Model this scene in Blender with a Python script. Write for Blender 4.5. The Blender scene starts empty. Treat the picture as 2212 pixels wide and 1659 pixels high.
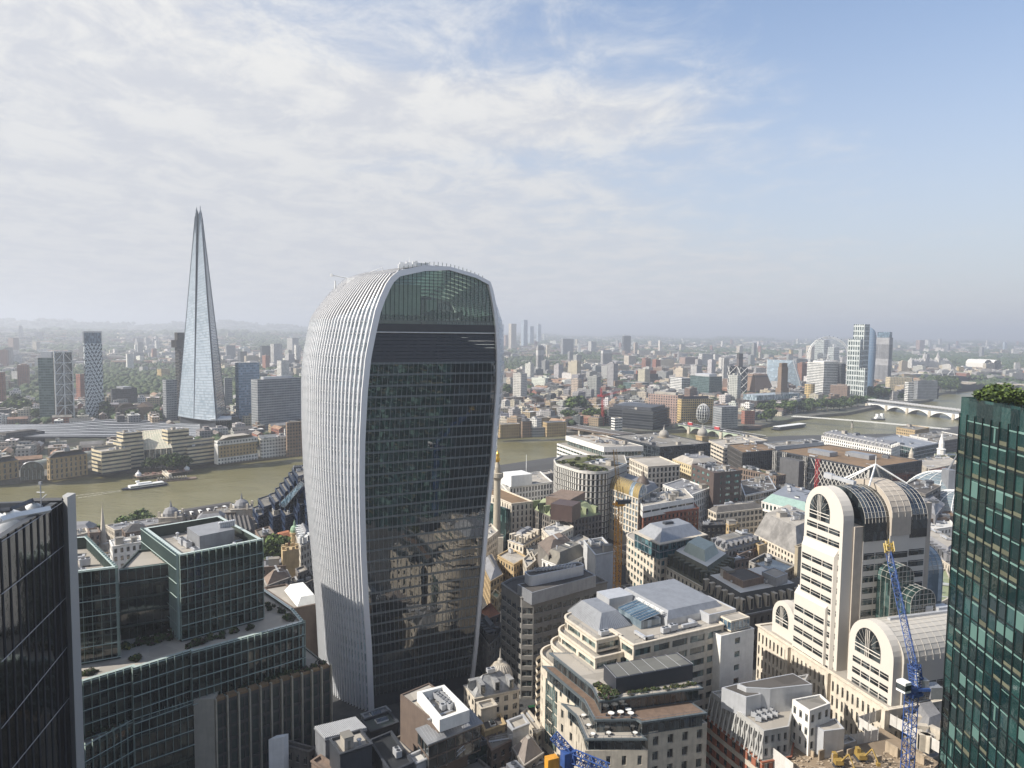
import bpy, math, random
import numpy as np
from mathutils import Vector, Matrix
R = math.radians
rnd = random.Random(7)
sc = bpy.context.scene
COL = sc.collection
# ---------------------------------------------------------------- camera
H = 149.0; F = 1550.0; CX = 1106.0; CY = 829.5
PITCH = math.atan((CY - 712) / F); ROLL = .0125
cp, sp = math.cos(PITCH), math.sin(PITCH)
fw = Vector((0, cp, -sp)); u0 = Vector((0, sp, cp)); r0 = Vector((1, 0, 0))
rt = r0 * math.cos(ROLL) + u0 * math.sin(ROLL); up = -r0 * math.sin(ROLL) + u0 * math.cos(ROLL)
cam = bpy.data.cameras.new('camera'); cam.sensor_width = 36; cam.lens = 36 * F / 2212
cam.clip_start = .5; cam.clip_end = 120000
co = bpy.data.objects.new('camera', cam); COL.objects.link(co)
co.matrix_world = Matrix(((rt.x, up.x, -fw.x, 0), (rt.y, up.y, -fw.y, 0), (rt.z, up.z, -fw.z, H), (0, 0, 0, 1)))
sc.camera = co
# ---------------------------------------------------------------- light
SUN_AZ, SUN_EL = R(-105), R(38)          # azimuth from +Y towards +X
sd = Vector((math.sin(SUN_AZ) * math.cos(SUN_EL), math.cos(SUN_AZ) * math.cos(SUN_EL), math.sin(SUN_EL)))
sl = bpy.data.lights.new('sun', 'SUN'); sl.energy = 4.8; sl.angle = R(.5); sl.color = (1, .94, .85)
so = bpy.data.objects.new('sun', sl); COL.objects.link(so)
so.rotation_euler = (-sd).to_track_quat('-Z', 'Y').to_euler(); so.location = (0, 0, 3000)
sc.view_settings.view_transform = 'Standard'; sc.view_settings.look = 'None'
sc.view_settings.exposure = 0.6; sc.view_settings.gamma = 1
sc.cycles.max_bounces = 6; sc.cycles.diffuse_bounces = 2; sc.cycles.glossy_bounces = 3
sc.cycles.transmission_bounces = 4; sc.cycles.transparent_max_bounces = 6; sc.cycles.volume_bounces = 0
sc.cycles.use_denoising = True
sc.cycles.caustics_reflective = False; sc.cycles.caustics_refractive = False
def nt(tree, typ, **kw):
 n = tree.nodes.new(typ)
 for k, v in kw.items():
  if k.startswith('i_'):
   n.inputs[int(k[2:]) if k[2:].isdigit() else k[2:].replace('_', ' ')].default_value = v
  else: setattr(n, k, v)
 return n
def mth(t, op, a, b=None, c=None, clamp=False):
 n = t.nodes.new('ShaderNodeMath'); n.operation = op; n.use_clamp = clamp
 for i, x in enumerate((a, b, c)):
  if x is None: continue
  if isinstance(x, (int, float)): n.inputs[i].default_value = x
  else: t.links.new(x, n.inputs[i])
 return n.outputs[0]
def mixc(t, f, a, b, mode='MIX'):
 n = t.nodes.new('ShaderNodeMix'); n.data_type = 'RGBA'; n.blend_type = mode
 for s, x in ((0, f), (6, a), (7, b)):
  if isinstance(x, (int, float)): n.inputs[s].default_value = x
  elif isinstance(x, tuple): n.inputs[s].default_value = (*x[:3], 1)
  else: t.links.new(x, n.inputs[s])
 return n.outputs[2]
def smooth(t, x, lo, hi):
 n = t.nodes.new('ShaderNodeMapRange'); n.interpolation_type = 'SMOOTHSTEP'
 t.links.new(x, n.inputs[0]); n.inputs[1].default_value = lo; n.inputs[2].default_value = hi
 return n.outputs[0]
# ---------------------------------------------------------------- sky
w = bpy.data.worlds.new('World'); sc.world = w; w.use_nodes = True
t = w.node_tree; t.nodes.clear()
tc = nt(t, 'ShaderNodeTexCoord'); sx = nt(t, 'ShaderNodeSeparateXYZ'); t.links.new(tc.outputs['Generated'], sx.inputs[0])
X, Y, Z = sx.outputs
sky = nt(t, 'ShaderNodeTexSky', sky_type='NISHITA', sun_disc=False, sun_elevation=SUN_EL, sun_rotation=SUN_AZ, air_density=1.0, dust_density=1.6, ozone_density=2.0)
base = mixc(t, 1.0, sky.outputs[0], (.125, .125, .125), 'MULTIPLY')
base = mixc(t, .14, base, (.38, .44, .60))
zc = mth(t, 'MAXIMUM', Z, .0)
iz = mth(t, 'DIVIDE', 1.0, mth(t, 'ADD', zc, .11))
cu = mth(t, 'MULTIPLY', X, iz); cv = mth(t, 'MULTIPLY', Y, iz)
cb = nt(t, 'ShaderNodeCombineXYZ'); t.links.new(cu, cb.inputs[0]); t.links.new(cv, cb.inputs[1])
def noise(vec, scale, detail, rough, dist=0, w4=None):
 n = nt(t, 'ShaderNodeTexNoise', noise_dimensions='3D'); n.inputs['Scale'].default_value = scale
 n.inputs['Detail'].default_value = detail; n.inputs['Roughness'].default_value = rough; n.inputs['Distortion'].default_value = dist
 t.links.new(vec, n.inputs['Vector']); return n.outputs[0]
mp = nt(t, 'ShaderNodeMapping'); mp.inputs['Scale'].default_value = (.8, 1.45, 1); mp.inputs['Rotation'].default_value = (0, 0, R(18)); mp.inputs['Location'].default_value = (.4, 2.2, 0)
t.links.new(cb.outputs[0], mp.inputs[0])
mp2 = nt(t, 'ShaderNodeMapping'); mp2.inputs['Scale'].default_value = (1.1, .95, 1); mp2.inputs['Rotation'].default_value = (0, 0, R(35)); t.links.new(cb.outputs[0], mp2.inputs[0])
n1 = noise(mp.outputs[0], .75, 9, .60, .25)
n2 = noise(mp2.outputs[0], 3.6, 9, .66, .35)
# coverage: thick to the left, clear towards the upper right, a long streak reaching right
az = mth(t, 'DIVIDE', X, mth(t, 'MAXIMUM', Y, .15))
cov = mth(t, 'SUBTRACT', .86, mth(t, 'MULTIPLY', mth(t, 'ADD', az, mth(t, 'MULTIPLY', Z, 1.35)), .56))
streak = mth(t, 'SUBTRACT', 1.0, mth(t, 'MULTIPLY', mth(t, 'ABSOLUTE', mth(t, 'SUBTRACT', mth(t, 'SUBTRACT', Z, .275), mth(t, 'MULTIPLY', az, .03))), 17), clamp=True)
streak = mth(t, 'MULTIPLY', streak, mth(t, 'SUBTRACT', 1.0, smooth(t, az, .15, .48)))
streak = mth(t, 'MULTIPLY', streak, .26)
dens = mth(t, 'ADD', mth(t, 'ADD', mth(t, 'MULTIPLY', n1, .55), mth(t, 'MULTIPLY', n2, .58)), mth(t, 'ADD', cov, streak))
m = smooth(t, dens, .98, 1.42)
ccol = mixc(t, smooth(t, n2, .38, .62), (.46, .47, .50), (.62, .61, .585))
sky1 = mixc(t, mth(t, 'MULTIPLY', m, .93), base, ccol)
# low air: a pale lavender band above the horizon
low = mth(t, 'SUBTRACT', 1.0, smooth(t, zc, .0, .46))
sky2 = mixc(t, mth(t, 'MULTIPLY', low, .80), sky1, (.405, .42, .455))
bg = nt(t, 'ShaderNodeBackground'); bg.inputs[1].default_value = 1.0
t.links.new(sky2, bg.inputs[0])
wo = nt(t, 'ShaderNodeOutputWorld'); t.links.new(bg.outputs[0], wo.inputs[0])
# ---------------------------------------------------------------- pixel helpers: views are (ox, oy, scale) onto a 2212 x 1659 picture
V = {'D': (0, 0, 1), 'A': (0, 663.6, .32), 'Z2': (619.4, 530.9, .24), 'Z3': (1017.5, 663.6, .28), 'Z4': (1592.6, 663.6, .28),
  'B1': (0, 1017.5, .3867), 'B2': (619.4, 1194.5, .28), 'B3': (1017.5, 929, .28), 'B4': (1592.6, 929, .28),
  'B5': (1106, 1238.7, .2533), 'B6': (1592.6, 1238.7, .28),
  'C1': (0, 654.75, .2), 'C2': (1061.8, 654.75, .2), 'C3': (1504.2, 654.75, .2), 'C4': (1858.1, 654.75, .16)}
def px(v, x, y):
 o = V[v]; return o[0] + x * o[2], o[1] + y * o[2]
def ray(v, x, y):
 X_, Y_ = px(v, x, y)
 return rt * ((X_ - CX) / F) + up * ((CY - Y_) / F) + fw
CAM = Vector((0, 0, H))
def P(v, x, y, z):
 d = ray(v, x, y); k = (z - H) / d.z
 return CAM + d * k
def P2(v, x, y, z):
 p = P(v, x, y, z); return (p.x, p.y)
def PD(v, x, y, depth):
 d = ray(v, x, y); return CAM + d * (depth / d.y)
def proj(p):
 q = Vector(p) - CAM; c = q.dot(fw)
 return CX + F * q.dot(rt) / c, CY - F * q.dot(up) / c
# ---------------------------------------------------------------- mesh builder
OFF = {}
class MB:
 def __init__(s): s.v = []; s.f = []; s.m = []
 def add(s, vs, fs, m=0):
  n = len(s.v); s.v += [tuple(a) for a in vs]; s.f += [tuple(i + n for i in f) for f in fs]; s.m += [m] * len(fs)
 def quad(s, a, b, c, d, m=0): s.add((a, b, c, d), ((0, 1, 2, 3),), m)
 def box(s, c, sz, rz=0, m=0):      # c = centre of the base
  a, b, h = sz[0] / 2, sz[1] / 2, sz[2]; cs, sn = math.cos(rz), math.sin(rz)
  vs = [(c[0] + x * cs - y * sn, c[1] + x * sn + y * cs, c[2] + z) for z in (0, h) for x, y in ((-a, -b), (a, -b), (a, b), (-a, b))]
  s.add(vs, ((0, 3, 2, 1), (4, 5, 6, 7), (0, 1, 5, 4), (1, 2, 6, 5), (2, 3, 7, 6), (3, 0, 4, 7)), m)
 def prism(s, poly, z0, z1, m=0, top=None, cap=True):
  n = len(poly); q = top or poly
  vs = [(p[0], p[1], z0) for p in poly] + [(p[0], p[1], z1) for p in q]
  fs = [(i, (i + 1) % n, n + (i + 1) % n, n + i) for i in range(n)]
  if cap: fs.append(tuple(range(n, 2 * n)))
  s.add(vs, fs, m)
 def tube(s, p, q, r, n=6, m=0, r2=None):
  p, q = Vector(p), Vector(q); d = (q - p)
  if d.length < 1e-6: return
  d.normalize(); a = d.orthogonal().normalized(); b = d.cross(a); r2 = r if r2 is None else r2
  vs = []
  for c, rr in ((p, r), (q, r2)):
   for i in range(n):
    an = 2 * math.pi * (i + .5) / n; vs.append(c + a * (rr * math.cos(an)) + b * (rr * math.sin(an)))
  fs = [(i, (i + 1) % n, n + (i + 1) % n, n + i) for i in range(n)] + [tuple(range(n - 1, -1, -1)), tuple(range(n, 2 * n))]
  s.add(vs, fs, m)
 def rev(s, c, prof, n=16, m=0, sq=1, rz=0):
  vs = []
  for r, z in prof:
   for i in range(n):
    an = 2 * math.pi * i / n + rz; vs.append((c[0] + r * math.cos(an), c[1] + sq * r * math.sin(an), c[2] + z))
  fs = [(j * n + i, j * n + (i + 1) % n, (j + 1) * n + (i + 1) % n, (j + 1) * n + i) for j in range(len(prof) - 1) for i in range(n)]
  fs.append(tuple((len(prof) - 1) * n + i for i in range(n)))
  s.add(vs, fs, m)
 def grid(s, rows, m=0, close=False):
  n = len(rows[0]); vs = [p for r in rows for p in r]
  fs = [(j * n + i, j * n + (i + 1) % n, (j + 1) * n + (i + 1) % n, (j + 1) * n + i) for j in range(len(rows) - 1) for i in range(n if close else n - 1)]
  s.add(vs, fs, m)
 def truss(s, p, q, wd, r, nseg, m=0, chords=4):
  p, q = Vector(p), Vector(q); d = (q - p).normalized()
  a = Vector((0, 0, 1)).cross(d) if abs(d.z) < .9 else Vector((math.cos(.5), math.sin(.5), 0))
  a.normalize(); b = d.cross(a)
  cs = [a * x + b * y for x, y in ((-wd / 2, -wd / 2), (wd / 2, -wd / 2), (wd / 2, wd / 2), (-wd / 2, wd / 2))]
  if chords == 3: cs = [a * (-wd / 2) - b * wd / 2, a * (wd / 2) - b * wd / 2, b * wd / 2]
  for c in cs: s.tube(p + c, q + c, r, 4, m)
  for i in range(nseg):
   A = p + (q - p) * (i / nseg); Bp = p + (q - p) * ((i + 1) / nseg)
   for k in range(len(cs)):
    c, e = cs[k], cs[(k + 1) % len(cs)]
    if i % 2: c, e = e, c
    s.tube(A + c, Bp + e, r * .6, 3, m); s.tube(A + c, A + e, r * .6, 3, m)
 def obj(s, name, mats, parent=None, smooth=False):
  me = bpy.data.meshes.new(name); off = OFF.get(parent, (0, 0, 0)) if parent else (0, 0, 0)
  a = np.array(s.v, dtype=np.float64).reshape(-1, 3) - np.array(off)
  me.from_pydata(a.tolist(), [], s.f)
  for mm in (mats if isinstance(mats, (list, tuple)) else [mats]): me.materials.append(mm)
  if s.m: me.polygons.foreach_set('material_index', s.m)
  if smooth: me.polygons.foreach_set('use_smooth', [True] * len(s.f))
  me.update()
  o = bpy.data.objects.new(name, me); COL.objects.link(o)
  if parent: o.parent = parent; OFF[o] = off
  return o
def tag(o, label=None, cat=None, group=None, kind=None):
 if label: o['label'] = label
 if cat: o['category'] = cat
 if group: o['group'] = group
 if kind: o['kind'] = kind
 return o
def root(name, loc, label, cat, group=None):
 o = bpy.data.objects.new(name, None); COL.objects.link(o); o.location = loc; o.empty_display_size = 1
 OFF[o] = tuple(loc); return tag(o, label, cat, group)
def inst(mesh_or_obj, name, parent, loc, rz=0, scale=(1, 1, 1)):
 me = mesh_or_obj if isinstance(mesh_or_obj, bpy.types.Mesh) else mesh_or_obj.data
 o = bpy.data.objects.new(name, me); COL.objects.link(o)
 off = OFF.get(parent, (0, 0, 0)) if parent else (0, 0, 0)
 o.location = (loc[0] - off[0], loc[1] - off[1], loc[2] - off[2]); o.rotation_euler = (0, 0, rz); o.scale = scale
 if parent: o.parent = parent
 OFF[o] = tuple(loc)
 return o
# ---------------------------------------------------------------- materials
MATS = {}
def newmat(name):
 m = bpy.data.materials.new(name); m.use_nodes = True; t = m.node_tree
 return m, t, t.nodes['Principled BSDF']
def posn(t):
 g = t.nodes.new('ShaderNodeNewGeometry'); return g
def nz(t, scale, detail=4, rough=.55, vec=None):
 n = t.nodes.new('ShaderNodeTexNoise'); n.inputs['Scale'].default_value = scale; n.inputs['Detail'].default_value = detail; n.inputs['Roughness'].default_value = rough
 if vec is None: vec = posn(t).outputs['Position']
 t.links.new(vec, n.inputs['Vector']); return n.outputs[0]
def solid(name, c, rough=.8, var=.25, scale=.35, metal=0, bump=0, streak=True, ior=None):
 k = ('s', name)
 if k in MATS: return MATS[k]
 m, t, b = newmat(name)
 g = posn(t)
 a = nz(t, scale, 6, .65)
 mp = t.nodes.new('ShaderNodeMapping'); mp.inputs['Scale'].default_value = (1.3, 1.3, .12); t.links.new(g.outputs['Position'], mp.inputs[0])
 s2 = nz(t, .9, 4, .6, mp.outputs[0])
 f = mth(t, 'ADD', mth(t, 'MULTIPLY', a, .6), mth(t, 'MULTIPLY', s2, .4 if streak else 0))
 f = smooth(t, f, .30, .68)
 if not streak and var >= .3:
  vo = t.nodes.new('ShaderNodeTexVoronoi'); vo.inputs['Scale'].default_value = .16; t.links.new(g.outputs['Position'], vo.inputs['Vector']); sv = t.nodes.new('ShaderNodeSeparateColor'); t.links.new(vo.outputs['Color'], sv.inputs[0]); f = mth(t, 'ADD', mth(t, 'MULTIPLY', f, .7), mth(t, 'MULTIPLY', sv.outputs[0], .45), clamp=True)
 dk = tuple(x * (1 - var) for x in c); lt = tuple(min(1, x * (1 + var * .55)) for x in c)
 t.links.new(mixc(t, f, dk, lt), b.inputs['Base Color'])
 b.inputs['Roughness'].default_value = rough; b.inputs['Metallic'].default_value = metal
 if ior: b.inputs['IOR'].default_value = ior
 MATS[k] = m; return m
def glass(name, c, c2=None, rough=.05, ior=1.95, wob=.02, scale=.3, patch=.38, cell=(1.5, 4.0), tilt=.014):
 """dark reflective window glass; each pane has its own depth of tone (blinds, rooms, painted reflections) and a small tilt"""
 k = ('g', name)
 if k in MATS: return MATS[k]
 m, t, b = newmat(name); g = posn(t)
 c2 = c2 or tuple(min(1, x * 3.0 + .05) for x in c)
 u, v, wn = uvwall(t, g)
 cu = mth(t, 'FLOOR', mth(t, 'DIVIDE', u, cell[0])); cv = mth(t, 'FLOOR', mth(t, 'DIVIDE', v, cell[1]))
 cb = t.nodes.new('ShaderNodeCombineXYZ'); t.links.new(cu, cb.inputs[0]); t.links.new(cv, cb.inputs[1])
 wn_ = t.nodes.new('ShaderNodeTexWhiteNoise'); t.links.new(cb.outputs[0], wn_.inputs[0])
 n = nz(t, scale, 5, .6)
 f = mth(t, 'ADD', mth(t, 'MULTIPLY', wn_.outputs[0], .55), mth(t, 'MULTIPLY', n, .6))
 f = smooth(t, f, patch + .1, patch + .55)
 t.links.new(mixc(t, f, c, c2), b.inputs['Base Color'])
 b.inputs['Roughness'].default_value = rough; b.inputs['IOR'].default_value = ior
 nn = nz(t, 1.1, 2, .5)
 bp = t.nodes.new('ShaderNodeBump'); bp.inputs['Strength'].default_value = 1.0; bp.inputs['Distance'].default_value = wob
 t.links.new(nn, bp.inputs['Height']);
 # pane tilt
 sub = t.nodes.new('ShaderNodeVectorMath'); sub.operation = 'SUBTRACT'; t.links.new(wn_.outputs[1], sub.inputs[0]); sub.inputs[1].default_value = (.5, .5, .5)
 scl = t.nodes.new('ShaderNodeVectorMath'); scl.operation = 'SCALE'; t.links.new(sub.outputs[0], scl.inputs[0]); scl.inputs[3].default_value = tilt
 ad = t.nodes.new('ShaderNodeVectorMath'); ad.operation = 'ADD'; t.links.new(bp.outputs[0], ad.inputs[0]); t.links.new(scl.outputs[0], ad.inputs[1])
 t.links.new(ad.outputs[0], b.inputs['Normal'])
 MATS[k] = m; return m
def uvwall(t, g):
 sn = t.nodes.new('ShaderNodeSeparateXYZ'); t.links.new(g.outputs['True Normal'], sn.inputs[0])
 sp_ = t.nodes.new('ShaderNodeSeparateXYZ'); t.links.new(g.outputs['Position'], sp_.inputs[0])
 ln = mth(t, 'SQRT', mth(t, 'ADD', mth(t, 'ADD', mth(t, 'MULTIPLY', sn.outputs[0], sn.outputs[0]), mth(t, 'MULTIPLY', sn.outputs[1], sn.outputs[1])), 1e-5))
 u = mth(t, 'DIVIDE', mth(t, 'SUBTRACT', mth(t, 'MULTIPLY', sp_.outputs[1], sn.outputs[0]), mth(t, 'MULTIPLY', sp_.outputs[0], sn.outputs[1])), ln)
 return u, sp_.outputs[2], sn.outputs[2]
def band(t, x, period, lo, hi, ph=0.0):
 f = mth(t, 'FRACT', mth(t, 'ADD', mth(t, 'DIVIDE', x, period), ph + 100))
 return mth(t, 'MULTIPLY', mth(t, 'GREATER_THAN', f, lo), mth(t, 'LESS_THAN', f, hi))
def facmat(name, wall, win=(.03, .04, .05), bay=3.2, fh=3.5, wf=.5, hf=.5, roof=None, rough=.75, attr=False, wrough=.12, var=.2, roofvar=.35, z0=0.0):
 """one wall with a pattern of window openings for buildings too far to show frames"""
 k = ('f', name)
 if k in MATS: return MATS[k]
 m, t, b = newmat(name); g = posn(t); u, v, nzz = uvwall(t, g)
 # uneven openings
 wob = nz(t, .05, 2)
 a = band(t, u, bay, .5 - wf / 2, .5 + wf / 2); c = band(t, v, fh, .3, .3 + hf, -z0 / fh)
 win_m = mth(t, 'MULTIPLY', a, c)
 isw = mth(t, 'LESS_THAN', mth(t, 'ABSOLUTE', nzz), .35)
 win_m = mth(t, 'MULTIPLY', win_m, isw)
 n = smooth(t, nz(t, .12, 6, .7), .32, .68)
 if attr:
  at = t.nodes.new('ShaderNodeAttribute'); at.attribute_name = 'tint'; wc = at.outputs['Color']
  at2 = t.nodes.new('ShaderNodeAttribute'); at2.attribute_name = 'rtint'; rc = at2.outputs['Color']
 else:
  wc = wall; rc = roof or (.22, .21, .20)
 def varc(c, amt):
  if isinstance(c, tuple):
   return mixc(t, n, tuple(x * (1 - amt) for x in c), tuple(min(1, x * (1 + amt)) for x in c))
  return mixc(t, n, mixc(t, 1.0, c, (1 - amt,) * 3, 'MULTIPLY'), mixc(t, 1.0, c, (1 + amt,) * 3, 'MULTIPLY'))
 wcol = varc(wc, var); rcol = varc(rc, roofvar)
 col = mixc(t, isw, rcol, wcol)
 pn = t.nodes.new('ShaderNodeCombineXYZ')
 t.links.new(mth(t, 'FLOOR', mth(t, 'DIVIDE', u, bay)), pn.inputs[0]); t.links.new(mth(t, 'FLOOR', mth(t, 'DIVIDE', v, fh)), pn.inputs[1])
 wn = t.nodes.new('ShaderNodeTexWhiteNoise'); t.links.new(pn.outputs[0], wn.inputs[0])
 wcl = mixc(t, smooth(t, wn.outputs[0], .55, 1.0), win, tuple(min(1, x * 1.5 + .06) for x in win))
 t.links.new(mixc(t, win_m, col, wcl), b.inputs['Base Color'])
 t.links.new(mth(t, 'ADD', rough, mth(t, 'MULTIPLY', win_m, wrough - rough)), b.inputs['Roughness'])
 MATS[k] = m; return m
STONE = solid('pale_stone', (.48, .43, .355), .85, .28)
CREAM = solid('cream_stone', (.60, .535, .44), .8, .22)
WHITE = solid('white_panel', (.70, .68, .64), .55, .16)
GREYS = solid('grey_stone', (.30, .28, .255), .85, .3)
DARKST = solid('dark_stone', (.09, .085, .08), .7, .3)
BROWN = solid('brown_brick', (.19, .14, .11), .9, .3)
RED = solid('red_brick', (.30, .11, .065), .9, .3)
YBRICK = solid('yellow_brick', (.36, .26, .14), .9, .3)
METAL = solid('grey_metal', (.30, .31, .33), .45, .18, metal=.4)
LMETAL = solid('light_metal', (.52, .53, .55), .4, .12, metal=.3)
DMETAL = solid('dark_metal', (.045, .05, .06), .45, .25)
LEAD = solid('lead_roof', (.20, .20, .21), .6, .25)
SLATE = solid('slate_roof', (.075, .07, .068), .7, .35)
ROOFG = solid('grey_roof', (.24, .225, .20), .9, .4, .25, streak=False)
ROOFP = solid('pale_roof', (.43, .395, .345), .9, .35, .25, streak=False)
ROOFD = solid('dark_roof', (.10, .09, .082), .9, .4, .25, streak=False)
ROOFB = solid('brown_roof', (.23, .15, .085), .95, .4, .12, streak=False)
ROOFW = solid('white_roof', (.66, .64, .60), .8, .22, .25, streak=False)
SEDUM = solid('sedum_roof', (.13, .14, .045), .95, .6, .25, streak=False)
COPPER = solid('green_copper', (.23, .26, .15), .7, .22)
TERRA = solid('orange_tiles', (.36, .14, .07), .85, .3)
GLASSD = glass('dark_glass', (.008, .011, .013), (.07, .085, .09))
GLASSG = glass('green_glass', (.010, .024, .022), (.075, .13, .12))
GLASSB = glass('blue_glass', (.03, .06, .09), (.18, .27, .34))
GLASSL = glass('light_glass', (.12, .16, .19), (.42, .50, .56))
GLASSK = glass('black_glass', (.003, .003, .0035), (.012, .010, .009), ior=1.75, patch=.7)
BLUEP = solid('blue_paint', (.03, .075, .24), .6, .4)
YELP = solid('yellow_paint', (.60, .28, .03), .5, .25)
REDP = solid('red_paint', (.45, .05, .05), .5, .25)
GOLD = solid('gold_leaf', (.75, .45, .08), .3, .2, metal=.8)
WPAINT = solid('white_paint', (.74, .74, .72), .5, .12)
ASPH = solid('asphalt', (.055, .055, .055), .9, .3)
# ---------------------------------------------------------------- polygons
def area(p): return sum(p[i][0] * p[(i + 1) % len(p)][1] - p[(i + 1) % len(p)][0] * p[i][1] for i in range(len(p))) / 2
def ccw(p): p = [(a[0], a[1]) for a in p]; return p if area(p) > 0 else p[::-1]
def inset(poly, d):
 n = len(poly); out = []
 for i in range(n):
  a, b, c = (Vector(poly[(i + k) % n]) for k in (-1, 0, 1))
  e1 = (b - a).normalized(); e2 = (c - b).normalized()
  n1 = Vector((-e1.y, e1.x)); n2 = Vector((-e2.y, e2.x)); m = n1 + n2
  if m.length < 1e-4: out.append(tuple(b + n1 * d)); continue
  m.normalize(); k = max(.35, m.dot(n1)); out.append(tuple(b + m * (d / k)))
 return out
def para(l, n, r): return [l, n, r, (l[0] + r[0] - n[0], l[1] + r[1] - n[1])]
def fillet(poly, idx, rad, seg=8):
 poly = ccw(poly); n = len(poly); out = []
 idx = idx if isinstance(idx, dict) else {i: rad for i in idx}
 for i in range(n):
  if i not in idx: out.append(tuple(poly[i])); continue
  a, b, c = (Vector(poly[(i + k) % n]) for k in (-1, 0, 1)); e1 = (a - b).normalized(); e2 = (c - b).normalized()
  ang = e1.angle(e2); tdist = min(idx[i] / math.tan(ang / 2), (a - b).length * .48, (c - b).length * .48); rr = tdist * math.tan(ang / 2)
  ctr = b + (e1 + e2).normalized() * (rr / math.sin(ang / 2))
  p, q = b + e1 * tdist, b + e2 * tdist; a0 = math.atan2(p.y - ctr.y, p.x - ctr.x); a1 = math.atan2(q.y - ctr.y, q.x - ctr.x)
  d = (a1 - a0 + math.pi) % (2 * math.pi) - math.pi
  for k in range(seg + 1): out.append((ctr.x + rr * math.cos(a0 + d * k / seg), ctr.y + rr * math.sin(a0 + d * k / seg)))
 return out
def inpoly(p, poly):
 c = False; n = len(poly)
 for i in range(n):
  a, b = poly[i], poly[i - 1]
  if (a[1] > p[1]) != (b[1] > p[1]) and p[0] < (b[0] - a[0]) * (p[1] - a[1]) / (b[1] - a[1]) + a[0]: c = not c
 return c
USED = []
def use(poly): USED.append((ccw(poly), min(p[0] for p in poly), max(p[0] for p in poly), min(p[1] for p in poly), max(p[1] for p in poly)))
# shared small meshes ------------------------------------------------
def shared(name, fn, mats):
 b = MB(); fn(b); me = bpy.data.meshes.new(name); me.from_pydata(b.v, [], b.f)
 for m in mats: me.materials.append(m)
 me.polygons.foreach_set('material_index', b.m); me.update(); return me
def _ac(b):
 b.box((0, 0, .3), (2.6, 1.5, 1.5), 0, 0)
 for x in (-.65, .65): b.rev((x, 0, 1.8), [(.5, 0), (.5, .12), (.42, .12)], 10, 1)
 for x in (-1, 1): b.box((x, 0, 0), (.2, 1.3, .3), 0, 1)
def _vent(b): b.rev((0, 0, 0), [(.35, 0), (.35, 1.1), (.6, 1.15), (.6, 1.4), (.1, 1.6)], 10, 0)
def _duct(b): b.box((0, 0, .35), (5.5, .9, .8), 0, 0); b.box((2.3, 1.2, .35), (.9, 3.2, .8), 0, 0); [b.box((x, 0, 0), (.15, .9, .35), 0, 1) for x in (-2, 0, 2)]
def _hut(b): b.box((0, 0, 0), (4.2, 3.2, 2.8), 0, 0); b.box((0, 0, 2.8), (4.6, 3.6, .2), 0, 1); b.box((2.1, 0, 0), (.06, 1, 2.1), 0, 1)
def _sky(b): b.prism([(-1.6, -1), (1.6, -1), (1.6, 1), (-1.6, 1)], 0, .4, 0); b.prism([(-1.5, -.9), (1.5, -.9), (1.5, .9), (-1.5, .9)], .41, 1.0, 1, [(-1.5, -.05), (1.5, -.05), (1.5, .05), (-1.5, .05)])
def _louv(b):
 b.box((0, 0, 0), (6, 3.4, 2.2), 0, 0)
 for i in range(6): b.box((0, -1.72, .3 + i * .3), (5.6, .06, .14), 0, 1)
 for x in (-1.8, 0, 1.8): b.rev((x, 0, 2.2), [(.8, 0), (.8, .3), (.65, .3)], 12, 1)
CL = [('air_conditioner', shared('air_conditioner', _ac, [LMETAL, DMETAL]), 5), ('vent', shared('vent', _vent, [LMETAL]), 3), ('duct', shared('duct', _duct, [LMETAL, DMETAL]), 3),
  ('roof_hut', shared('roof_hut', _hut, [ROOFP, ROOFG]), 1.5), ('skylight', shared('skylight', _sky, [WPAINT, GLASSD]), 2), ('chiller', shared('chiller', _louv, [METAL, DMETAL]), 2), ('pipes', shared('pipes', lambda b: ([b.tube((-5, y, .35), (5, y, .35), .09, 5) for y in (-.3, 0, .3)], [b.tube((5, y, .35), (5, y + 3, .35), .09, 5) for y in (-.3, 0, .3)], [b.box((x, 0, 0), (.12, .9, .3), 0) for x in (-4, -1, 2)]), [LMETAL]), 3), ('roof_railing', shared('roof_railing', lambda b: ([b.tube((-5, 0, z), (5, 0, z), .04, 3) for z in (.5, 1.05)], [b.tube((x, 0, 0), (x, 0, 1.05), .04, 3) for x in range(-5, 6, 2)]), [LMETAL]), 3), ('roof_walkway', shared('roof_walkway', lambda b: b.box((0, 0, .05), (9, .9, .12), 0), [DMETAL]), 2)]
def _win(b):
 b.quad((-.5, 0, 0), (.5, 0, 0), (.5, 0, 1), (-.5, 0, 1), 0)
 t_ = .045
 for x in (-.5 + t_ / 2, 0, .5 - t_ / 2): b.box((x, -.03, t_ * .6), (t_, .06, 1 - t_ * 1.2), 0, 1)
 for z in (0, 1 - t_ * .6): b.box((0, -.03, z), (1, .07, t_ * .6), 0, 1)
 b.box((0, -.14, -.03), (1.04, .24, .035), 0, 2); b.quad((-.5, .0 - .012, .62), (0, -.012, .62), (0, -.012, 1), (-.5, -.012, 1), 3)
WINM = {}
def winmesh(gm, fm):
 k = (gm.name, fm.name)
 if k not in WINM: WINM[k] = shared('window', _win, [gm, fm, solid('window_sill', (.42, .39, .34), .8, .2), solid('roller_blind', (.20, .20, .18), .7, .3)])
 return WINM[k]
FRAME = solid('window_frame', (.16, .16, .155), .6, .1)
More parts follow.
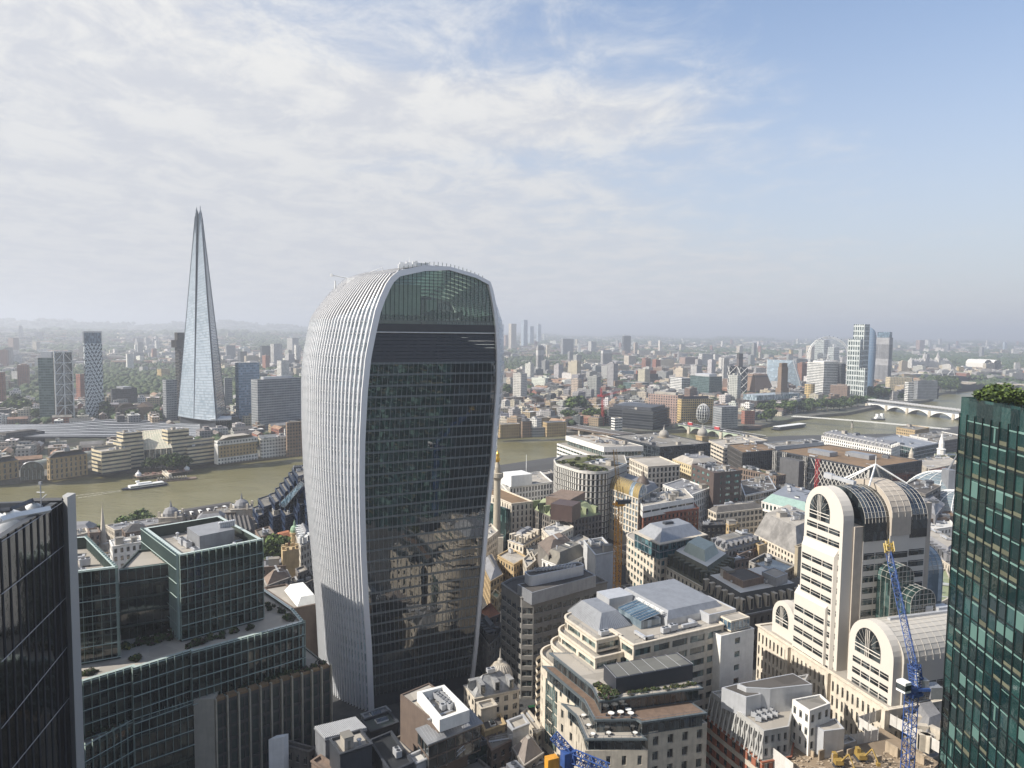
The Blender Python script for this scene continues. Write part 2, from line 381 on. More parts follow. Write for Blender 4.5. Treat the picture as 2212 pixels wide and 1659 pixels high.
# ---------------------------------------------------------------- buildings
NWIN = [0]
S = dict(
 punch=dict(bay=3.0, fh=3.8, wf=.48, hf=.58, ind=True), tall=dict(bay=2.6, fh=4.0, wf=.55, hf=.72, ind=True),
 ribbon=dict(bay=7.5, fh=3.9, wf=.93, hf=.5), curtain=dict(bay=1.6, fh=3.9, wf=.93, hf=.80, dep=.12), curtainw=dict(bay=3.0, fh=3.9, wf=.95, hf=.88, dep=.15),
 piers=dict(bay=2.2, fh=3.9, wf=.62, hf=.82, dep=.6), grid=dict(bay=3.4, fh=3.9, wf=.74, hf=.66, dep=.5, ind=True), none=None)
def st(k, **kw): d = dict(S[k]); d.update(kw); return d
class Bld:
 def __init__(s, label, cat='office building', name='office_building', wall=STONE, gl=GLASSD, roof=ROOFG, frame=FRAME, group=None, maxwin=40, span=None):
  s.__dict__.update(label=label, cat=cat, name=name, wall=wall, gl=gl, roof=roof, frame=frame, group=group, maxwin=maxwin, span=span or wall)
  s.root = None; s.wins = []; s.wn = 0
 def ensure(s, poly, z0):
  if s.root is None:
   c = np.mean(np.array(poly), axis=0); s.root = root(s.name, (float(c[0]), float(c[1]), z0), s.label, s.cat, s.group)
 def part(s, name, mb, mats, parent=None, smooth=False):
  if mb.f: return mb.obj(name, mats, parent or s.root, smooth)
 def vol(s, poly, z0, z1, sty=None, parapet=.9, clutter=0, wall=None, roof=None, gl=None, span=None, cornice=0, base=0, cap=None, mark=True, pname='wall', rname='roof', roofz=None, sides=None):
  poly = ccw(poly); s.ensure(poly, z0)
  if mark: use(poly)
  wall = wall or s.wall; gl = gl or s.gl; roof = roof or s.roof; span = span or (s.span if wall is s.wall else wall)
  W = MB(); G = MB(); n = len(poly); wins = []
  cap = parapet + .3 if cap is None else cap
  for i in range(n):
   p, q = Vector(poly[i]), Vector(poly[(i + 1) % n]); L = (q - p).length
   if L < .05: continue
   T = (q - p) / L; N = Vector((T.y, -T.x)); mid = (p + q) / 2
   vis = N.dot(-mid) > -.12 * mid.length
   if not sty or (not vis) or (sides is not None and i not in sides):
    W.quad((*p, z0), (*q, z0), (*q, z1), (*p, z1)); continue
   s.facade(W, G, wins, p, q, T, N, L, z0, z1, sty, cap, base)
  ins = inset(poly, .45)
  rz = z1 - parapet if parapet else z1
  if parapet:
   for i in range(n):
    j = (i + 1) % n
    W.quad((*poly[i], z1), (*poly[j], z1), (*ins[j], z1), (*ins[i], z1)); W.quad((*ins[i], z1), (*ins[j], z1), (*ins[j], rz), (*ins[i], rz))
  if cornice:
   o2 = inset(poly, -cornice); zc = z1 - .35
   for i in range(n):
    j = (i + 1) % n
    W.quad((*poly[i], zc - .5), (*poly[j], zc - .5), (*o2[j], zc), (*o2[i], zc)); W.quad((*o2[i], zc), (*o2[j], zc), (*o2[j], zc + .3), (*o2[i], zc + .3)); W.quad((*o2[i], zc + .3), (*o2[j], zc + .3), (*poly[j], zc + .3), (*poly[i], zc + .3))
  wo_ = s.part(pname, W, [wall, span])
  rf = MB(); rp = ins if parapet else poly; rf.add([(p[0], p[1], rz) for p in rp], [tuple(range(len(rp)))], 0)
  ro = s.part(rname, rf, roof)
  if G.f: s.part('glazing', G, gl)
  s.wins += [(w_, gl) for w_ in wins]
  if clutter: s.clutter(rp, rz, clutter)
  return wo_, ro
 def facade(s, W, G, wins, p, q, T, N, L, z0, z1, sty, cap, base):
  bay, fh, wf, hf = sty['bay'], sty['fh'], sty['wf'], sty['hf']; dep = sty.get('dep', .35); sill = sty.get('sill', (1 - hf) * .55)
  zt = z1 - cap; zb = z0 + base; nf = max(1, round((zt - zb) / fh)); h = (zt - zb) / nf; e = sty.get('edge', 0)
  n = max(1, round((L - 2 * e) / bay)); b = (L - 2 * e) / n
  def pt(u, z, d=0): v = p + T * u - N * d; return (v.x, v.y, z)
  if base: W.quad(pt(0, z0), pt(L, z0), pt(L, zb), pt(0, zb))
  W.quad(pt(0, zt), pt(L, zt), pt(L, z1), pt(0, z1))
  for f in range(nf):
   a = zb + f * h; s0 = a + h * sill; s1 = s0 + h * hf
   if s0 - a > .01: W.quad(pt(0, a), pt(L, a), pt(L, s0), pt(0, s0), 1)
   if a + h - s1 > .01: W.quad(pt(0, s1), pt(L, s1), pt(L, a + h), pt(0, a + h), 1)
   u_prev = 0
   for k in range(n):
    x0 = e + k * b + b * (1 - wf) / 2; x1 = x0 + b * wf
    W.quad(pt(u_prev, s0), pt(x0, s0), pt(x0, s1), pt(u_prev, s1)); u_prev = x1
    W.quad(pt(x0, s0), pt(x0, s0, dep), pt(x0, s1, dep), pt(x0, s1)); W.quad(pt(x1, s0, dep), pt(x1, s0), pt(x1, s1), pt(x1, s1, dep))
    W.quad(pt(x0, s0), pt(x1, s0), pt(x1, s0, dep), pt(x0, s0, dep)); W.quad(pt(x0, s1, dep), pt(x1, s1, dep), pt(x1, s1), pt(x0, s1))
    if sty.get('ind'):
     c = pt((x0 + x1) / 2, s0, dep); wins.append((c, x1 - x0, s1 - s0, math.atan2(T.y, T.x)))
    else: G.quad(pt(x0, s0, dep), pt(x1, s0, dep), pt(x1, s1, dep), pt(x0, s1, dep))
   W.quad(pt(u_prev, s0), pt(L, s0), pt(L, s1), pt(u_prev, s1))
 def clutter(s, poly, z, n, kinds=None):
  xs = [p[0] for p in poly]; ys = [p[1] for p in poly]; done = []
  e = Vector(poly[1]) - Vector(poly[0]); rz = math.atan2(e.y, e.x)
  pl = inset(poly, 2.0); tries = 0; n = int(n * 1.5)
  while len(done) < n and tries < n * 25:
   tries += 1
   c = (rnd.uniform(min(xs), max(xs)), rnd.uniform(min(ys), max(ys)))
   if not inpoly(c, pl) or any((c[0] - d[0]) ** 2 + (c[1] - d[1]) ** 2 < 11 for d in done): continue
   done.append(c); nm, me, _ = rnd.choices(CL, [k[2] for k in CL])[0]
   inst(me, nm, s.root, (*c, z), rz + rnd.choice((0, math.pi / 2)), (rnd.uniform(.8, 1.2),) * 2 + (rnd.uniform(.8, 1.3),))
 def hip(s, poly, z0, z1, ins_, mat=None, flat=None, name='mansard_roof', dormers=0, dm=None):
  """sloping roof from poly at z0 in to a flat top"""
  poly = ccw(poly); s.ensure(poly, z0); top = inset(poly, ins_); m = MB(); n = len(poly)
  for i in range(n):
   j = (i + 1) % n; m.quad((*poly[i], z0), (*poly[j], z0), (*top[j], z1), (*top[i], z1))
  o = s.part(name, m, mat or SLATE)
  f = MB(); f.add([(p[0], p[1], z1) for p in top], [tuple(range(n))]); s.part('roof', f, flat or ROOFG)
  if dormers:
   for i in range(n):
    j = (i + 1) % n; p, q = Vector(poly[i]), Vector(poly[j]); L = (q - p).length
    T = (q - p) / L; N = Vector((T.y, -T.x))
    if N.dot(-(p + q) / 2) < 0 or L < dormers: continue
    k = int(L / dormers)
    for a in range(k):
     c = p + T * (L * (a + .5) / k) - N * (ins_ * .35); hgt = (z1 - z0) * .62
     d = MB(); d.box((c.x, c.y, z0 + (z1 - z0) * .18), (1.7, ins_ * .9, hgt), math.atan2(T.y, T.x), 0)
     dd = c + N * (ins_ * .45 + .03); an = math.atan2(T.y, T.x)
     d.box((dd.x, dd.y, z0 + (z1 - z0) * .18 + .25), (1.2, .05, hgt - .6), an, 1)
     s.part('dormer', d, [dm or mat or LEAD, GLASSD])
  return top
 def done(s):
  if s.wins:
   s.wins.sort(key=lambda w_: (Vector(w_[0][0]) - CAM).length)
   k = min(s.maxwin, 100); a, b = s.wins[:k], s.wins[k:]
   for (c, w_, h, rz), gl in a:
    inst(winmesh(gl, s.frame), 'window', s.root, c, rz, (w_, 1, h)); NWIN[0] += 1
   by = {}
   for (c, w_, h, rz), gl in b: by.setdefault(gl.name, (gl, MB()))[1].__class__ and by[gl.name][1].quad(*[(c[0] + math.cos(rz) * x * w_, c[1] + math.sin(rz) * x * w_, c[2] + z * h) for x, z in ((-.5, 0), (.5, 0), (.5, 1), (-.5, 1))])
   for gl, mb in by.values():
    o = s.part('windows', mb, gl)
    if o and len(b) > 0 and k >= 100: o['kind'] = 'stuff'
    elif o: o.name = 'glazing'
  return s.root
def bx(v, xl, xs, xr, yt, yb=None, zt=None, g=5, rel=28, d=None, maxb=70):
 """box whose near vertical edge stands at xs and whose sides reach xl and xr; yb = its foot on ground g"""
 if d is None:
  if yb is not None: pc = P(v, xs, yb, g)
  else: pc = P(v, xs, yt, zt)
 else: pc = PD(v, xs, yt, d)
 z1 = zt
 d_ = pc.y
 if z1 is None or d is not None or yb is not None:
  if zt is None: z1 = PD(v, xs, yt, d_).z
 X1 = px(v, xl, 0)[0]; X2 = px(v, xr, 0)[0]
 tl, tr = (X1 - CX) / F, (X2 - CX) / F
 # correct for pitch: horizontal tangent at that height
 y_ = (yt + (yb or yt)) / 2
 rl, rr_ = ray(v, xl, y_), ray(v, xr, y_); tl, tr = rl.x / rl.y, rr_.x / rr_.y
 xc = pc.x; th = math.atan(xc / d_) + R(rel)
 a = (xc - tl * d_) / (math.cos(th) + tl * math.sin(th)); b = (tr * d_ - xc) / max(.05, math.sin(th) - tr * math.cos(th))
 a = max(3, min(a, maxb * 2)); b = max(3, min(b, maxb))
 C = Vector((xc, d_)); Lp = C + Vector((-math.cos(th), math.sin(th))) * a; Rp = C + Vector((math.sin(th), math.cos(th))) * b
 return ccw([tuple(Lp), tuple(C), tuple(Rp), tuple(Lp + Rp - C)]), z1
# ================================================================ ground, river, hills, air
GN, GS, GB = 15.0, 5.0, 7.0        # north ground, south ground, river wall top
south = [(-900, 1130), (-40, 1052), (0, 1048), (90, 1040), (200, 1028), (330, 1017), (470, 1007), (650, 985), (860, 966), (1080, 948), (1225, 941), (1420, 938), (1592, 928), (1651, 924), (1713, 910), (1770, 902),
   (1830, 897), (1886, 885), (1950, 876), (2007, 868), (2029, 853), (2066, 849), (2069, 836), (2062, 826), (2040, 815)]
north = [(-900, 1300), (-60, 1185), (300, 1172), (560, 1135), (700, 1108), (900, 1062), (1060, 1022), (1200, 1000), (1320, 978), (1500, 962), (1700, 952), (1928, 947), (2110, 925), (2230, 890), (2290, 850), (2260, 824), (2150, 815)]
SB = [P2('D', x, y, 0) for x, y in south]; NB = [P2('D', x, y, 0) for x, y in north]
def landmat():
 m, t, b = newmat('city_ground'); n = smooth(t, nz(t, .012, 8, .7), .38, .62); n2 = smooth(t, nz(t, .09, 5, .7), .35, .65)
 c = mixc(t, n, (.10, .095, .088), (.055, .075, .035)); t.links.new(mixc(t, mth(t, 'MULTIPLY', n2, .6), c, (.17, .15, .125)), b.inputs['Base Color']); b.inputs['Roughness'].default_value = .95; return m
LAND = landmat()
WALLR = solid('river_wall_stone', (.16, .145, .115), .9, .35)
# south land: bank strip then out to 2.4 km
g = MB(); far = []
for (x, y) in SB: far.append((x, y))
A0 = [(x, y, GS) for x, y in SB]
n = len(SB)
# fan the land outwards from the bank to the far rim (radial)
rim = []
for i, (x, y) in enumerate(SB):
 a = -1.15 + 2.05 * i / (n - 1)
 rim.append((4200 * math.sin(a), 4200 * math.cos(a), GS))
g.grid([A0, rim]); g.f = [f[::-1] for f in g.f]
# river wall on the bank
g.grid([[(x, y, -3) for x, y in SB], A0], 1)
tag(g.obj('south_bank_ground', [LAND, WALLR]), kind='structure')
g = MB(); B0 = [(x, y, GB) for x, y in NB]; B1 = [(x * .90, y * .90, GN) for x, y in NB]
B2 = [(x * .05, -400, GN) for x, y in NB]
B2[0] = (-2500, -400, GN); B2[-1] = (3500, -400, GN)
for i in range(1, len(B2) - 1): B2[i] = (-2500 + 6000 * i / (len(B2) - 1), -400, GN)
g.grid([B2, B1, B0]); g.grid([[(x, y, -3) for x, y in NB], B0], 1)
tag(g.obj('north_bank_ground', [ASPH, WALLR]), kind='structure')
# beyond the bend: land right of the river and behind it
g = MB(); pr = [P('D', *p, 0) for p in ((2040, 815), (2150, 815), (2260, 824))]
g.add([(pr[0].x, pr[0].y, 4.6), (pr[1].x, pr[1].y, 4.6), (pr[2].x, pr[2].y, 4.6), (NB[-3][0], NB[-3][1], 4.6), (NB[-5][0] * 1.0, NB[-5][1], 4.6), (6500, 1100, 4.6), (6500, 4300, 4.6), (pr[0].x, 4300, 4.6)], [(0, 1, 2, 3, 4, 5, 6, 7)])
tag(g.obj('west_bank_ground', [LAND]), kind='structure')
# far ground reaching the horizon, rising to hills in the left distance
def hz_(x, y):
 r = math.hypot(x, y); a = math.degrees(math.atan2(x, y))
 left = 1 / (1 + math.exp((a + 6) / 3.0))
 z = 4.3
 s = lambda t: max(0, min(1, t)) ** 2 * (3 - 2 * max(0, min(1, t)))
 wv = .5 + .25 * math.sin(a * .55 + 1) + .15 * math.sin(a * 1.7) + .1 * math.sin(a * 3.9 + r * .0004)
 z += left * s((r - 4200) / 4500) * (45 + 40 * wv) + left * s((r - 10500) / 3000) * (70 + 85 * wv)
 z += (1 - left) * s((r - 7000) / 9000) * (30 + 22 * math.sin(a * .8) + 12 * math.sin(a * 2.3 + 1))
 return z
def farmat():
 m, t, b = newmat('far_land'); n = smooth(t, nz(t, .0022, 9, .72), .40, .60); n2 = smooth(t, nz(t, .010, 8, .75), .52, .62); n3 = smooth(t, nz(t, .03, 6, .8), .58, .64)
 c = mixc(t, n, (.035, .055, .025), (.10, .10, .085)); c = mixc(t, mth(t, 'MULTIPLY', n2, .65), c, (.20, .185, .16)); c = mixc(t, mth(t, 'MULTIPLY', n3, .7), c, (.45, .43, .40))
 t.links.new(c, b.inputs['Base Color']); b.inputs['Roughness'].default_value = 1; return m
g = MB(); rows = []
rad = [3900, 4300, 4800, 5400, 6000, 6800, 7700, 8700, 9700, 10600, 11200, 11900, 12700, 13600, 15000, 18000, 24000, 34000]
for r_ in rad: rows.append([(r_ * math.sin(R(a)), r_ * math.cos(R(a)), hz_(r_ * math.sin(R(a)), r_ * math.cos(R(a)))) for a in np.arange(-60, 60.1, .75)])
g.grid(rows); g.f = [f[::-1] for f in g.f]
tag(g.obj('distant_land', farmat(), smooth=True), kind='structure')
# river
def watermat():
 m, t, b = newmat('river_water'); g_ = posn(t)
 n = nz(t, .006, 4, .6); c = mixc(t, smooth(t, n, .35, .65), (.145, .132, .062), (.175, .160, .080))
 t.links.new(c, b.inputs['Base Color']); b.inputs['Roughness'].default_value = .22; b.inputs['IOR'].default_value = 1.33
 mp_ = t.nodes.new('ShaderNodeMapping'); mp_.inputs['Scale'].default_value = (.12, .3, .1); mp_.inputs['Rotation'].default_value = (0, 0, .5); t.links.new(g_.outputs['Position'], mp_.inputs[0])
 a = nz(t, 1.0, 5, .65, mp_.outputs[0]); b2 = nz(t, .02, 3, .5)
 hh = mth(t, 'ADD', mth(t, 'MULTIPLY', a, .8), mth(t, 'MULTIPLY', b2, 3.0))
 bp = t.nodes.new('ShaderNodeBump'); bp.inputs['Strength'].default_value = .8; bp.inputs['Distance'].default_value = 1.4
 t.links.new(hh, bp.inputs['Height']); t.links.new(bp.outputs[0], b.inputs['Normal']); return m
WATER = watermat()
g = MB(); mid = [((SB[i][0]), SB[i][1]) for i in range(n)]
g.add([(-2600, 200, 0), (3200, 200, 0), (4200, 2600, 0), (2600, 3200, 0), (-2600, 2600, 0)], [(0, 1, 2, 3, 4)])
tag(g.obj('river', WATER), kind='structure')
# air
m = bpy.data.materials.new('haze'); m.use_nodes = True; t = m.node_tree; t.nodes.clear()
pv = t.nodes.new('ShaderNodeVolumePrincipled'); pv.inputs['Color'].default_value = (.86, .91, 1.0, 1); pv.inputs['Density'].default_value = 1.6e-4; pv.inputs['Anisotropy'].default_value = .25
om = t.nodes.new('ShaderNodeOutputMaterial'); t.links.new(pv.outputs[0], om.inputs['Volume'])
g = MB(); g.box((0, 17000, -6), (90000, 40000, 340)); tag(g.obj('haze', m), kind='stuff')
# ================================================================ curved tower with the arched top
def curved_tower():
 z0 = GN; A_ = P('D', 795, 1535, z0); B_ = P('D', 1021, 1482, z0)
 T = (B_ - A_); T.z = 0; T.normalize(); N = Vector((T.y, -T.x, 0)); Bk = -N
 lean = 5.0 / 160
 pn = Vector((N.x, N.y, -lean)); pn.normalize()      # plane leaning outwards going up
 def hit(x, y):
  d = ray('D', x, y); k = (A_ - CAM).dot(pn) / d.dot(pn); return CAM + d * k
 L = [(795, 1535), (790, 1400), (783, 1300), (778, 1200), (775, 1100), (774, 1030), (775, 950), (780, 850), (788, 770), (799, 715), (809, 670), (820, 640), (833, 612), (848, 591), (864, 582), (885, 577), (908, 573.5), (930, 572)]
 Rr = [(1021, 1482), (1030, 1400), (1040, 1280), (1047, 1200), (1055, 1100), (1066, 1000), (1073, 900), (1078, 830), (1078.5, 760), (1075, 700), (1070, 660), (1063, 625), (1056, 606), (1040, 598), (1015, 588), (985, 579), (958, 574), (931, 572)]
 SL = [(1600, 700), (1540, 697), (1430, 692), (1300, 685), (1180, 675), (1080, 665), (1000, 657), (900, 650), (800, 646), (740, 646), (700, 648), (660, 655.5), (640, 664), (625, 680), (612, 700), (604, 722), (598, 748), (592, 785), (586, 825), (583, 850), (570, 930)]
 def curve(pts):
  q = [hit(*p) for p in pts]; q.sort(key=lambda a: a.z); return q
 def at(q, z):
  zs = [a.z for a in q]; return Vector((float(np.interp(z, zs, [a.x for a in q])), float(np.interp(z, zs, [a.y for a in q])), z))
 CL_, CR_ = curve(L), curve(Rr); ztop = min(CL_[-1].z, CR_[-1].z)
 def sx_(y): return float(np.interp(-y, [-a for a, b in SL], [b for a, b in SL]))
 def side(c, D, sgn, Bu, s): return c + Bk * (D * s) + T * (sgn * Bu * 4 * s * (1 - s))
 zs = list(np.linspace(z0, 140, 33)) + list(np.linspace(143, ztop - .02, 17))
 secs = []
 for z in zs:
  a, b = at(CL_, z), at(CR_, z); lo, hi = 1.0, 75.0
  for _ in range(22):
   D = (lo + hi) / 2; Bu = .17 * D * min(1, (ztop + 4 - z) / 30 + .25)
   e = min((proj(side(a, D, -1, Bu, s)) for s in np.linspace(0, 1, 13)), key=lambda p: p[0])
   if e[0] > sx_(e[1]): lo = D
   else: hi = D
  secs.append((z, a, b, min(D, 62), Bu))
 # smooth D, closing at the top
 Ds = [s[3] for s in secs]; Ds = [sum(Ds[max(0, i - 2):i + 3]) / len(Ds[max(0, i - 2):i + 3]) for i in range(len(Ds))]
 secs = [(z, a, b, Ds[i], secs[i][4]) for i, (z, a, b, D, _) in enumerate(secs)]
 rt_ = root('skyscraper', (A_.x + 20, A_.y + 20, z0), 'bulging skyscraper with white fins, dark glass front and arched glazed top', 'skyscraper')
 use([(a_.x, a_.y) for a_ in (A_ + N * 3, B_ + N * 3, B_ + Bk * 62 + T * 8, A_ + Bk * 62 - T * 12)])
 aln = solid('tower_aluminium', (.74, .74, .75), .35, .05, .08, metal=.1, streak=False)
 # side skins
 sidegl = facmat('tower_side_skin', (.62, .64, .66), (.34, .40, .42), bay=1.3, fh=4.0, wf=.62, hf=.80, rough=.35, var=.08, wrough=.08)
 NS = 44
 for sgn, k, nm in ((-1, 1, 'side_skin'), (1, 2, 'side_skin')):
  m = MB(); rows = [[side(s[k], s[3], sgn, s[4], u) for u in np.linspace(0, 1, 25)] for s in secs]
  m.grid(rows);
  if sgn < 0: m.f = [f[::-1] for f in m.f]
  m.obj(nm, sidegl, rt_)
 # back
 m = MB(); m.grid([[side(s[1], s[3], -1, s[4], 1), side(s[2], s[3], 1, s[4], 1)] for s in secs]); m.f = m.f; m.obj('back_skin', GLASSD, rt_)
 # fins on the near side
 for j in range(NS):
  u = .012 + .985 * j / (NS - 1); m = MB(); rows = []
  for s in secs:
   p = side(s[1], s[3], -1, s[4], u); e = .01
   tn = side(s[1], s[3], -1, s[4], u + e) - side(s[1], s[3], -1, s[4], u - e); tn.z = 0
   tn = tn.normalized() if tn.length > 1e-6 else Bk
   o = Vector((-tn.y, tn.x, 0)); o = o if o.dot(T) < 0 else -o
   w_ = .17; dp = .62
   rows.append([p - tn * w_, p - tn * w_ + o * dp, p + tn * w_ + o * dp, p + tn * w_])
  m.grid(rows); m.obj('fin', aln, rt_)
 # horizontal joints on the side
 for z in np.arange(z0 + 12, 152, 4.0):
  i = next(k for k in range(len(secs)) if secs[k][0] >= z); s = secs[i]; s0_ = secs[i - 1]; f = (z - s0_[0]) / (s[0] - s0_[0])
  a = s0_[1].lerp(s[1], f); D = s0_[3] + (s[3] - s0_[3]) * f; Bu = s0_[4] + (s[4] - s0_[4]) * f
  m = MB(); r1 = []; r2 = []
  for u in np.linspace(0, 1, 22):
   p = side(a, D, -1, Bu, u) - T * .32; r1.append(p); r2.append(p + Vector((0, 0, .28)))
  m.grid([r1, r2]); m.obj('floor_joint', LMETAL, rt_)
 # front frame following both edges and the arch
 def inw(p, q, d): return p + (q - p).normalized() * d
 out = [at(CL_, z) for z in np.linspace(z0, ztop - .3, 70)] + [at(CR_, z) for z in np.linspace(ztop - .3, z0, 70)]
 ctr = [Vector(p) for p in out]; fr = MB(); rows = []
 for i, p in enumerate(ctr):
  tn = (ctr[min(i + 2, len(ctr) - 1)] - ctr[max(i - 2, 0)]).normalized(); iw = tn.cross(N).normalized()
  wd = 2.0 if i < 70 else 1.25
  c0 = Vector((A_ + B_) / 2); c0.z = min(p.z, 140)
  if iw.dot(c0 - p) < 0: iw = -iw
  q = p + iw * wd; rows.append([p - N * .4, p + N * .9, q + N * .9, q - N * .5])
 fr.grid(rows); fr.obj('front_frame', aln, rt_, smooth=False)
 # front glazing by floors
 zsk, zlv, zfl = 150.5, 137.5, 137.5
 gl = glass('tower_front_glass', (.010, .016, .019), (.05, .07, .08), rough=.01, ior=2.5, wob=.0012, patch=.5, cell=(1.5, 4.0), tilt=.008)
 g = MB(); mu = MB(); sp_ = MB(); nf = 31; fh = (zfl - z0 - 5) / nf
 def fp(z, u, d=0):
  a, b = at(CL_, z), at(CR_, z); dl = (b - a).length; uu = (1.6 + (dl - 3.0) * u) / dl
  return a + (b - a) * uu - N * d
 for i in range(nf):
  za = z0 + 5 + i * fh; zb = za + fh
  for k in range(16): g.quad(fp(za, k / 16), fp(za, (k + 1) / 16), fp(zb, (k + 1) / 16), fp(zb, k / 16))
  sp_.quad(fp(zb - .75, 0, -.12), fp(zb - .75, 1, -.12), fp(zb - .05, 1, -.12), fp(zb - .05, 0, -.12))
  sp_.quad(fp(zb - .05, 0, -.12), fp(zb - .05, 1, -.12), fp(zb - .05, 1, .1), fp(zb - .05, 0, .1))
 g.obj('glazing', gl, rt_)
 sp_.obj('floor_bands', solid('tower_spandrel', (.11, .125, .13), .3, .15, ior=1.6), rt_)
 nmul = 27
 for j in range(1, nmul):
  mm = MB(); ux = j / nmul
  for i in range(nf):
   za = z0 + 5 + i * fh; mm.tube(fp(za, ux, -.10), fp(za + fh, ux, -.10), .055, 4)
  mm.obj('mullion', METAL, rt_)
 # plant floors: dark louvres
 lv = MB(); zz = np.linspace(zlv, zsk - 3.2, 9)
 for i in range(8): lv.quad(fp(zz[i], 0, .1), fp(zz[i], 1, .1), fp(zz[i + 1] - .1, 1, .35), fp(zz[i + 1] - .1, 0, .35))
 lv.obj('louvres', solid('louvre_dark', (.018, .016, .017), .35, .5, .4, ior=1.6), rt_)
 bd = MB(); bd.quad(fp(zsk - 3.2, 0, -.1), fp(zsk - 3.2, 1, -.1), fp(zsk, 1, -.1), fp(zsk, 0, -.1)); bd.obj('garden_parapet', solid('parapet_dark', (.05, .052, .055), .5, .1), rt_)
 rl = MB(); rl.tube(fp(zsk - 2.9, 0, -.3), fp(zsk - 2.9, 1, -.3), .18, 4, 0); rl.obj('cleaning_rail', WPAINT, rt_)
 # base
 bs = MB(); bs.quad(fp(z0, 0, .4), fp(z0, 1, .4), fp(z0 + 5, 1, .2), fp(z0 + 5, 0, .2)); bs.obj('base', DMETAL, rt_)
 # garden hall: floor, walls, plants, glazed ribbed roof
 hs = [s for s in secs if s[0] >= zsk]
 fl = MB(); s = next(s for s in secs if s[0] >= zsk)
 D = s[3]; fl.quad(s[1] + Bk * .5, s[2] + Bk * .5, side(s[2], D * .97, 1, 0, 1), side(s[1], D * .97, -1, 0, 1)); fl.obj('garden_floor', ROOFP, rt_)
 wl = MB(); c = (s[1] + s[2]) / 2 + Bk * 14 - T * 9; wl.box((c.x, c.y, zsk), (14, 5, 14), math.atan2(T.y, T.x)); c = (s[1] + s[2]) / 2 + Bk * 16 + T * 3; wl.box((c.x, c.y, zsk), (4, 5, 9), math.atan2(T.y, T.x))
 wl.obj('core_wall', solid('core_wall', (.42, .42, .30), .8, .2), rt_)
 pl = MB()
 for k in range(420):
  u = rnd.random(); c = s[1].lerp(s[2], .04 + .92 * u) + Bk * rnd.uniform(2, 12); hgt = rnd.uniform(.3, 1.0) * (3.6 if .45 < u < .8 else 1.8)
  q = Vector((rnd.uniform(-1, 1), rnd.uniform(-1, 1), 0)) * .9; pl.add([c + Vector((0, 0, hgt)) + q, c + Vector((0, 0, hgt * .4)), c + Vector((0, 0, hgt + .5)) - q], [(0, 1, 2)])
 pl.obj('garden_plants', solid('leaf_mid', (.05, .10, .025), .7, .4), rt_)
 # cylinder-like glazed roof: ribs run across, purlins run back; the skins above the garden are lattice
 gm, t, b = newmat('garden_glass'); tr = t.nodes.new('ShaderNodeBsdfTransparent'); tr.inputs[0].default_value = (.62, .82, .74, 1)
 gls = t.nodes.new('ShaderNodeBsdfGlossy'); gls.inputs[0].default_value = (.8, .9, .9, 1); gls.inputs['Roughness'].default_value = .05
 mxs = t.nodes.new('ShaderNodeMixShader'); lw = t.nodes.new('ShaderNodeLayerWeight'); lw.inputs[0].default_value = .35
 t.links.new(mth(t, 'ADD', mth(t, 'MULTIPLY', lw.outputs[0], .6), .10), mxs.inputs[0]); t.links.new(tr.outputs[0], mxs.inputs[1]); t.links.new(gls.outputs[0], mxs.inputs[2]); t.links.new(mxs.outputs[0], t.nodes['Material Output'].inputs[0])
 gg = MB(); zz = np.linspace(zsk, ztop - .3, 16)
 for i in range(15): gg.quad(fp(zz[i], 0, .3), fp(zz[i], 1, .3), fp(zz[i + 1], 1, .3), fp(zz[i + 1], 0, .3))
 gg.obj('garden_glazing', gm, rt_)
 s_ref = s; wid = (s_ref[2] - s_ref[1]).length
 for j in range(1, 30):
  mm = MB(); p0 = s_ref[1] + (s_ref[2] - s_ref[1]) * (j / 30)
  # height of the arch above this foot
  lo, hi = zsk, ztop
  for _ in range(16):
   zm = (lo + hi) / 2; a, b = at(CL_, zm), at(CR_, zm); ok_ = (p0 - a).dot(T) > 1.4 and (p0 - b).dot(T) < -1.2
   lo, hi = (zm, hi) if ok_ else (lo, zm)
  if lo - zsk < .5: continue
  dn = N * (lean * (lo - zsk)); mm.tube(p0 - N * .2, p0 + dn + Vector((0, 0, lo - zsk)) - N * .2, .09, 4); mm.obj('garden_mullion', solid('dark_green_metal', (.03, .055, .045), .4, .1), rt_)
 # inner ribbed vault behind the arch
 arch = [at(CL_, z) for z in np.linspace(zsk + 4, ztop - 1.2, 16)] + [at(CR_, z) for z in np.linspace(ztop - 1.2, zsk + 4, 16)]
 def arc(d, sc_, dz):
  cc = (s_ref[1] + s_ref[2]) / 2
  return [Vector(((p.x - cc.x) * sc_ + cc.x, (p.y - cc.y) * sc_ + cc.y, zsk + (p.z - zsk) * dz)) + Bk * d for p in arch]
 rb = [];
 for k in range(9):
  d = .6 + k * 4.2; A2 = arc(d, .955, .955 - .028 * k - .0022 * k * k); rb.append(A2)
  m = MB()
  for i in range(len(A2) - 1): m.tube(A2[i], A2[i + 1], .28, 4)
  m.obj('roof_rib', WPAINT, rt_)
 for i in range(0, 32, 1):
  m = MB()
  for k in range(8): m.tube(rb[k][i], rb[k + 1][i], .10, 4)
  m.obj('roof_purlin', WPAINT, rt_)
 m = MB(); m.grid([[p + Vector((0, 0, .3)) for p in r_] for r_ in rb]); m.obj('roof_glass', gm, rt_)
 # outer roof: closes over towards the back
 m = MB(); m.grid([[side(s_[1], 1.2, -1, 0, 1), side(s_[1], s_[3], -1, s_[4], 1)] for s_ in hs]); m.f = [f[::-1] for f in m.f];
 # masts and cleaning cranes on the roof
 def roofthing(x, y, dd): return hit(x, y) + Bk * dd
 m = MB(); a = roofthing(765, 597, 26); b_ = roofthing(800, 594, 24); c_ = roofthing(872, 567, 24); a2 = roofthing(756, 583, 26)
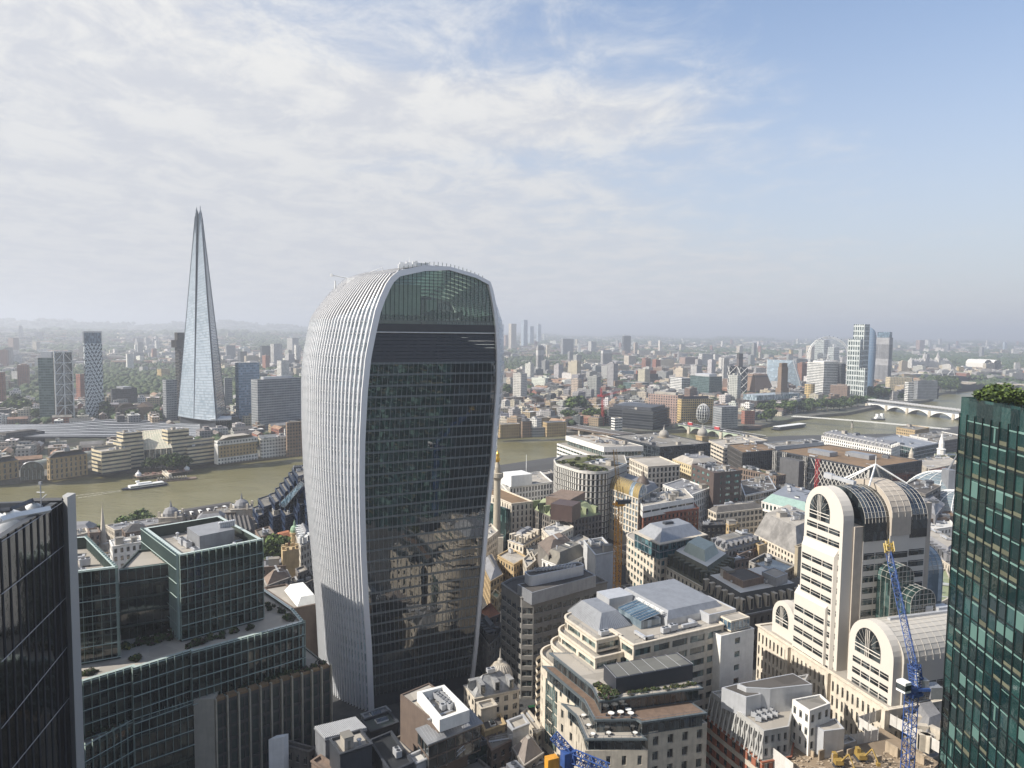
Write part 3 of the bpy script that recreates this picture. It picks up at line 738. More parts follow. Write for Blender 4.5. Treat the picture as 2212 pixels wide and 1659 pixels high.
 m.tube(a + Vector((0, 0, -3)), a, .3, 6); m.tube(a2, b_, .22, 5); m.tube(b_, c_, .2, 5, r2=.1); m.box(tuple(a2 - Vector((0, 0, .6))), (.9, .9, 1.0)); m.tube(c_, c_ - Vector((0, 0, 2)), .12, 4)
 m.box(tuple(b_ - Vector((0, 0, 2.2))), (3, 1.5, 2.6)); m.obj('window_cleaning_crane', WPAINT, rt_)
 m = MB()
 for i in range(16):
  p = roofthing(880 + i * 3.9, 571 - rnd.uniform(-1, 3.5), 8); m.box(tuple(p - Vector((0, 0, 1))), (rnd.uniform(.5, 1.6), 1, rnd.uniform(1, 2.4)), .3)
 p = roofthing(901, 561, 8); m.tube(p, p - Vector((0, 0, 3)), .15, 4); m.tube(p, p + Vector((0, 0, 1.5)), .06, 4)
 m.obj('roof_plant', WPAINT, rt_)
curved_tower()
# ================================================================ tall glass spire
def spire_tower():
 z0 = 14; ap = [PD('D', 427, 449, 1012), PD('D', 434, 449, 1014)]
 L = P('D', 384, 899, z0 + 4); M = P('D', 419, 905, z0 + 4); Rm = P('D', 467, 910, z0 + 4); Q = P('D', 489, 893, z0 + 4)
 bk = Vector((-.40, .92, 0)); Bl = L + bk * 48; Bq = Q + bk * 30
 rt_ = root('glass_spire', (M.x, M.y + 30, GS), 'tallest tapering glass spire with splintered tip beyond the river', 'skyscraper')
 use([tuple(p[:2]) for p in (L, M, Rm, Q, Bq, Bl)])
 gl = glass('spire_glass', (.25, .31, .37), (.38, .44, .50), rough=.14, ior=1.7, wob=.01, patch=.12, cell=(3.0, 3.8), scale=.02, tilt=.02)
 gd = glass('spire_glass_shaded', (.13, .16, .18), (.24, .28, .31), rough=.15, ior=1.6, wob=.02, patch=.35, cell=(3.0, 3.8), scale=.05)  # right and back facets: darker copy of the glass, shade put into its colour
 fr = solid('spire_frame', (.20, .23, .26), .5, .1)
 tops = {'a': PD('D', 421.5, 468, 1010), 'b': PD('D', 425, 449, 1011), 'c': PD('D', 430, 462, 1010), 'd': PD('D', 433, 449, 1012), 'e': PD('D', 437, 470, 1014), 'f': PD('D', 440, 500, 1018)}
 ctr = (L + Rm) / 2 + bk * 18
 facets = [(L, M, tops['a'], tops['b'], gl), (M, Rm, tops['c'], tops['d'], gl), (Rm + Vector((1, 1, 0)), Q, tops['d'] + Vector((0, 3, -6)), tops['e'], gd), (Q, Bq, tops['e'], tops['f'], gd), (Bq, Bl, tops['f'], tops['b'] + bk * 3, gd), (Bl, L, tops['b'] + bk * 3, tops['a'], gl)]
 for i, (a, b, c, d, mt) in enumerate(facets):
  m = MB(); n = 70; rows = []
  nrm = (b - a).cross(Vector((0, 0, 1))).normalized()
  for k in range(n + 1):
   f = k / n; p = a.lerp(c, f); q = b.lerp(d, f); rows.append([p.lerp(q, j / 4) for j in range(5)])
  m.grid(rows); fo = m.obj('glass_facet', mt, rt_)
  ln = MB(); nl = 74
  for k in range(nl):
   f = k / nl; p = a.lerp(c, f) + nrm * .15; q = b.lerp(d, f) + nrm * .15; ln.quad(p, q, q + Vector((0, 0, .75)), p + Vector((0, 0, .75)))
  nc = 7
  for j in range(nc + 1):
   f = j / nc; p = a.lerp(b, f) + nrm * .2; q = c.lerp(d, f) + nrm * .2
   if j in (0, nc): ln.tube(p, q, .45, 3)
  ln.obj('floor_lines', fr, rt_)
 core = MB(); cc = [(p.x, p.y) for p in (L + Vector((2, 3, 0)), Rm + Vector((-1, 3, 0)), Bq + Vector((-4, -4, 0)), Bl + Vector((3, -4, 0)))]
 tp = ap[0]; core.prism(cc, GS, 286, 0, [(tp.x + (p[0] - ctr.x) * .04, tp.y + 8 + (p[1] - ctr.y) * .04) for p in cc]); core.obj('core', DMETAL, rt_)
 sp_ = MB()
 for a, b in ((tops['a'], tops['b']), (tops['c'], tops['d']), (tops['d'], tops['e'])):
  for k in range(5):
   p = a.lerp(b, k / 4); sp_.tube(p - Vector((0, 0, 22)) + (Vector((ctr.x, ctr.y, p.z)) - p) * .06, p + Vector((0, 0, rnd.uniform(-2, 4))), .25, 3)
 sp_.obj('open_tip', fr, rt_)
 ent = MB(); cpy = [P2('D', 455, 907, 20), P2('D', 500, 906, 20), P2('D', 500, 900, 20), P2('D', 455, 900, 20)]
 ent.prism(ccw(cpy), 19, 21, 0)
 for i in range(9): p = P('D', 466 + i * 4.5, 921, GS); ent.tube(p, (p.x, p.y, 20), .35, 5)
 ent.obj('entrance_canopy', WPAINT, rt_)
spire_tower()
def backpack():
 b = Bld('dark concrete hospital tower with jutting lecture box behind the glass spire', 'tower', 'hospital_tower', wall=DARKST, roof=ROOFD)
 p, z = bx('C1', 1890, 1930, 1990, 480, d=1150, rel=30); b.vol(p, GS, z, st('ribbon', bay=30, fh=5, hf=.4), mark=False)
 p2, z2 = bx('C1', 1848, 1905, 1985, 400, d=1148, rel=20); m = MB(); m.prism(p2, z, z2); p3, z3 = bx('C1', 1884, 1915, 1990, 318, d=1150, rel=30); m.prism(p3, z2, z3); b.part('head', m, DARKST); b.done()
backpack()
# ================================================================ black reflective tower on the left edge
def black_tower():
 zr = 112; Fp = P('D', 134, 1079, zr); Np = P('D', 0, 1163, zr)
 d = (Fp - Np); d.z = 0; d.normalize(); near = Np - d * 75; nr = Vector((d.y, -d.x, 0))
 lf = -nr
 poly = [tuple((near)[:2]), tuple(Fp[:2]), tuple((Fp + lf * 60)[:2]), tuple((near + lf * 60)[:2])]
 rt_ = root('office_tower', (Fp.x - 30, Fp.y - 30, GN), 'black reflective glass tower with pale corner fin at the left edge', 'office tower'); use(ccw(poly))
 m = MB(); g = glass('black_tower_glass', (.002, .002, .002), (.010, .008, .006), ior=1.7, wob=.012, patch=.75, cell=(3.2, 400.), tilt=.03); pc = ccw(poly)
 m.prism(pc, GN, zr, 0, cap=False); m.obj('glazing', g, rt_)
 mu = DMETAL; Ltot = (Fp - near).length
 for k in range(int(Ltot / 3.2)):
  p = Fp - d * (k * 3.2) + nr * .08; q = MB(); q.box((p.x, p.y, GN), (.10, .30, zr - GN), math.atan2(d.y, d.x)); q.obj('mullion', mu, rt_)
 # slanting seams rise towards the camera
 def onface(x, y): r_ = ray('B1', x, y); return CAM + r_ * ((Fp - CAM).dot(nr) / r_.dot(nr)) + nr * .22
 for x0, y0, x1, y1 in ((372, 400, 0, 690), (380, 690, 0, 1068), (388, 960, 0, 1440), (395, 1250, 30, 1700), (366, 160, 0, 395)):
  q = MB(); q.tube(onface(x0, y0), onface(x1, y1), .10, 4); q.obj('seam', METAL, rt_)
 # fin on the far corner: wide flat pale pier facing us
 a = Fp + nr * .1; tt = Vector((1, -.15, 0)).normalized()
 q = MB(); w_ = (P('D', 147, 1072, zr) - P('D', 134, 1079, zr)).length
 poly2 = [tuple(a[:2]), tuple((a + tt * 1.6 + d * -1.2)[:2]), tuple((a + tt * 1.9 + d * 3)[:2]), tuple((a + d * 3)[:2])]
 q.prism(ccw(poly2), GN, zr + .8); q.obj('corner_fin', solid('fin_metal', (.42, .42, .41), .5, .1, streak=False), rt_)
 # roof: sunk deck, raised edge beams and fat white braces
 rf = MB(); rf.add([(p[0], p[1], zr - 5) for p in inset(pc, 1.2)], [(0, 1, 2, 3)]); rf.obj('roof', LMETAL, rt_)
 ed = MB(); o, i_ = pc, inset(pc, 1.3)
 for k in range(4):
  j = (k + 1) % 4; ed.quad((*o[k], zr), (*o[j], zr), (*i_[j], zr), (*i_[k], zr), 0); ed.quad((*i_[k], zr), (*i_[j], zr), (*i_[j], zr - 5), (*i_[k], zr - 5), 0)
 ed.obj('roof_edge', DMETAL, rt_)
 for (x0, y0, x1, y1, r_) in ((-30, 1118, 50, 1150, 1.7), (20, 1113, 72, 1127, 1.3), (66, 1093, 100, 1105, 1.0)):
  q = MB(); a_, b_ = P('D', x0, y0, zr + 0), P('D', x1, y1, zr - 3); q.tube(a_, b_, r_, 14); q.obj('roof_brace', WPAINT, rt_, smooth=True)
 q = MB(); pts = [(-30, 1110), (0, 1103), (22, 1101), (36, 1096), (70, 1081), (135, 1080)]
 for (xa, ya), (xb, yb) in zip(pts, pts[1:]): q.tube(P('D', xa, ya, zr + 1), P('D', xb, yb, zr + 1), .5, 4)
 q.obj('edge_rail', DMETAL, rt_)
 q = MB(); pts = [(-30, 1128), (0, 1124), (40, 1113), (108, 1100)]
 for (xa, ya), (xb, yb) in zip(pts, pts[1:]): q.tube(P('D', xa, ya, zr + .5), P('D', xb, yb, zr + .5), .7, 4)
 q.obj('roof_beam', WPAINT, rt_)
 p = P('D', 89, 1095, zr); q = MB(); q.tube(p, p + Vector((0, 0, 5)), .12, 4); q.tube(p + Vector((-.8, 0, 3)), p + Vector((.8, 0, 3)), .1, 4); q.tube(p + Vector((0, 0, 1.5)), p + Vector((1.2, 0, 2.6)), .1, 4); q.box((p.x, p.y, p.z + 4.6), (.5, .5, .6)); q.obj('weather_mast', METAL, rt_)
black_tower()
# ================================================================ green glass tower with roof garden on the right edge
LEAFG = solid('bright_leaf', (.12, .18, .03), .7, .45, 1.2, streak=False)
LEAFD = solid('dark_leaf', (.04, .07, .018), .75, .45, 1.0, streak=False)
BARK = solid('bark', (.09, .065, .045), .95, .3)
def leafcrown(rx, rz, n, seed, leaf=.5, lumps=7):
 r_ = random.Random(seed); b = MB(); cs = [Vector((r_.uniform(-.55, .55) * rx, r_.uniform(-.55, .55) * rx, r_.uniform(-.35, .55) * rz)) for _ in range(lumps)]
 for i in range(n):
  c = r_.choice(cs); v = Vector((r_.gauss(0, 1), r_.gauss(0, 1), r_.gauss(0, 1))).normalized() * (r_.random() ** .35)
  p = c + Vector((v.x * rx * .52, v.y * rx * .52, v.z * rz * .52)); nrm = (v * .8 + Vector((r_.gauss(0, .6), r_.gauss(0, .6), r_.gauss(0, .6)))).normalized()
  a = nrm.orthogonal().normalized(); c2 = nrm.cross(a); s_ = leaf * r_.uniform(.6, 1.5); an = r_.random() * 6
  a, c2 = a * math.cos(an) + c2 * math.sin(an), c2 * math.cos(an) - a * math.sin(an)
  b.quad(p - a * s_ - c2 * s_ * .6, p + a * s_ * .8 - c2 * s_ * .6, p + a * s_ + c2 * s_ * .6, p - a * s_ * .7 + c2 * s_ * .7, 0 if r_.random() < .7 else 1)
 return b
def crownmesh(nm, rx, rz, n, seed, leaf, mats, lumps=7):
 b = leafcrown(rx, rz, n, seed, leaf, lumps); me = bpy.data.meshes.new(nm); me.from_pydata([tuple(v) for v in b.v], [], b.f)
 for mm in mats: me.materials.append(mm)
 me.polygons.foreach_set('material_index', b.m); me.update(); return me
CROWN = [crownmesh('crown', 5, 5, 900, 11 + i, .55, [LEAFG, LEAFD], 8) for i in range(3)]
CROWND = [crownmesh('crown', 5, 5, 700, 31 + i, .6, [LEAFD, LEAFG], 8) for i in range(3)]
def trunkm(b): b.tube((0, 0, 0), (0, 0, 5), .35, 7, 0, .22); [b.tube((0, 0, 3.2 + i * .4), (1.9 * math.cos(i * 2.1), 1.9 * math.sin(i * 2.1), 6.3), .15, 5, 0, .07) for i in range(4)]
TRUNK = shared('trunk', trunkm, [BARK])
def tree(p, h, label, group=None, dark=False, name='tree', cat='tree', wide=1.0):
 rt_ = root(name, p, label, cat, group); s_ = h / 11
 inst(TRUNK, 'trunk', rt_, p, rnd.uniform(0, 6), (s_, s_, s_)); inst(rnd.choice(CROWND if dark else CROWN), 'crown', rt_, (p[0], p[1], p[2] + 6.5 * s_), rnd.uniform(0, 6), (s_ * wide, s_ * wide, s_))
 return rt_
def green_tower():
 zr = PD('D', 2077, 857, 153).z; C = PD('D', 2077, 857, 153); C2 = PD('D', 2212, 870, 131); d = Vector((C2.x - C.x, C2.y - C.y, 0)).normalized()
 nr = Vector((d.y, -d.x, 0))
 if nr.x > 0: nr = -nr
 poly = [tuple(C[:2]), tuple((C + d * 75)[:2]), tuple((C + d * 75 - nr * 45)[:2]), tuple((C - nr * 45)[:2])]
 b = Bld('green glass tower with trees on its roof at the right edge', 'office tower', 'office_tower', wall=DMETAL, roof=ROOFP, span=DMETAL)
 b.ensure(ccw(poly), GN); use(poly); rt_ = b.root
 gt = glass('green_tower_glass', (.004, .018, .018), (.025, .075, .07), ior=1.8, wob=.02, patch=.42, cell=(3.0, 4.1), scale=.12)
 pc = ccw(poly); m = MB(); m.prism(pc, GN, zr, cap=False); m.obj('glazing', gt, rt_)
 ang = math.atan2(d.y, d.x); nfl = 27; fh = 4.1
 blind = solid('pale_blind', (.10, .19, .17), .6, .12, streak=False); slab = solid('slab_edge', (.14, .24, .215), .5, .15)
 deskm = solid('office_floor', (.13, .135, .09), .8, .4, .6, streak=False)
 for k in range(nfl):
  z = zr - 4.2 - k * fh - 3.9
  if z < GN: break
  fl = MB()
  p = C + nr * .06; q = C + d * 75 + nr * .06
  def s_quad(u0, u1, za, zb, off, mi): a_, b_ = C + d * u0 + nr * off, C + d * u1 + nr * off; fl.quad((a_.x, a_.y, za), (b_.x, b_.y, za), (b_.x, b_.y, zb), (a_.x, a_.y, zb), mi)
  s_quad(0, 75, z - .28, z + .12, .05, 2)
  # ceiling strips glimpsed, broken into bays; blinds drawn here and there
  for j in range(25):
   u = j * 3.0
   if rnd.random() < .66: s_quad(u + .15, u + 2.85, z + 3.2, z + 3.2 + rnd.uniform(.18, .55), .045, 0)
   rr_ = rnd.random()
   if k >= 3 and rr_ < .08: s_quad(u + .2, u + 2.8, z + rnd.choice((.2, .2, 1.2)), z + 3.3, .055, 1)
   elif rr_ < .40: s_quad(u + .2, u + 2.8, z + .15, z + rnd.uniform(.5, 1.2), .05, 3)
   elif rr_ < .43: s_quad(u + 1.1, u + 1.7, z + .2, z + 3.1, .05, 1)
  fl.obj('storey', [slab, blind, solid('floor_black', (.012, .02, .02), .3, .1), deskm], rt_)
 for j in range(26):
  p = C + d * (j * 3.0) + nr * .14; q = MB(); q.box((p.x, p.y, GN), (.09, .22, zr - GN - 3.5), ang); q.obj('mullion', solid('mullion_black', (.008, .012, .012), .35, .1), rt_)
 # glass crown screen above the deck
 cr = MB(); o_ = inset(pc, .05)
 for k in range(4):
  j = (k + 1) % 4; cr.quad((*o_[k], zr - 4), (*o_[j], zr - 4), (*o_[j], zr), (*o_[k], zr))
 rf = MB(); rf.add([(p[0], p[1], zr - 2.0) for p in inset(pc, 1)], [(0, 1, 2, 3)]); rf.obj('roof', ROOFG, rt_)
 pr = MB(); pr.box(tuple((C + d * 30 - nr * 22)[:2]) + (zr - 2,), (40, 22, 4), ang); pr.obj('roof_pavilion', GLASSG, rt_)
 for i, (x, y, hh, dk, lb) in enumerate(((2153, 847, 5.6, False, 'bright leafy tree, tallest on the green tower roof garden'), (2118, 850, 4.0, True, 'dark low tree left of the tallest on the green tower roof'), (2136, 852, 4.2, True, 'dark shrubby tree close beside the tallest roof garden tree'), (2180, 853, 4.4, False, 'light green tree right of the tallest one on the tower roof'), (2208, 849, 4.0, False, 'yellow green tree at the right frame edge on the tower roof'))):
  p = PD('D', x, y + 6, 146); tree((p.x, p.y, zr - 2.0), hh, lb, 'trees on the tower roof garden', dk, name='roof_tree', wide=1.1)
green_tower()
# ================================================================ terraced green glass offices, lower left
PLANTM = [solid('shrub_green', (.055, .085, .025), .8, .5, 1.2, streak=False), solid('shrub_purple', (.085, .05, .05), .8, .4, 1.2, streak=False), solid('shrub_yellow', (.20, .19, .04), .8, .4, 1.2, streak=False)]
def shrub(seed):
 return crownmesh('shrub', 1.6, 1.1, 130, seed, .28, PLANTM[:2] if seed % 3 else [PLANTM[0], PLANTM[2]], 5)
SHRUB = [shrub(60 + i) for i in range(5)]
def shrubs(parent, a, b, n, z, spread=1.2, sc_=1.0):
 a, b = Vector(a), Vector(b)
 for i in range(n):
  p = a.lerp(b, rnd.random()); inst(rnd.choice(SHRUB), 'shrub', parent, (p.x + rnd.uniform(-spread, spread), p.y + rnd.uniform(-spread, spread), z + .4 * sc_), rnd.uniform(0, 6), (sc_ * rnd.uniform(.6, 1.3),) * 3)
def terraces():
 gg = glass('terrace_glass', (.008, .013, .011), (.085, .09, .065), ior=1.9, wob=.015, scale=.11, patch=.42, cell=(2.0, 4.0))  # beige second tone paints reflections of sunlit buildings into the glass colour
 b = Bld('terraced office complex in green tinted glass with planted roof terraces', wall=solid('green_edge', (.045, .062, .055), .4, .25), gl=gg, roof=ROOFP)
 skin = solid('glass_fin', (.36, .45, .41), .25, .15, streak=False)
 v = 'B1'; zA, z1, z2 = 83, 58, 43
 def pp(l, z): return [P2(v, x, y, z) for x, y in l]
 def fins(pa, pb, za, zb, step=1.9):
  pa, pb = Vector(pa), Vector(pb); L = (pb - pa).length; T = (pb - pa) / L; N = Vector((T.y, -T.x)); N = N if N.dot(-(pa + pb)) > 0 else -N; n = int(L / step); an = math.atan2(T.y, T.x)
  m = MB()
  for k in range(n + 1):
   c = pa + T * (k * L / n) + N * .45; m.box((c.x, c.y, za), (.07, .62, zb - za + .5), an)
  m.obj('glass_fins', skin, b.root)
  hz = MB(); nf = max(1, round((zb - za) / 3.9))
  for f in range(nf + 1):
   z = za + (zb - za) * f / nf; a_, b_ = pa + N * .8, pb + N * .8; hz.tube((a_.x, a_.y, z), (b_.x, b_.y, z), .13, 4)
  hz.obj('rail', skin, b.root)
 sty = st('curtainw', bay=2.0, fh=3.9, hf=.86, wf=.94)
 # lowest level
 l2 = pp([(425, 1570), (740, 1400), (1085, 1290)], z2); a3 = P2(v, 1200, 1285, z2); a4 = P2(v, 1843, 1090, z2)
 back = [P2(v, 1640, 930, z2), P2(v, 330, 1250, z2)]
 low = ccw(l2 + [a3, a4] + back + [P2(v, 250, 1640, z2)])
 b.vol(low, GN, z2, None, parapet=.5)
 for pa, pb in zip(l2, l2[1:]):
  W, G, wn = MB(), MB(), []; p, q = Vector(pa), Vector(pb); T = (q - p).normalized(); N = Vector((T.y, -T.x));
  p, q = p + N * .3, q + N * .3; b.facade(W, G, wn, p, q, T, N, (q - p).length, GN, z2, sty, .6, 0); W.obj('wall', [b.wall, b.wall], b.root); G.obj('glazing', gg, b.root); fins(pa, pb, z2 - 12, z2 + 1)
 # stone gridded part on the right, and the pale pier
 p, q = Vector(a3), Vector(a4); T = (q - p).normalized(); N = Vector((T.y, -T.x)); p, q = p + N * .35, q + N * .35; L = (q - p).length
 W, G, wn = MB(), MB(), []; b.facade(W, G, wn, p, q, T, N, L, GN, z2, dict(bay=2.1, fh=4.0, wf=.80, hf=.78, dep=.4), .8, 0); W.obj('wall', [DARKST, DARKST], b.root); G.obj('glazing', glass('mixed_blind_glass', (.015, .02, .016), (.19, .17, .11), patch=.35, cell=(1.05, 2.0)), b.root)
 stm = solid('stone_fin', (.40, .36, .28), .8, .25)
 for k in range(12):
  c = p + T * (k * L / 11) + N * .5; f = MB(); f.box((c.x, c.y, GN), (.42, 1.15, z2 - GN + .9), math.atan2(T.y, T.x)); f.obj('stone_fin', stm, b.root)
  if k < 11:
   c2 = c + T * (L / 22) - N * 1.6; f = MB(); f.box((c2.x, c2.y, z2 - .1), (L / 11 - .8, 2.6, .7), math.atan2(T.y, T.x)); f.obj('planter', solid('planter_timber', (.23, .15, .08), .9, .3), b.root)
 pp_ = [Vector(P2(v, 1087, 1290, z2)), Vector(P2(v, 1203, 1285, z2))]
 f = MB(); e = (pp_[1] - pp_[0]); n_ = Vector((e.y, -e.x)).normalized(); poly = [tuple(pp_[0] + n_ * .9), tuple(pp_[1] + n_ * .9), tuple(pp_[1] - n_ * 4), tuple(pp_[0] - n_ * 4)]; f.prism(ccw(poly), GN, z2 + 1.2); f.obj('stone_pier', solid('pier_stone', (.40, .37, .31), .8, .15), b.root)
 # middle terrace
 f1 = [(250, 1235), (412, 1190), (730, 1095), (735, 1105), (1060, 1005), (1066, 1012), (1700, 840)]
 m1 = pp(f1, z1); mb_ = [P2(v, 1640, 770, z1), P2(v, 1465, 650, z1), P2(v, 500, 880, z1), P2(v, 200, 960, z1)]
 poly = ccw(m1 + mb_); b.vol(poly, z2, z1, sty, parapet=.8)
 fins(m1[1], m1[2], z2, z1); fins(m1[3], m1[4], z2, z1); fins(m1[5], m1[6], z2, z1); fins(m1[6], mb_[0], z2, z1)
 # towers
 ta = pp([(1000, 470), (1465, 380), (1225, 250), (800, 320)], zA); b.vol(ta, z1 - 1, zA, sty, parapet=3.6, cap=.3); fins(ta[0], ta[1], z1, zA); fins(ta[3], ta[0], z1, zA)
 tb = pp([(395, 575), (660, 535), (490, 365), (300, 385)], zA); tb0 = tb[0]; tb = [(tb[0][0] - 6, tb[0][1] - 1.5), tb[1], tb[2], (tb[3][0] - 4, tb[3][1])]
 b.vol(tb, z1 - 1, zA, sty, parapet=3.6, cap=.3); fins(tb[0], tb[1], z1, zA); fins(tb[1], tb[2], z1, zA)
 for zz, ya, in ((78.5, (548, 512)), (73, (625, 590)), (67.5, (715, 672))):
  k = pp([(665, ya[0]), (940, ya[1])], zz); bk = [(k[1][0] + 2, k[1][1] + 18), (k[0][0] - 4, k[0][1] + 18)]; b.vol([k[0], k[1]] + bk, z1 - 1, zz, sty, parapet=.7, mark=False); fins(k[0], k[1], zz - 4, zz)
 for q_, z_ in ((ta, zA), (tb, zA), (poly, z1)):
  q_ = ccw(q_); i_ = inset(q_, 1.1); m = MB(); [m.quad((*q_[k], z_ + .06), (*q_[(k + 1) % len(q_)], z_ + .06), (*i_[(k + 1) % len(q_)], z_ + .06), (*i_[k], z_ + .06)) for k in range(len(q_))]; m.obj('glass_coping', solid('coping_glass', (.42, .50, .48), .2, .15, ior=1.7), b.root)
 # rooftop plant on the right hand block
 pl = pp([(1115, 430), (1300, 390), (1300, 330), (1050, 335)], zA - 1); pt = para(P2(v, 1045, 335, zA), P2(v, 1115, 385, zA), P2(v, 1310, 345, zA)); f = MB(); f.prism(ccw(pt), zA - 3.6, zA + 1.2); f.obj('plant_room', METAL, b.root)
 for i in range(8): p_ = P(v, 1230 + i * 11, 322 - i * 2, zA + 1); inst(CL[1][1], 'vent', b.root, (p_.x, p_.y, zA + 1.2), 0, (1, 1, 1.3))
 b.clutter(inset(ccw(ta), 3), zA - 3.6, 14); b.clutter(inset(ccw(tb), 2), zA - 3.6, 9)
 # decks, planting
 for (x0, y0, x1, y1, n_, z, s_) in ((1040, 985, 1380, 885, 16, z1 - .8, .9), (1480, 740, 1620, 830, 9, z1 - .8, .9), (430, 1150, 620, 1100, 10, z1 - .8, .7), (700, 985, 960, 930, 10, z1 - .8, 1.2), (725, 1045, 760, 1050, 5, z1 - .8, .9),
         (1160, 1265, 1800, 1085, 26, z2, .9), (770, 1330, 1010, 1275, 14, z2, 1.0), (430, 1500, 700, 1400, 12, z2, .9)):
  a_, b_ = P(v, x0, y0, z), P(v, x1, y1, z); shrubs(b.root, (a_.x, a_.y, 0), (b_.x, b_.y, 0), n_, z, 1.0, s_)
 b.done()
terraces()
# ================================================================ near blocks
def frame(ox, oy, ex, ey):
 l = math.hypot(ex, ey); ex, ey = ex / l, ey / l
 return lambda a, b: (ox + ex * a - ey * b, oy + ey * a + ex * b)
E1 = (.456, -.89)
def fl(ox, oy):     # a runs towards us along the sunny side, b runs to the right
 return lambda a, b: (ox + E1[0] * a - E1[1] * b, oy + E1[1] * a + E1[0] * b)
def rails(B, poly, z, sides=None, closed=False, mat=None):
 m = MB(); n = len(poly)
 for i in range(n if closed else n - 1):
  p, q = Vector(poly[i]), Vector(poly[(i + 1) % n]); m.tube((p.x, p.y, z + 1), (q.x, q.y, z + 1), .05, 3)
  k = max(1, int((q - p).length / 2.2))
  for j in range(k): c = p.lerp(q, j / k); m.tube((c.x, c.y, z), (c.x, c.y, z + 1), .04, 3)
 B.part('railing', m, mat or METAL)
def stepped():
 O = fl(8, 228); B = Bld('cream stone office with rounded corner and terraces stepping up to a grey metal roof', wall=CREAM, gl=glass('pale_office_glass', (.03, .045, .045), (.17, .23, .22), patch=.35, cell=(1.4, 4.0)), roof=ROOFP, maxwin=60)
 def rr(a0, a1, b0, b1, r): return fillet([O(a0, b0), O(a1, b0), O(a1, b1), O(a0, b1)], {min(range(4), key=lambda i: (Vector(ccw([O(a0, b0), O(a1, b0), O(a1, b1), O(a0, b1)])[i]) - Vector(O(a0, b0))).length): r}, 0, 9)
 big = dict(bay=8.5, fh=4.0, wf=.86, hf=.62, dep=.5)
 B.vol(rr(0, 33, 0, 60, 7), GN, 45, dict(bay=4.2, fh=4.0, wf=.30, hf=.5, dep=.35, ind=True), parapet=1.0, cornice=.25, base=1)
 # tall glazed bay and curved spandrel corner on the sunny face
 g = MB(); p, q = Vector(O(8.5, -.12)), Vector(O(16, -.12))
 for k in range(6):
  for f in range(5):
   a, c = p.lerp(q, k / 6 + .02), p.lerp(q, (k + 1) / 6 - .02); z = 18 + f * 4; g.quad((a.x, a.y, z), (c.x, c.y, z), (c.x, c.y, z + 3.6), (a.x, a.y, z + 3.6))
 B.part('glazed_bay', g, B.gl)
 cpoly = rr(-.5, 9, -.5, 9, 7.4);
 for z in np.arange(20, 42, 2.6):
  r_ = MB(); pts = [p_ for p_ in cpoly if (Vector(p_) - Vector(O(0, 0))).length < 8.6]
  r_.grid([[(x, y, z) for x, y in pts], [(x, y, z + 1.1) for x, y in pts]]); r_.grid([[(x, y, z + 1.1) for x, y in pts], [(x, y, z + 1.1) for x, y in inset(ccw(pts), .6)]]) if False else None
  B.part('curved_band', r_, CREAM)
 B.vol(rr(3, 32.5, 2.4, 58, 6), 45, 49, big, parapet=1.0, cap=1.3, cornice=.2, mark=False)
 B.vol(rr(4.2, 29, 4.8, 56, 5.2), 49, 53, big, parapet=1.0, cap=1.3, cornice=.2, mark=False)
 B.vol(rr(5, 26.3, 7, 16, 4.5), 53, 57, big, parapet=.5, cap=.9, cornice=.25, mark=False)
 B.vol([O(1.5, 15), O(33.8, 15), O(33.8, 50), O(1.5, 58)], 29, 57, dict(bay=7, fh=4.0, wf=.84, hf=.55, dep=.4), parapet=.5, cap=.9, cornice=.25, mark=False)
 for z, (a0, a1, b0) in ((45, (7, 32, .5)), (49, (9, 31, 2.8)), (53, (9, 28, 5.2)), (57, (10, 25, 7.6))): rails(B, [O(a0, b0), O(a1, b0)], z)
 rails(B, [O(33, 16), O(33, 48)], 57)
 # metal roofs
 B.hip([O(3, 11), O(21.5, 11), O(21.5, 23.5), O(3, 23.5)], 56.6, 61, 3.4, METAL, METAL)
 B.hip([O(1.5, 33), O(27, 33), O(27, 56), O(1.5, 57)], 58.8, 61, 1.6, METAL, METAL)
 m = MB(); m.prism(ccw([O(1.5, 33), O(27, 33), O(27, 56), O(1.5, 57)]), 56.5, 58.8, cap=False); m.prism(ccw([O(1.5, 23.5), O(9, 23.5), O(9, 33), O(1.5, 33)]), 56.5, 60.8); B.part('roof_wall', m, LMETAL)
 # standing seams
 m = MB()
 for k in range(24): a = O(3 + k * .77, 11.0); b_ = O(6.0 + k * .52, 14.4); m.tube((*a, 56.8), (*b_, 61.05), .05, 3)
 for k in range(16): a = O(21.5, 11 + k * .8); b_ = O(18.1, 14.2 + k * .38); m.tube((*a, 56.8), (*b_, 61.05), .05, 3)
 B.part('roof_seams', m, LMETAL)
 m = MB(); q = ccw([O(12.5, 24.4), O(25, 24.4), O(25, 32), O(12.5, 32)]); m.prism(q, 56.5, 59); B.part('skylight_wall', m, GLASSL)
 m = MB(); a, b_, c, d = O(12.5, 24.4), O(25, 24.4), O(25, 32), O(12.5, 32); m.quad((*a, 59.1), (*b_, 59.1), (*c, 60.4), (*d, 60.4)); B.part('skylight', m, GLASSB)
 m = MB()
 for k in range(9):
  f = k / 8; p = Vector((*a, 59.2)).lerp(Vector((*b_, 59.2)), f); q2 = Vector((*d, 60.5)).lerp(Vector((*c, 60.5)), f); m.tube(p, q2, .07, 3)
 m.truss((*O(12.5, 32.3), 60.6), (*O(25.5, 32.3), 60.6), .8, .09, 10); B.part('gantry', m, WPAINT)
 # lift tower with glass corner
 B.vol([O(18, 46), O(37, 46), O(37, 60), O(18, 60)], GN, 55, dict(bay=12, fh=4.2, wf=.16, hf=.45, ind=True), parapet=.4, wall=WHITE, mark=False, sides=None)
 B.vol([O(18, 46.5), O(31, 46.5), O(31, 58), O(18, 58)], 55, 59.5, None, parapet=.3, wall=LMETAL, mark=False)
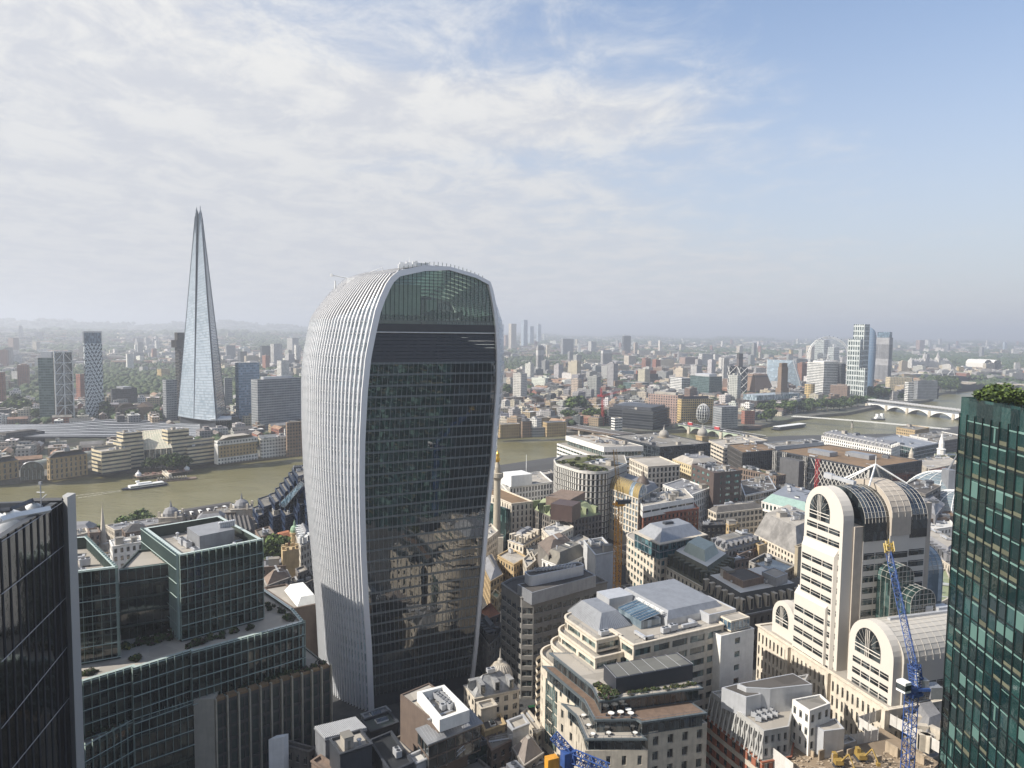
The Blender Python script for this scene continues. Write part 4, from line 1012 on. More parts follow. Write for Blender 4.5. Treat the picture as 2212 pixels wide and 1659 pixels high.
 B.vol([O(31, 51), O(36, 51), O(36, 59), O(31, 59)], 55, 58.5, st('curtain', fh=3.5), parapet=.2, cap=.2, mark=False, gl=GLASSB)
 B.clutter([O(22, 8), O(25, 8), O(25, 15), O(22, 15)], 56.5, 3); B.clutter([O(27.5, 17), O(33, 17), O(33, 45), O(27.5, 45)], 56.5, 5)
 B.done()
 # ---------------- stone block with dark glass upper storeys
 B = Bld('stone office with dark glass upper terraces, green roof and black plant room', wall=STONE, gl=GLASSD, roof=ROOFP, maxwin=50, span=STONE)
 v = 'B5'; p = lambda x, y, z: P2(v, x, y, z)
 bk = Vector((-E1[0], -E1[1]))
 def back(q, d): return (q[0] + bk.x * d, q[1] + bk.y * d)
 a, c = p(1165, 1352, 42), p(1665, 1272, 42)
 B.vol([a, c, back(c, 28), back(a, 28)], GN, 42, dict(bay=4.6, fh=4.5, wf=.40, hf=.62, dep=.5, ind=True), parapet=.6, base=1)
 a, b_, c = p(545, 1225, 38), p(622, 1512, 38), p(1158, 1503, 38)
 B.vol([a, b_, c, back(c, 12), back(a, 10)], GN, 38, dict(bay=4.5, fh=4.3, wf=.28, hf=.6, dep=.4, ind=True), parapet=.3, cap=.8)
 rim = solid('dark_rim', (.10, .12, .13), .4, .15)
 for z0, z1, pts in ((38, 41.5, [(545, 1218), (630, 1415), (1157, 1413)]), (41.5, 45.5, [(615, 1092), (702, 1252), (1060, 1246), (1105, 1272), (1670, 1190)]), (45.5, 49.5, [(680, 970), (742, 1092), (1635, 977)])):
  q = [p(x, y, z1) for x, y in pts]; dd = 14 if z0 == 38 else 24
  full = q + [back(q[-1], dd), back(q[0], dd if z0 != 38 else 8)]
  B.vol(inset(ccw(full), .9), z0, z1 - .3, dict(bay=1.7, fh=z1 - z0, wf=.95, hf=.92, dep=.1), wall=rim, span=rim, parapet=0, cap=.1, mark=False)
  m = MB(); m.prism(ccw(full), z1 - .45, z1, 0); B.part('terrace_slab', m, [rim]); rails(B, q, z1)
  m = MB(); m.add([(x, y, z1 + .02) for x, y in inset(ccw(full), .7)], [tuple(range(len(full)))]); B.part('terrace_deck', m, ROOFP if z0 != 41.5 else solid('timber_deck', (.16, .11, .08), .8, .3))
 z = 49.52
 bxp = [p(885, 1030, z), p(1540, 905, z), p(1400, 800, z), p(780, 910, z)]; q = ccw(bxp)
 m = MB(); m.prism(q, 49.5, 54); B.part('plant_box', m, solid('plant_black', (.03, .034, .045), .5, .15))
 m = MB(); m.add([(x, y, 54.05) for x, y in inset(q, .5)], [(0, 1, 2, 3)]); B.part('plant_mesh_roof', m, solid('mesh_grey', (.17, .17, .155), .8, .35, .8, streak=False))
 for k in range(7):
  m = MB(); f = k / 6; a_, b2 = Vector(q[0]).lerp(Vector(q[1]), f), Vector(q[3]).lerp(Vector(q[2]), f); m.tube((a_.x, a_.y, 54.15), (b2.x, b2.y, 54.15), .1, 4); B.part('roof_beam', m, METAL)
 for x0, y0, x1, y1, n_, s_ in ((720, 960, 870, 1050, 46, .8), (760, 1060, 870, 1040, 22, .8), (900, 1045, 1240, 985, 26, .5), (1300, 985, 1590, 940, 22, .5)):
  a_, b2 = P(v, x0, y0, z), P(v, x1, y1, z); shrubs(B.root, (a_.x, a_.y, 0), (b2.x, b2.y, 0), n_, z, .7, s_)
 # terrace tables
 tb = shared('terrace_table', lambda b: (b.rev((0, 0, .7), [(.02, 0), (.75, .02), (.75, .06)], 12, 0), b.tube((0, 0, 0), (0, 0, .7), .05, 5, 0), [b.box((1.0 * math.cos(k * 1.57), 1.0 * math.sin(k * 1.57), 0), (.4, .4, .45), k * 1.57, 1) for k in range(4)]), [WPAINT, DMETAL])
 wh = {0: 'left end of the row', 1: 'second along', 2: 'third along', 3: 'right end of the row'}
 for i, (x, y) in enumerate(((845, 1215), (925, 1205), (990, 1182), (1012, 1215))):
  o = bpy.data.objects.new('terrace_table', tb); COL.objects.link(o); o.location = P(v, x, y, 45.55); o.scale = (1.2, 1.2, 1.2)
  tag(o, 'round white table on the timber roof terrace, ' + wh[i], 'table', 'white tables on the timber terrace')
 for i, (x, y, w_) in enumerate(((610, 1225, 'farthest back'), (655, 1310, 'halfway along the side'), (690, 1385, 'in the near left corner'), (825, 1375, 'in the middle of the front'), (1050, 1375, 'near the right end'))):
  o = bpy.data.objects.new('terrace_table', tb); COL.objects.link(o); o.location = P(v, x, y, 41.6); o.scale = (.9, .9, .9); o.rotation_euler.z = i
  tag(o, 'small table on the pale lower terrace, ' + w_, 'table', 'tables on the pale lower terrace')
 B.done()
 # ---------------- ribbed grey block with air conditioners
 B = Bld('grey office with leaning ribs, rooftop air conditioners and red brick lower storeys', wall=solid('pale_grey_cladding', (.38, .375, .36), .6, .2), gl=GLASSD, roof=ROOFP, maxwin=70)
 a = P2('B5', 1700, 1008, 42); c = P2('B6', 205, 1215, 42); d = P2('B6', 400, 1180, 42)
 a = (a[0], a[1]); e = (a[0] + 26, a[1] + 12)
 rb = [a, c, d, (d[0] + 6, d[1] + 12), (e[0] + 8, e[1])]
 B.vol(rb, 34, 42, dict(bay=1.9, fh=3.7, wf=.5, hf=.62, dep=.7, ind=True), parapet=.7)
 B.vol(inset(ccw(rb), -.6), GN, 34, dict(bay=3.2, fh=3.8, wf=.5, hf=.6, dep=.35, ind=True), wall=RED, span=STONE, parapet=0, cornice=.5, mark=False)
 T = (Vector(c) - Vector(a)); L = T.length; T /= L; N = Vector((T.y, -T.x)); N = N if N.dot(-Vector(a)) > 0 else -N
 for k in range(13):
  m = MB(); q = Vector(a) + T * (k * L / 12); m.tube((q.x + N.x * 1.6, q.y + N.y * 1.6, 34), (q.x + N.x * .1, q.y + N.y * .1, 41), .28, 4); B.part('leaning_rib', m, B.wall)
 p6 = lambda x, y, z: P2('B6', x, y, z)
 # plant enclosure, dark felt top
 for pts, z in (([(70, 955), (185, 930), (60, 865), (0, 850), (-120, 880)], 47), ([(255, 890), (580, 855), (430, 770), (0, 850), (70, 880)], 48.5)):
  q = ccw([p6(x, y, z) for x, y in pts]); m = MB(); m.prism(q, 41, z); B.part('plant_enclosure', m, LMETAL); m = MB(); m.add([(x, y, z + .06) for x, y in inset(q, .4)], [tuple(range(len(q)))]); B.part('roof', m, ROOFD)
 q = [p6(425, 970, 46), p6(560, 1060, 46), p6(720, 1000, 46), p6(640, 930, 46)]; B.vol(q, 30, 46, st('punch', bay=2.6, fh=3.6), wall=WHITE, parapet=.5, mark=False, roof=ROOFG)
 q = [p6(565, 1120, 42), p6(670, 1190, 42), p6(830, 1170, 42), p6(760, 1090, 42)]; B.vol(q, 25, 41, None, wall=LMETAL, parapet=.3, roof=ROOFP, mark=False)
 q = [p6(700, 1290, 36), p6(760, 1340, 36), p6(920, 1290, 36), p6(850, 1240, 36)]; B.vol(q, 20, 36, None, wall=METAL, parapet=.8, roof=ROOFP, mark=False)
 for i in range(4):
  for j in range(3):
   q = P('B6', 95 + i * 42 + j * 34, 1075 - i * 12 + j * 32, 41.4); inst(CL[0][1], 'air_conditioner', B.root, (q.x, q.y, 41.3), -.5, (.62, .62, .9))
 for i in range(4):
  for j in range(2): q = P('B6', 520 + i * 28, 1235 - i * 5 + j * 25, 36); inst(CL[0][1], 'air_conditioner', B.root, (q.x, q.y, 36), .3, (.6, .6, .8))
 B.done()
stepped()
def striped():
 B = Bld('dark striped office block with cut corner and grey rooftop plant', wall=solid('shaded_concrete', (.20, .19, .175), .8, .15), gl=GLASSD, roof=ROOFD, maxwin=90)
 z = 53; v = 'B3'; q = [P2(v, 235, 1180, z), P2(v, 392, 1290, z), P2(v, 485, 1292, z), P2(v, 1050, 1165, z)]
 bk = (Vector(q[0]) - Vector(q[1])).normalized(); q = q + [tuple(Vector(q[3]) + bk * 22), tuple(Vector(q[0]) + Vector((4, 6)))]
 B.vol(q, GN, z, dict(bay=4.2, fh=4.0, wf=.86, hf=.60, dep=.35, ind=True), parapet=.8, cap=3.2, cornice=.3)
 c = [P2(v, 358, 1180, 57), P2(v, 470, 1245, 57), P2(v, 965, 1110, 57), P2(v, 870, 1060, 57)]
 B.vol(c, 52, 56.5, None, parapet=.2, wall=METAL, roof=ROOFD, mark=False)
 c = [P2(v, 405, 1095, 60), P2(v, 455, 1135, 60), P2(v, 880, 1045, 60), P2(v, 830, 1015, 60)]
 B.vol(fillet(c, [0, 1, 2, 3], 1.5, 4), 56.4, 60.2, None, parapet=.5, wall=LMETAL, roof=ROOFD, mark=False)
 cc = np.mean(np.array(c), axis=0)
 for k in range(12):
  q_ = Vector(c[0]).lerp(Vector(c[2]), .2 + .055 * k); inst(CL[0][1], 'air_conditioner', B.root, (q_.x, q_.y, 59.7), .9, (.5, .9, .7))
 B.done()
striped()
# ================================================================ cream vaulted tower and its barrel roofs
VG = facmat('vault_glass_grid', (.55, .49, .40), (.02, .028, .035), bay=1.45, fh=1.9, wf=.86, hf=.88, rough=.6, wrough=.1, var=.1)
def vaults():
 t_ = Vector((.29, -.957, 0)); n_ = Vector((-.957, -.29, 0)); b_ = -n_; v = 'B6'
 ivory = solid('ivory_panel', (.62, .58, .52), .7, .10, streak=False); tan = solid('tan_panel', (.42, .37, .31), .75, .15)
 ref = P(v, 720, 740, 37); ref.z = 0
 B = Bld('cream tower of offices with giant barrel vaults and striped windows', wall=ivory, gl=GLASSD, roof=ROOFP, span=ivory, maxwin=100)
 def Wd(a, s): q = ref + t_ * a + b_ * s; return (q.x, q.y)
 B.ensure([Wd(0, 0), Wd(-20, 0), Wd(-20, 30)], GN); rt_ = B.root; use([Wd(28, -3), Wd(-35, -3), Wd(-35, 38), Wd(28, 38)])
 def arch(a0, a1, zs_, n=18, rz=None):
  r = abs(a1 - a0) / 2; c = (a0 + a1) / 2; rz = rz or r
  return [(c - r * math.cos(math.pi * i / n), zs_ + rz * math.sin(math.pi * i / n)) for i in range(n + 1)]
 def barrel(a0, a1, s0, s1, zb, zs_, mat, name, rz=None, step=1.6, rib=None):
  pr = [(a0, zb)] + arch(a0, a1, zs_, 18, rz) + [(a1, zb)]; m = MB(); ns = max(1, int((s1 - s0) / step))
  rows = [[(*Wd(a, s0 + (s1 - s0) * k / ns), z) for a, z in pr] for k in range(ns + 1)]; m.grid(rows)
  e = [(*Wd(a, s0), z) for a, z in pr]; m.add(e, [tuple(range(len(e)))]); e = [(*Wd(a, s1), z) for a, z in pr]; m.add(e, [tuple(range(len(e) - 1, -1, -1))])
  B.part(name, m, mat)
  if rib:
   rw = MB();
   for k in range(ns + 1):
    s_ = s0 + (s1 - s0) * k / ns; ps = [(*Wd((a - (a0 + a1) / 2) * 1.008 + (a0 + a1) / 2, s_), z + .06) for a, z in pr[1:-1]]
    for x, y in zip(ps, ps[1:]): rw.tube(x, y, .055, 3)
   for i in range(1, 18):
    a, z = pr[i + 1]; a = (a - (a0 + a1) / 2) * 1.008 + (a0 + a1) / 2; rw.tube((*Wd(a, s0), z + .06), (*Wd(a, s1), z + .06), .045, 3)
   B.part('glazing_bars', rw, rib)
 def archfront(a0, a1, s, zs_, win0, win1, wz, wr):
  """outer shallow ring, big arched window with cross bars, set on a front plane at s (towards us)"""
  c = (win0 + win1) / 2; r = (win1 - win0) / 2; m = MB(); n = 16
  pts = [(*Wd(c - r * math.cos(math.pi * i / n), s - .12), wz + wr * math.sin(math.pi * i / n)) for i in range(n + 1)]; pts = [(*Wd(win0, s - .12), wz - 2.8)] + pts + [(*Wd(win1, s - .12), wz - 2.8)]
  m.add(pts, [tuple(range(len(pts)))]); B.part('arched_window', m, GLASSD)
  m = MB()
  for a in (c - 1.25, c - .55, c + .15): m.box((*Wd(a + .5, s - .22), wz - 2.8), (.16, .22, wr + 2.4), math.atan2(b_.y, b_.x))
  for z in (wz - 1.2, wz - .1): m.tube((*Wd(win0, s - .25), z), (*Wd(win1, s - .25), z), .16, 4)
  for k in range(1, 9):
   an = math.pi * k / 9; m.tube((*Wd(c - r * .35 * math.cos(an), s - .22), wz + wr * .35 * math.sin(an)), (*Wd(c - r * math.cos(an), s - .22), wz + wr * math.sin(an)), .05, 3)
  B.part('window_bars', m, ivory)
 def strips(a0, a1, s, z0, z1, fh=3.85, edge=.8, cols=3, dh=.42, side=False, name='window'):
  """two line ribbon windows per storey on the plane at s; side=True: on the flank at a=a0 running along s..a1"""
  k = 0; z = z0
  while z + fh <= z1 + .1:
   for j in range(cols):
    u0 = a0 + edge + (a1 - a0 - 2 * edge) * j / cols + .18; u1 = a0 + edge + (a1 - a0 - 2 * edge) * (j + 1) / cols - .18; zz = z - j * .0
    m = MB()
    for za, zb in (((zz + .3, zz + 1.9), (zz + 2.05, zz + 2.4)) if side else ((zz + .3, zz + 1.3), (zz + 1.5, zz + 2.15))):
     if side: p, q = Wd(s + .06, u0), Wd(s + .06, u1)
     else: p, q = Wd(u0, s - .06), Wd(u1, s - .06)
     m.quad((*p, za), (*q, za), (*q, zb), (*p, zb))
    B.part(name, m, GLASSD)
   z += fh
 # main tower: front slab with arch, then bays behind
 W0, W1 = -16.6, 1.0
 zt = 88
 barrel(W0 + .8, W1 + 1.6, 0, 4.2, 34, zt, ivory, 'front_slab', rz=9.6)
 archfront(W0, W1, 0, zt, -13.4, -3.6, zt + .4, 6.2)
 strips(W0 + 1.2, W1 + 1.2, 0, 36, 86, cols=3)
 # lower stage steps forward and left
 for zz, a0, a1, s in ((78, W0 + 1.2, W1 - .6, -1.1), (60, W0 - .5, W1 - 2.5, -1.9)):
  m = MB(); pr = ccw([Wd(a0, s), Wd(a1, s), Wd(a1 + .6, 0), Wd(a0 - .6, 0)]); up_ = ccw([Wd(a0, -.05), Wd(a1, -.05), Wd(a1 + .6, 0), Wd(a0 - .6, 0)])
  m.prism(pr, 34, zz - 2.5, cap=False); m.prism(pr, zz - 2.5, zz, 0, up_); B.part('front_bay', m, ivory); strips(a0 + .2, a1 - .2, s, 36, zz - 3, cols=3, edge=.15)
 # stair pier then vaulted bays
 m = MB(); m.prism(ccw([Wd(W0, 4.2), Wd(W1 + 2.2, 4.2), Wd(W1 + 2.2, 7.6), Wd(W0, 7.6)]), 34, 86); B.part('pier', m, tan)
 for s0, s1, mt, ex, zz in ((7.6, 17.5, VG, 2.8, 87.0), (17.5, 25.5, None, 3.8, 88.6), (25.5, 33.5, VG, 2.8, 87.0)):
  a0, a1 = W0 - ex + 1, W1 + ex
  if mt: barrel(a0, a1, s0, s1, zz - 6, zz, GLASSD, 'vault_glass', rz=10.2, step=1.4, rib=ivory)
  else: barrel(a0, a1, s0, s1, zz - 6, zz, tan, 'vault_panels', rz=10.4, step=2.4, rib=ivory)
  m = MB(); m.prism(ccw([Wd(a0 + .4, s0), Wd(a1 - .4, s0), Wd(a1 - .4, s1), Wd(a0 + .4, s1)]), 34, zz - 5.9); B.part('shaft_wall', m, ivory)
  strips(s0, s1, a1 - .4, 36, zz - 7, cols=2 if s1 - s0 > 9 else 1, side=True, edge=.25, name='window')
 m = MB(); m.prism(ccw([Wd(W0 - 1, 33.5), Wd(W1 + 1, 33.5), Wd(W1 + 1, 37), Wd(W0 - 1, 37)]), 34, 92); B.part('rear_slab', m, tan)
 # left back barrel visible past the tower's far flank and the frame on the crown
 m = MB(); c1 = Wd(-8, 18); tp = (*Wd(-8, 22), 104)
 for q in ((-14, 14, 98), (-2, 14, 98), (-14, 30, 98), (-2, 30, 98), (-8, 10, 99)): m.tube(tp, (*Wd(q[0], q[1]), q[2]), .28, 4)
 m.tube(tp, (tp[0], tp[1], 107), .12, 4); B.part('crown_frame', m, WPAINT)
 m = MB(); m.box((*Wd(-8, 9), 98.5), (10, 1.2, 1.2), math.atan2(t_.y, t_.x)); m.box((*Wd(-15, 9), 98.2), (4, 1.6, 1.8), math.atan2(t_.y, t_.x)); B.part('cleaning_crane', m, LMETAL)
 # glass stair barrels on the flank
 for s0, s1, a0, a1, zb, zz in ((14, 23.5, 3, 9, 55, 69.5), (17.5, 27.5, 8, 14, 54, 63)):
  r = (s1 - s0) / 2; c = (s0 + s1) / 2; n = 14; pr = [(s0, zb)] + [(c - r * math.cos(math.pi * i / n), zz + r * .9 * math.sin(math.pi * i / n)) for i in range(n + 1)] + [(s1, zb)]
  m = MB(); m.grid([[(*Wd(a, s), z) for s, z in pr] for a in (a0, a1)]); m.add([(*Wd(a1, s), z) for s, z in pr], [tuple(range(len(pr)))]); B.part('glass_vault', m, GLASSG)
  m = MB()
  for a in np.linspace(a0, a1, 4):
   ps = [(*Wd(a + .05, s), z + .05) for s, z in pr]; [m.tube(x, y, .11, 3) for x, y in zip(ps, ps[1:])]
  for s, z in pr[1:-1:2]: m.tube((*Wd(a0, s), z + .05), (*Wd(a1, s), z + .05), .09, 3)
  for s in np.linspace(s0, s1, 7): m.tube((*Wd(a1 + .06, s), zb), (*Wd(a1 + .06, s), zz + r * .9 * math.sqrt(max(0, 1 - ((s - c) / r) ** 2))), .08, 3)
  for z in np.arange(zb + 1.5, zz + r * .8, 1.7):
   hw = r if z < zz else r * math.sqrt(max(0, 1 - ((z - zz) / (r * .9)) ** 2)); m.tube((*Wd(a1 + .06, c - hw), z), (*Wd(a1 + .06, c + hw), z), .08, 3)
  B.part('glazing_bars', m, ivory)
 # low barrels: right (near) and left (far)
 barrel(7.5, 25.5, 0, 3.2, 36, 51.0, ivory, 'front_slab', rz=9.2); archfront(7.5, 25.5, 0, 51, 10.2, 20.6, 51.2, 6.2)
 strips(8.5, 25, 0, 37, 48, cols=4, fh=3.6)
 barrel(6.5, 26.2, 3.2, 42, 36, 50.5, solid('zinc_vault', (.54, .51, .46), .5, .15, streak=False), 'barrel_roof', rz=9.2, step=2.6, rib=ivory)
 m = MB(); strips(4, 40, 26.2, 38, 48, cols=9, fh=3.6, side=True, edge=.3)
 m = MB(); m.box((*Wd(16, 22), 59.6), (30, 1.2, .8), math.atan2(b_.y, b_.x)); m.box((*Wd(14, 30), 59.4), (5, 3, 1.8), math.atan2(b_.y, b_.x)); m.box((*Wd(13, 25), 59.4), (3, 2.4, 2.2), math.atan2(b_.y, b_.x)); B.part('ridge_plant', m, LMETAL)
 barrel(-31, -18.5, 0, 3, 36, 44.2, ivory, 'front_slab', rz=6.8); archfront(-31, -18.5, 0, 44, -29, -22, 44.4, 4.6)
 barrel(-31.4, -17.8, 3, 22, 36, 43.8, solid('zinc_vault', (.54, .51, .46), .5, .15), 'barrel_roof', rz=6.8, step=2.4, rib=ivory)
 # far flank barrel behind the tower
 barrel(-14, 0, 37, 46, 34, 66, GLASSL, 'rear_barrel', rz=8, step=2.2, rib=ivory)
 # podium with tall windows
 pod = [Wd(-36, -2.5), Wd(27, -2.5), Wd(27, 44), Wd(-36, 44)]
 B.vol(pod, GN, 38, dict(bay=2.2, fh=5.4, wf=.42, hf=.74, dep=.6, ind=True), wall=CREAM, parapet=.5, cornice=.7, cap=2.2, base=1.5, mark=False)
 for a in (-17, 3, 27):
  m = MB(); m.box((*Wd(a - .6, -3.1), GN), (1.4, 1.4, 22.5), math.atan2(b_.y, b_.x)); B.part('pilaster', m, CREAM)
 B.done()
vaults()
# ================================================================ cranes
def crane_mast(v, x, y, depth, wd, ztop, zb, mat, name, label, jibs, cab=True, grp='tower cranes'):
 p = PD(v, x, y, depth); rt_ = root(name, (p.x, p.y, zb), label, 'crane', grp)
 m = MB(); m.truss((p.x, p.y, zb), (p.x, p.y, ztop), wd, wd * .068, int((ztop - zb) / (wd * .9))); m.obj('mast', mat, rt_)
 m = MB(); m.box((p.x, p.y, ztop), (wd * 1.7, wd * 1.7, .7), .4); m.tube((p.x, p.y, ztop + .7), (p.x, p.y, ztop + 1.6), wd * .7, 10); m.obj('slewing_ring', mat, rt_)
 if cab:
  m = MB(); q = Vector((p.x - wd * 1.3, p.y - wd * .6, ztop + 1.2)); m.box(tuple(q), (1.8, 2.2, 2.3), .4, 0); m.box((q.x, q.y, q.z + .5), (1.85, 2.26, 1.2), .4, 1); m.obj('cab', [WPAINT, GLASSD], rt_)
 for nm, a, b, w_, mt in jibs:
  m = MB(); m.truss(a, b, w_, w_ * .06, int((Vector(b) - Vector(a)).length / (w_ * .95)), 0, 3); m.obj(nm, mt, rt_)
 return rt_, p
def cranes():
 # blue luffing crane at the right
 p = PD('B6', 1345, 930, 150); top = p.z; tip = PD('B4', 1165, 885, 172); foot = Vector((p.x + .8, p.y, top + 5)); cj = PD('B6', 1500, 950, 149)
 rt_, q = crane_mast('B6', 1345, 930, 150, 1.9, top, GN, BLUEP, 'tower_crane', 'tall blue lattice crane with steep jib in front of the green tower', [('jib', foot, tip, 1.5, BLUEP)])
 m = MB(); a = Vector((q.x, q.y, top + 1.6)); b = PD('B6', 1365, 700, 150); m.truss(a + Vector((1, 0, 0)), b, 1.8, .13, 8); m.tube(a + Vector((3.5, 0, 0)), b, .18, 4); m.tube(b, tip, .04, 3); m.tube(b + (tip - b) * .33, foot + (tip - foot) * .4, .03, 3); m.obj('a_frame', BLUEP, rt_)
 m = MB(); m.box((q.x + 2.5, q.y, top + 1.2), (6.5, 2.6, .6), .05, 0); m.box((q.x + 4.6, q.y, top - .5), (2.6, 2.6, 2.6), .05, 1); m.box((q.x + 2.4, q.y, top + 1.8), (1.6, 1.6, 1.6), .05, 1); m.rev((q.x + 1, q.y, top + 1.8), [(.5, 0), (.5, 3.5), (.3, 3.6)], 10, 2); m.obj('counterweight_deck', [BLUEP, METAL, WPAINT], rt_)
 m = MB(); m.truss(tip - (tip - foot).normalized() * 2, tip + Vector((0, 0, .6)), 1.7, .14, 4); m.tube(tip, tip + Vector((0, 0, 1.5)), .1, 4); m.tube(tip, tip - Vector((.8, 0, 1)), .3, 6); m.obj('jib_head', solid('crane_yellow', (.38, .27, .05), .5, .2), rt_)
 # orange crane, mid ground
 p = PD('B3', 1140, 580, 300); t2 = PD('B3', 1103, 150, 306)
 rt_, q = crane_mast('B3', 1140, 580, 300, 2.3, p.z, 18, YELP, 'tower_crane', 'orange lattice crane with near vertical jib behind the striped office', [('jib', (p.x, p.y, p.z + 2), tuple(t2), 1.5, solid('jib_ochre', (.40, .24, .08), .6, .3))], cab=False)
 m = MB(); m.box((p.x + 2, p.y, p.z + .8), (6, 2, 1.5), .3); m.tube((p.x + 2, p.y, p.z + 1), (p.x + 1.5, p.y, p.z + 8), .15, 4); m.obj('machinery_deck', DMETAL, rt_)
 # red crane on the south side
 p = PD('Z3', 1018, 690, 1086); z0 = GS; tip = PD('Z3', 1232, 630, 1100); h0 = PD('Z3', 1003, 622, 1084)
 rt_, q = crane_mast('Z3', 1018, 690, 1086, 3.0, p.z, GS, REDP, 'tower_crane', 'red crane with long jib beyond the river', [('jib', (p.x, p.y, p.z + 2), tuple(tip), 2.2, REDP)], cab=False)
 m = MB(); m.truss((p.x - 2, p.y, p.z + 1), tuple(h0), 2.0, .2, 5); m.tube(h0, tip, .12, 3); m.box((p.x - 5, p.y, p.z), (7, 3, 3)); m.obj('a_frame', REDP, rt_)
 # top of a blue crane poking up at the bottom edge
 a = PD('B5', 355, 1380, 150); b = PD('B5', 520, 1560, 148); c = PD('B5', 820, 1680, 146)
 rt_ = root('tower_crane', (b.x, b.y, GN), 'bright blue crane head poking up at the bottom edge', 'crane', 'tower cranes')
 m = MB(); m.truss(a, b, 1.5, .16, 7); m.obj('jib_head', BLUEP, rt_); m = MB(); m.truss(b, c, 2.0, .18, 9); m.obj('jib', BLUEP, rt_)
 m = MB(); m.tube((b.x - .6, b.y, b.z - 1), (b.x - .6, b.y, GN), .9, 8); m.box((b.x - 1, b.y, b.z - 2), (3.0, 1.8, 3.2), .5); m.obj('mast', BLUEP, rt_)
 m = MB(); m.box((b.x - 4.5, b.y + 1, b.z - 4.6), (2.6, 1.8, 3.8), .4, 0); m.truss((b.x - 8, b.y + 1, b.z - 5), (b.x + 1, b.y + 1, b.z - 5), 1.4, .07, 8, 1); m.obj('machinery_deck', [YELP, METAL], rt_)
cranes()
def site():
 v = 'B6'; z = 33
 B = Bld('demolition site with rubble slabs wrapped in white hoarding', 'demolition site', 'demolition_site', wall=solid('raw_concrete', (.36, .29, .21), .9, .35), roof=solid('rubble_floor', (.33, .25, .17), .95, .5, .5, streak=False))
 q = [P2(v, 230, 1330, z), P2(v, 400, 1560, z), P2(v, 1300, 1700, z), P2(v, 1560, 1460, z), P2(v, 1110, 1190, z), P2(v, 1000, 1250, z)]
 B.vol(q, 10, z, st('grid', bay=5, fh=5), parapet=0)
 hd = [(225, 1350), (500, 1250), (560, 1320), (700, 1365), (1085, 1290), (930, 1190), (1110, 1130), (1290, 1230), (1560, 1390)]
 w_ = MB(); pts = [P2(v, x, y, z) for x, y in hd]
 for a, b in zip(pts, pts[1:]):
  n = max(1, int((Vector(b) - Vector(a)).length / 2.4))
  for k in range(n):
   p, r = Vector(a).lerp(Vector(b), k / n), Vector(a).lerp(Vector(b), (k + .94) / n); h_ = z + 3.4; w_.quad((p.x, p.y, z), (r.x, r.y, z), (r.x, r.y, h_), (p.x, p.y, h_)); w_.box((p.x, p.y, z), (.12, .12, 4.0))
 B.part('hoarding', w_, solid('hoarding_white', (.55, .53, .50), .7, .2))
 w_ = MB(); pts = [P2(v, x, y, z + 2) for x, y in ((225, 1360), (430, 1520))]; w_.quad((*pts[0], 14), (*pts[1], 14), (*pts[1], z + 4), (*pts[0], z + 4)); B.part('scaffold_sheeting', w_, solid('hoarding_white', (.5, .5, .5)))
 rb = MB()
 for k in range(900):
  p = P(v, rnd.uniform(350, 1500), rnd.uniform(1370, 1530), z + .3)
  if not inpoly((p.x, p.y), ccw(q)): continue
  s_ = rnd.uniform(.12, .7) ** 1.5; vs = [(p.x + rnd.uniform(-s_, s_) * 1.5, p.y + rnd.uniform(-s_, s_), z + rnd.uniform(0, s_)) for _ in range(4)]; rb.add(vs, [(0, 1, 2), (0, 2, 3), (1, 3, 2), (0, 3, 1)])
 o = B.part('rubble', rb, solid('rubble', (.42, .34, .25), .95, .5, 1)); o['kind'] = 'stuff'
 for i in range(9):
  w_ = MB(); p = P(v, 560 + i * 105, 1400 + (i % 3) * 30, z); w_.box((p.x, p.y, z), (rnd.uniform(2, 5), .4, rnd.uniform(1.5, 3.2)), rnd.choice((.45, 2.0))); B.part('broken_wall', w_, B.wall)
 B.done()
 YEX = solid('dusty_yellow', (.30, .20, .05), .7, .4)
 for i, (x, y, lb) in enumerate(((770, 1480, 'yellow excavator with raised arm at the bottom edge of the rubble site'), (950, 1440, 'orange excavator working in the middle of the rubble site'))):
  p = P(v, x, y, z); rt_ = root('excavator', (p.x, p.y, z), lb, 'excavator', 'excavators'); s_ = 1
  m = MB(); [m.box((p.x + dx, p.y, z), (.5, 3.2, .8)) for dx in (-1, 1)]; m.obj('track', DMETAL, rt_)
  m = MB(); m.box((p.x, p.y, z + .9), (2.2, 3.0, 1.2)); m.box((p.x - .5, p.y + .6, z + 2.1), (1, 1.4, 1.1)); m.obj('body', YEX, rt_)
  m = MB(); m.tube((p.x + .4, p.y - 1, z + 1.5), (p.x + 1.5, p.y - 3, z + 5), .25, 5); m.tube((p.x + 1.5, p.y - 3, z + 5), (p.x + 2.2, p.y - 5, z + 2.4), .2, 5); m.box((p.x + 2.2, p.y - 5, z + 1.6), (.9, .9, .8)); m.obj('arm', YEX, rt_)
site()
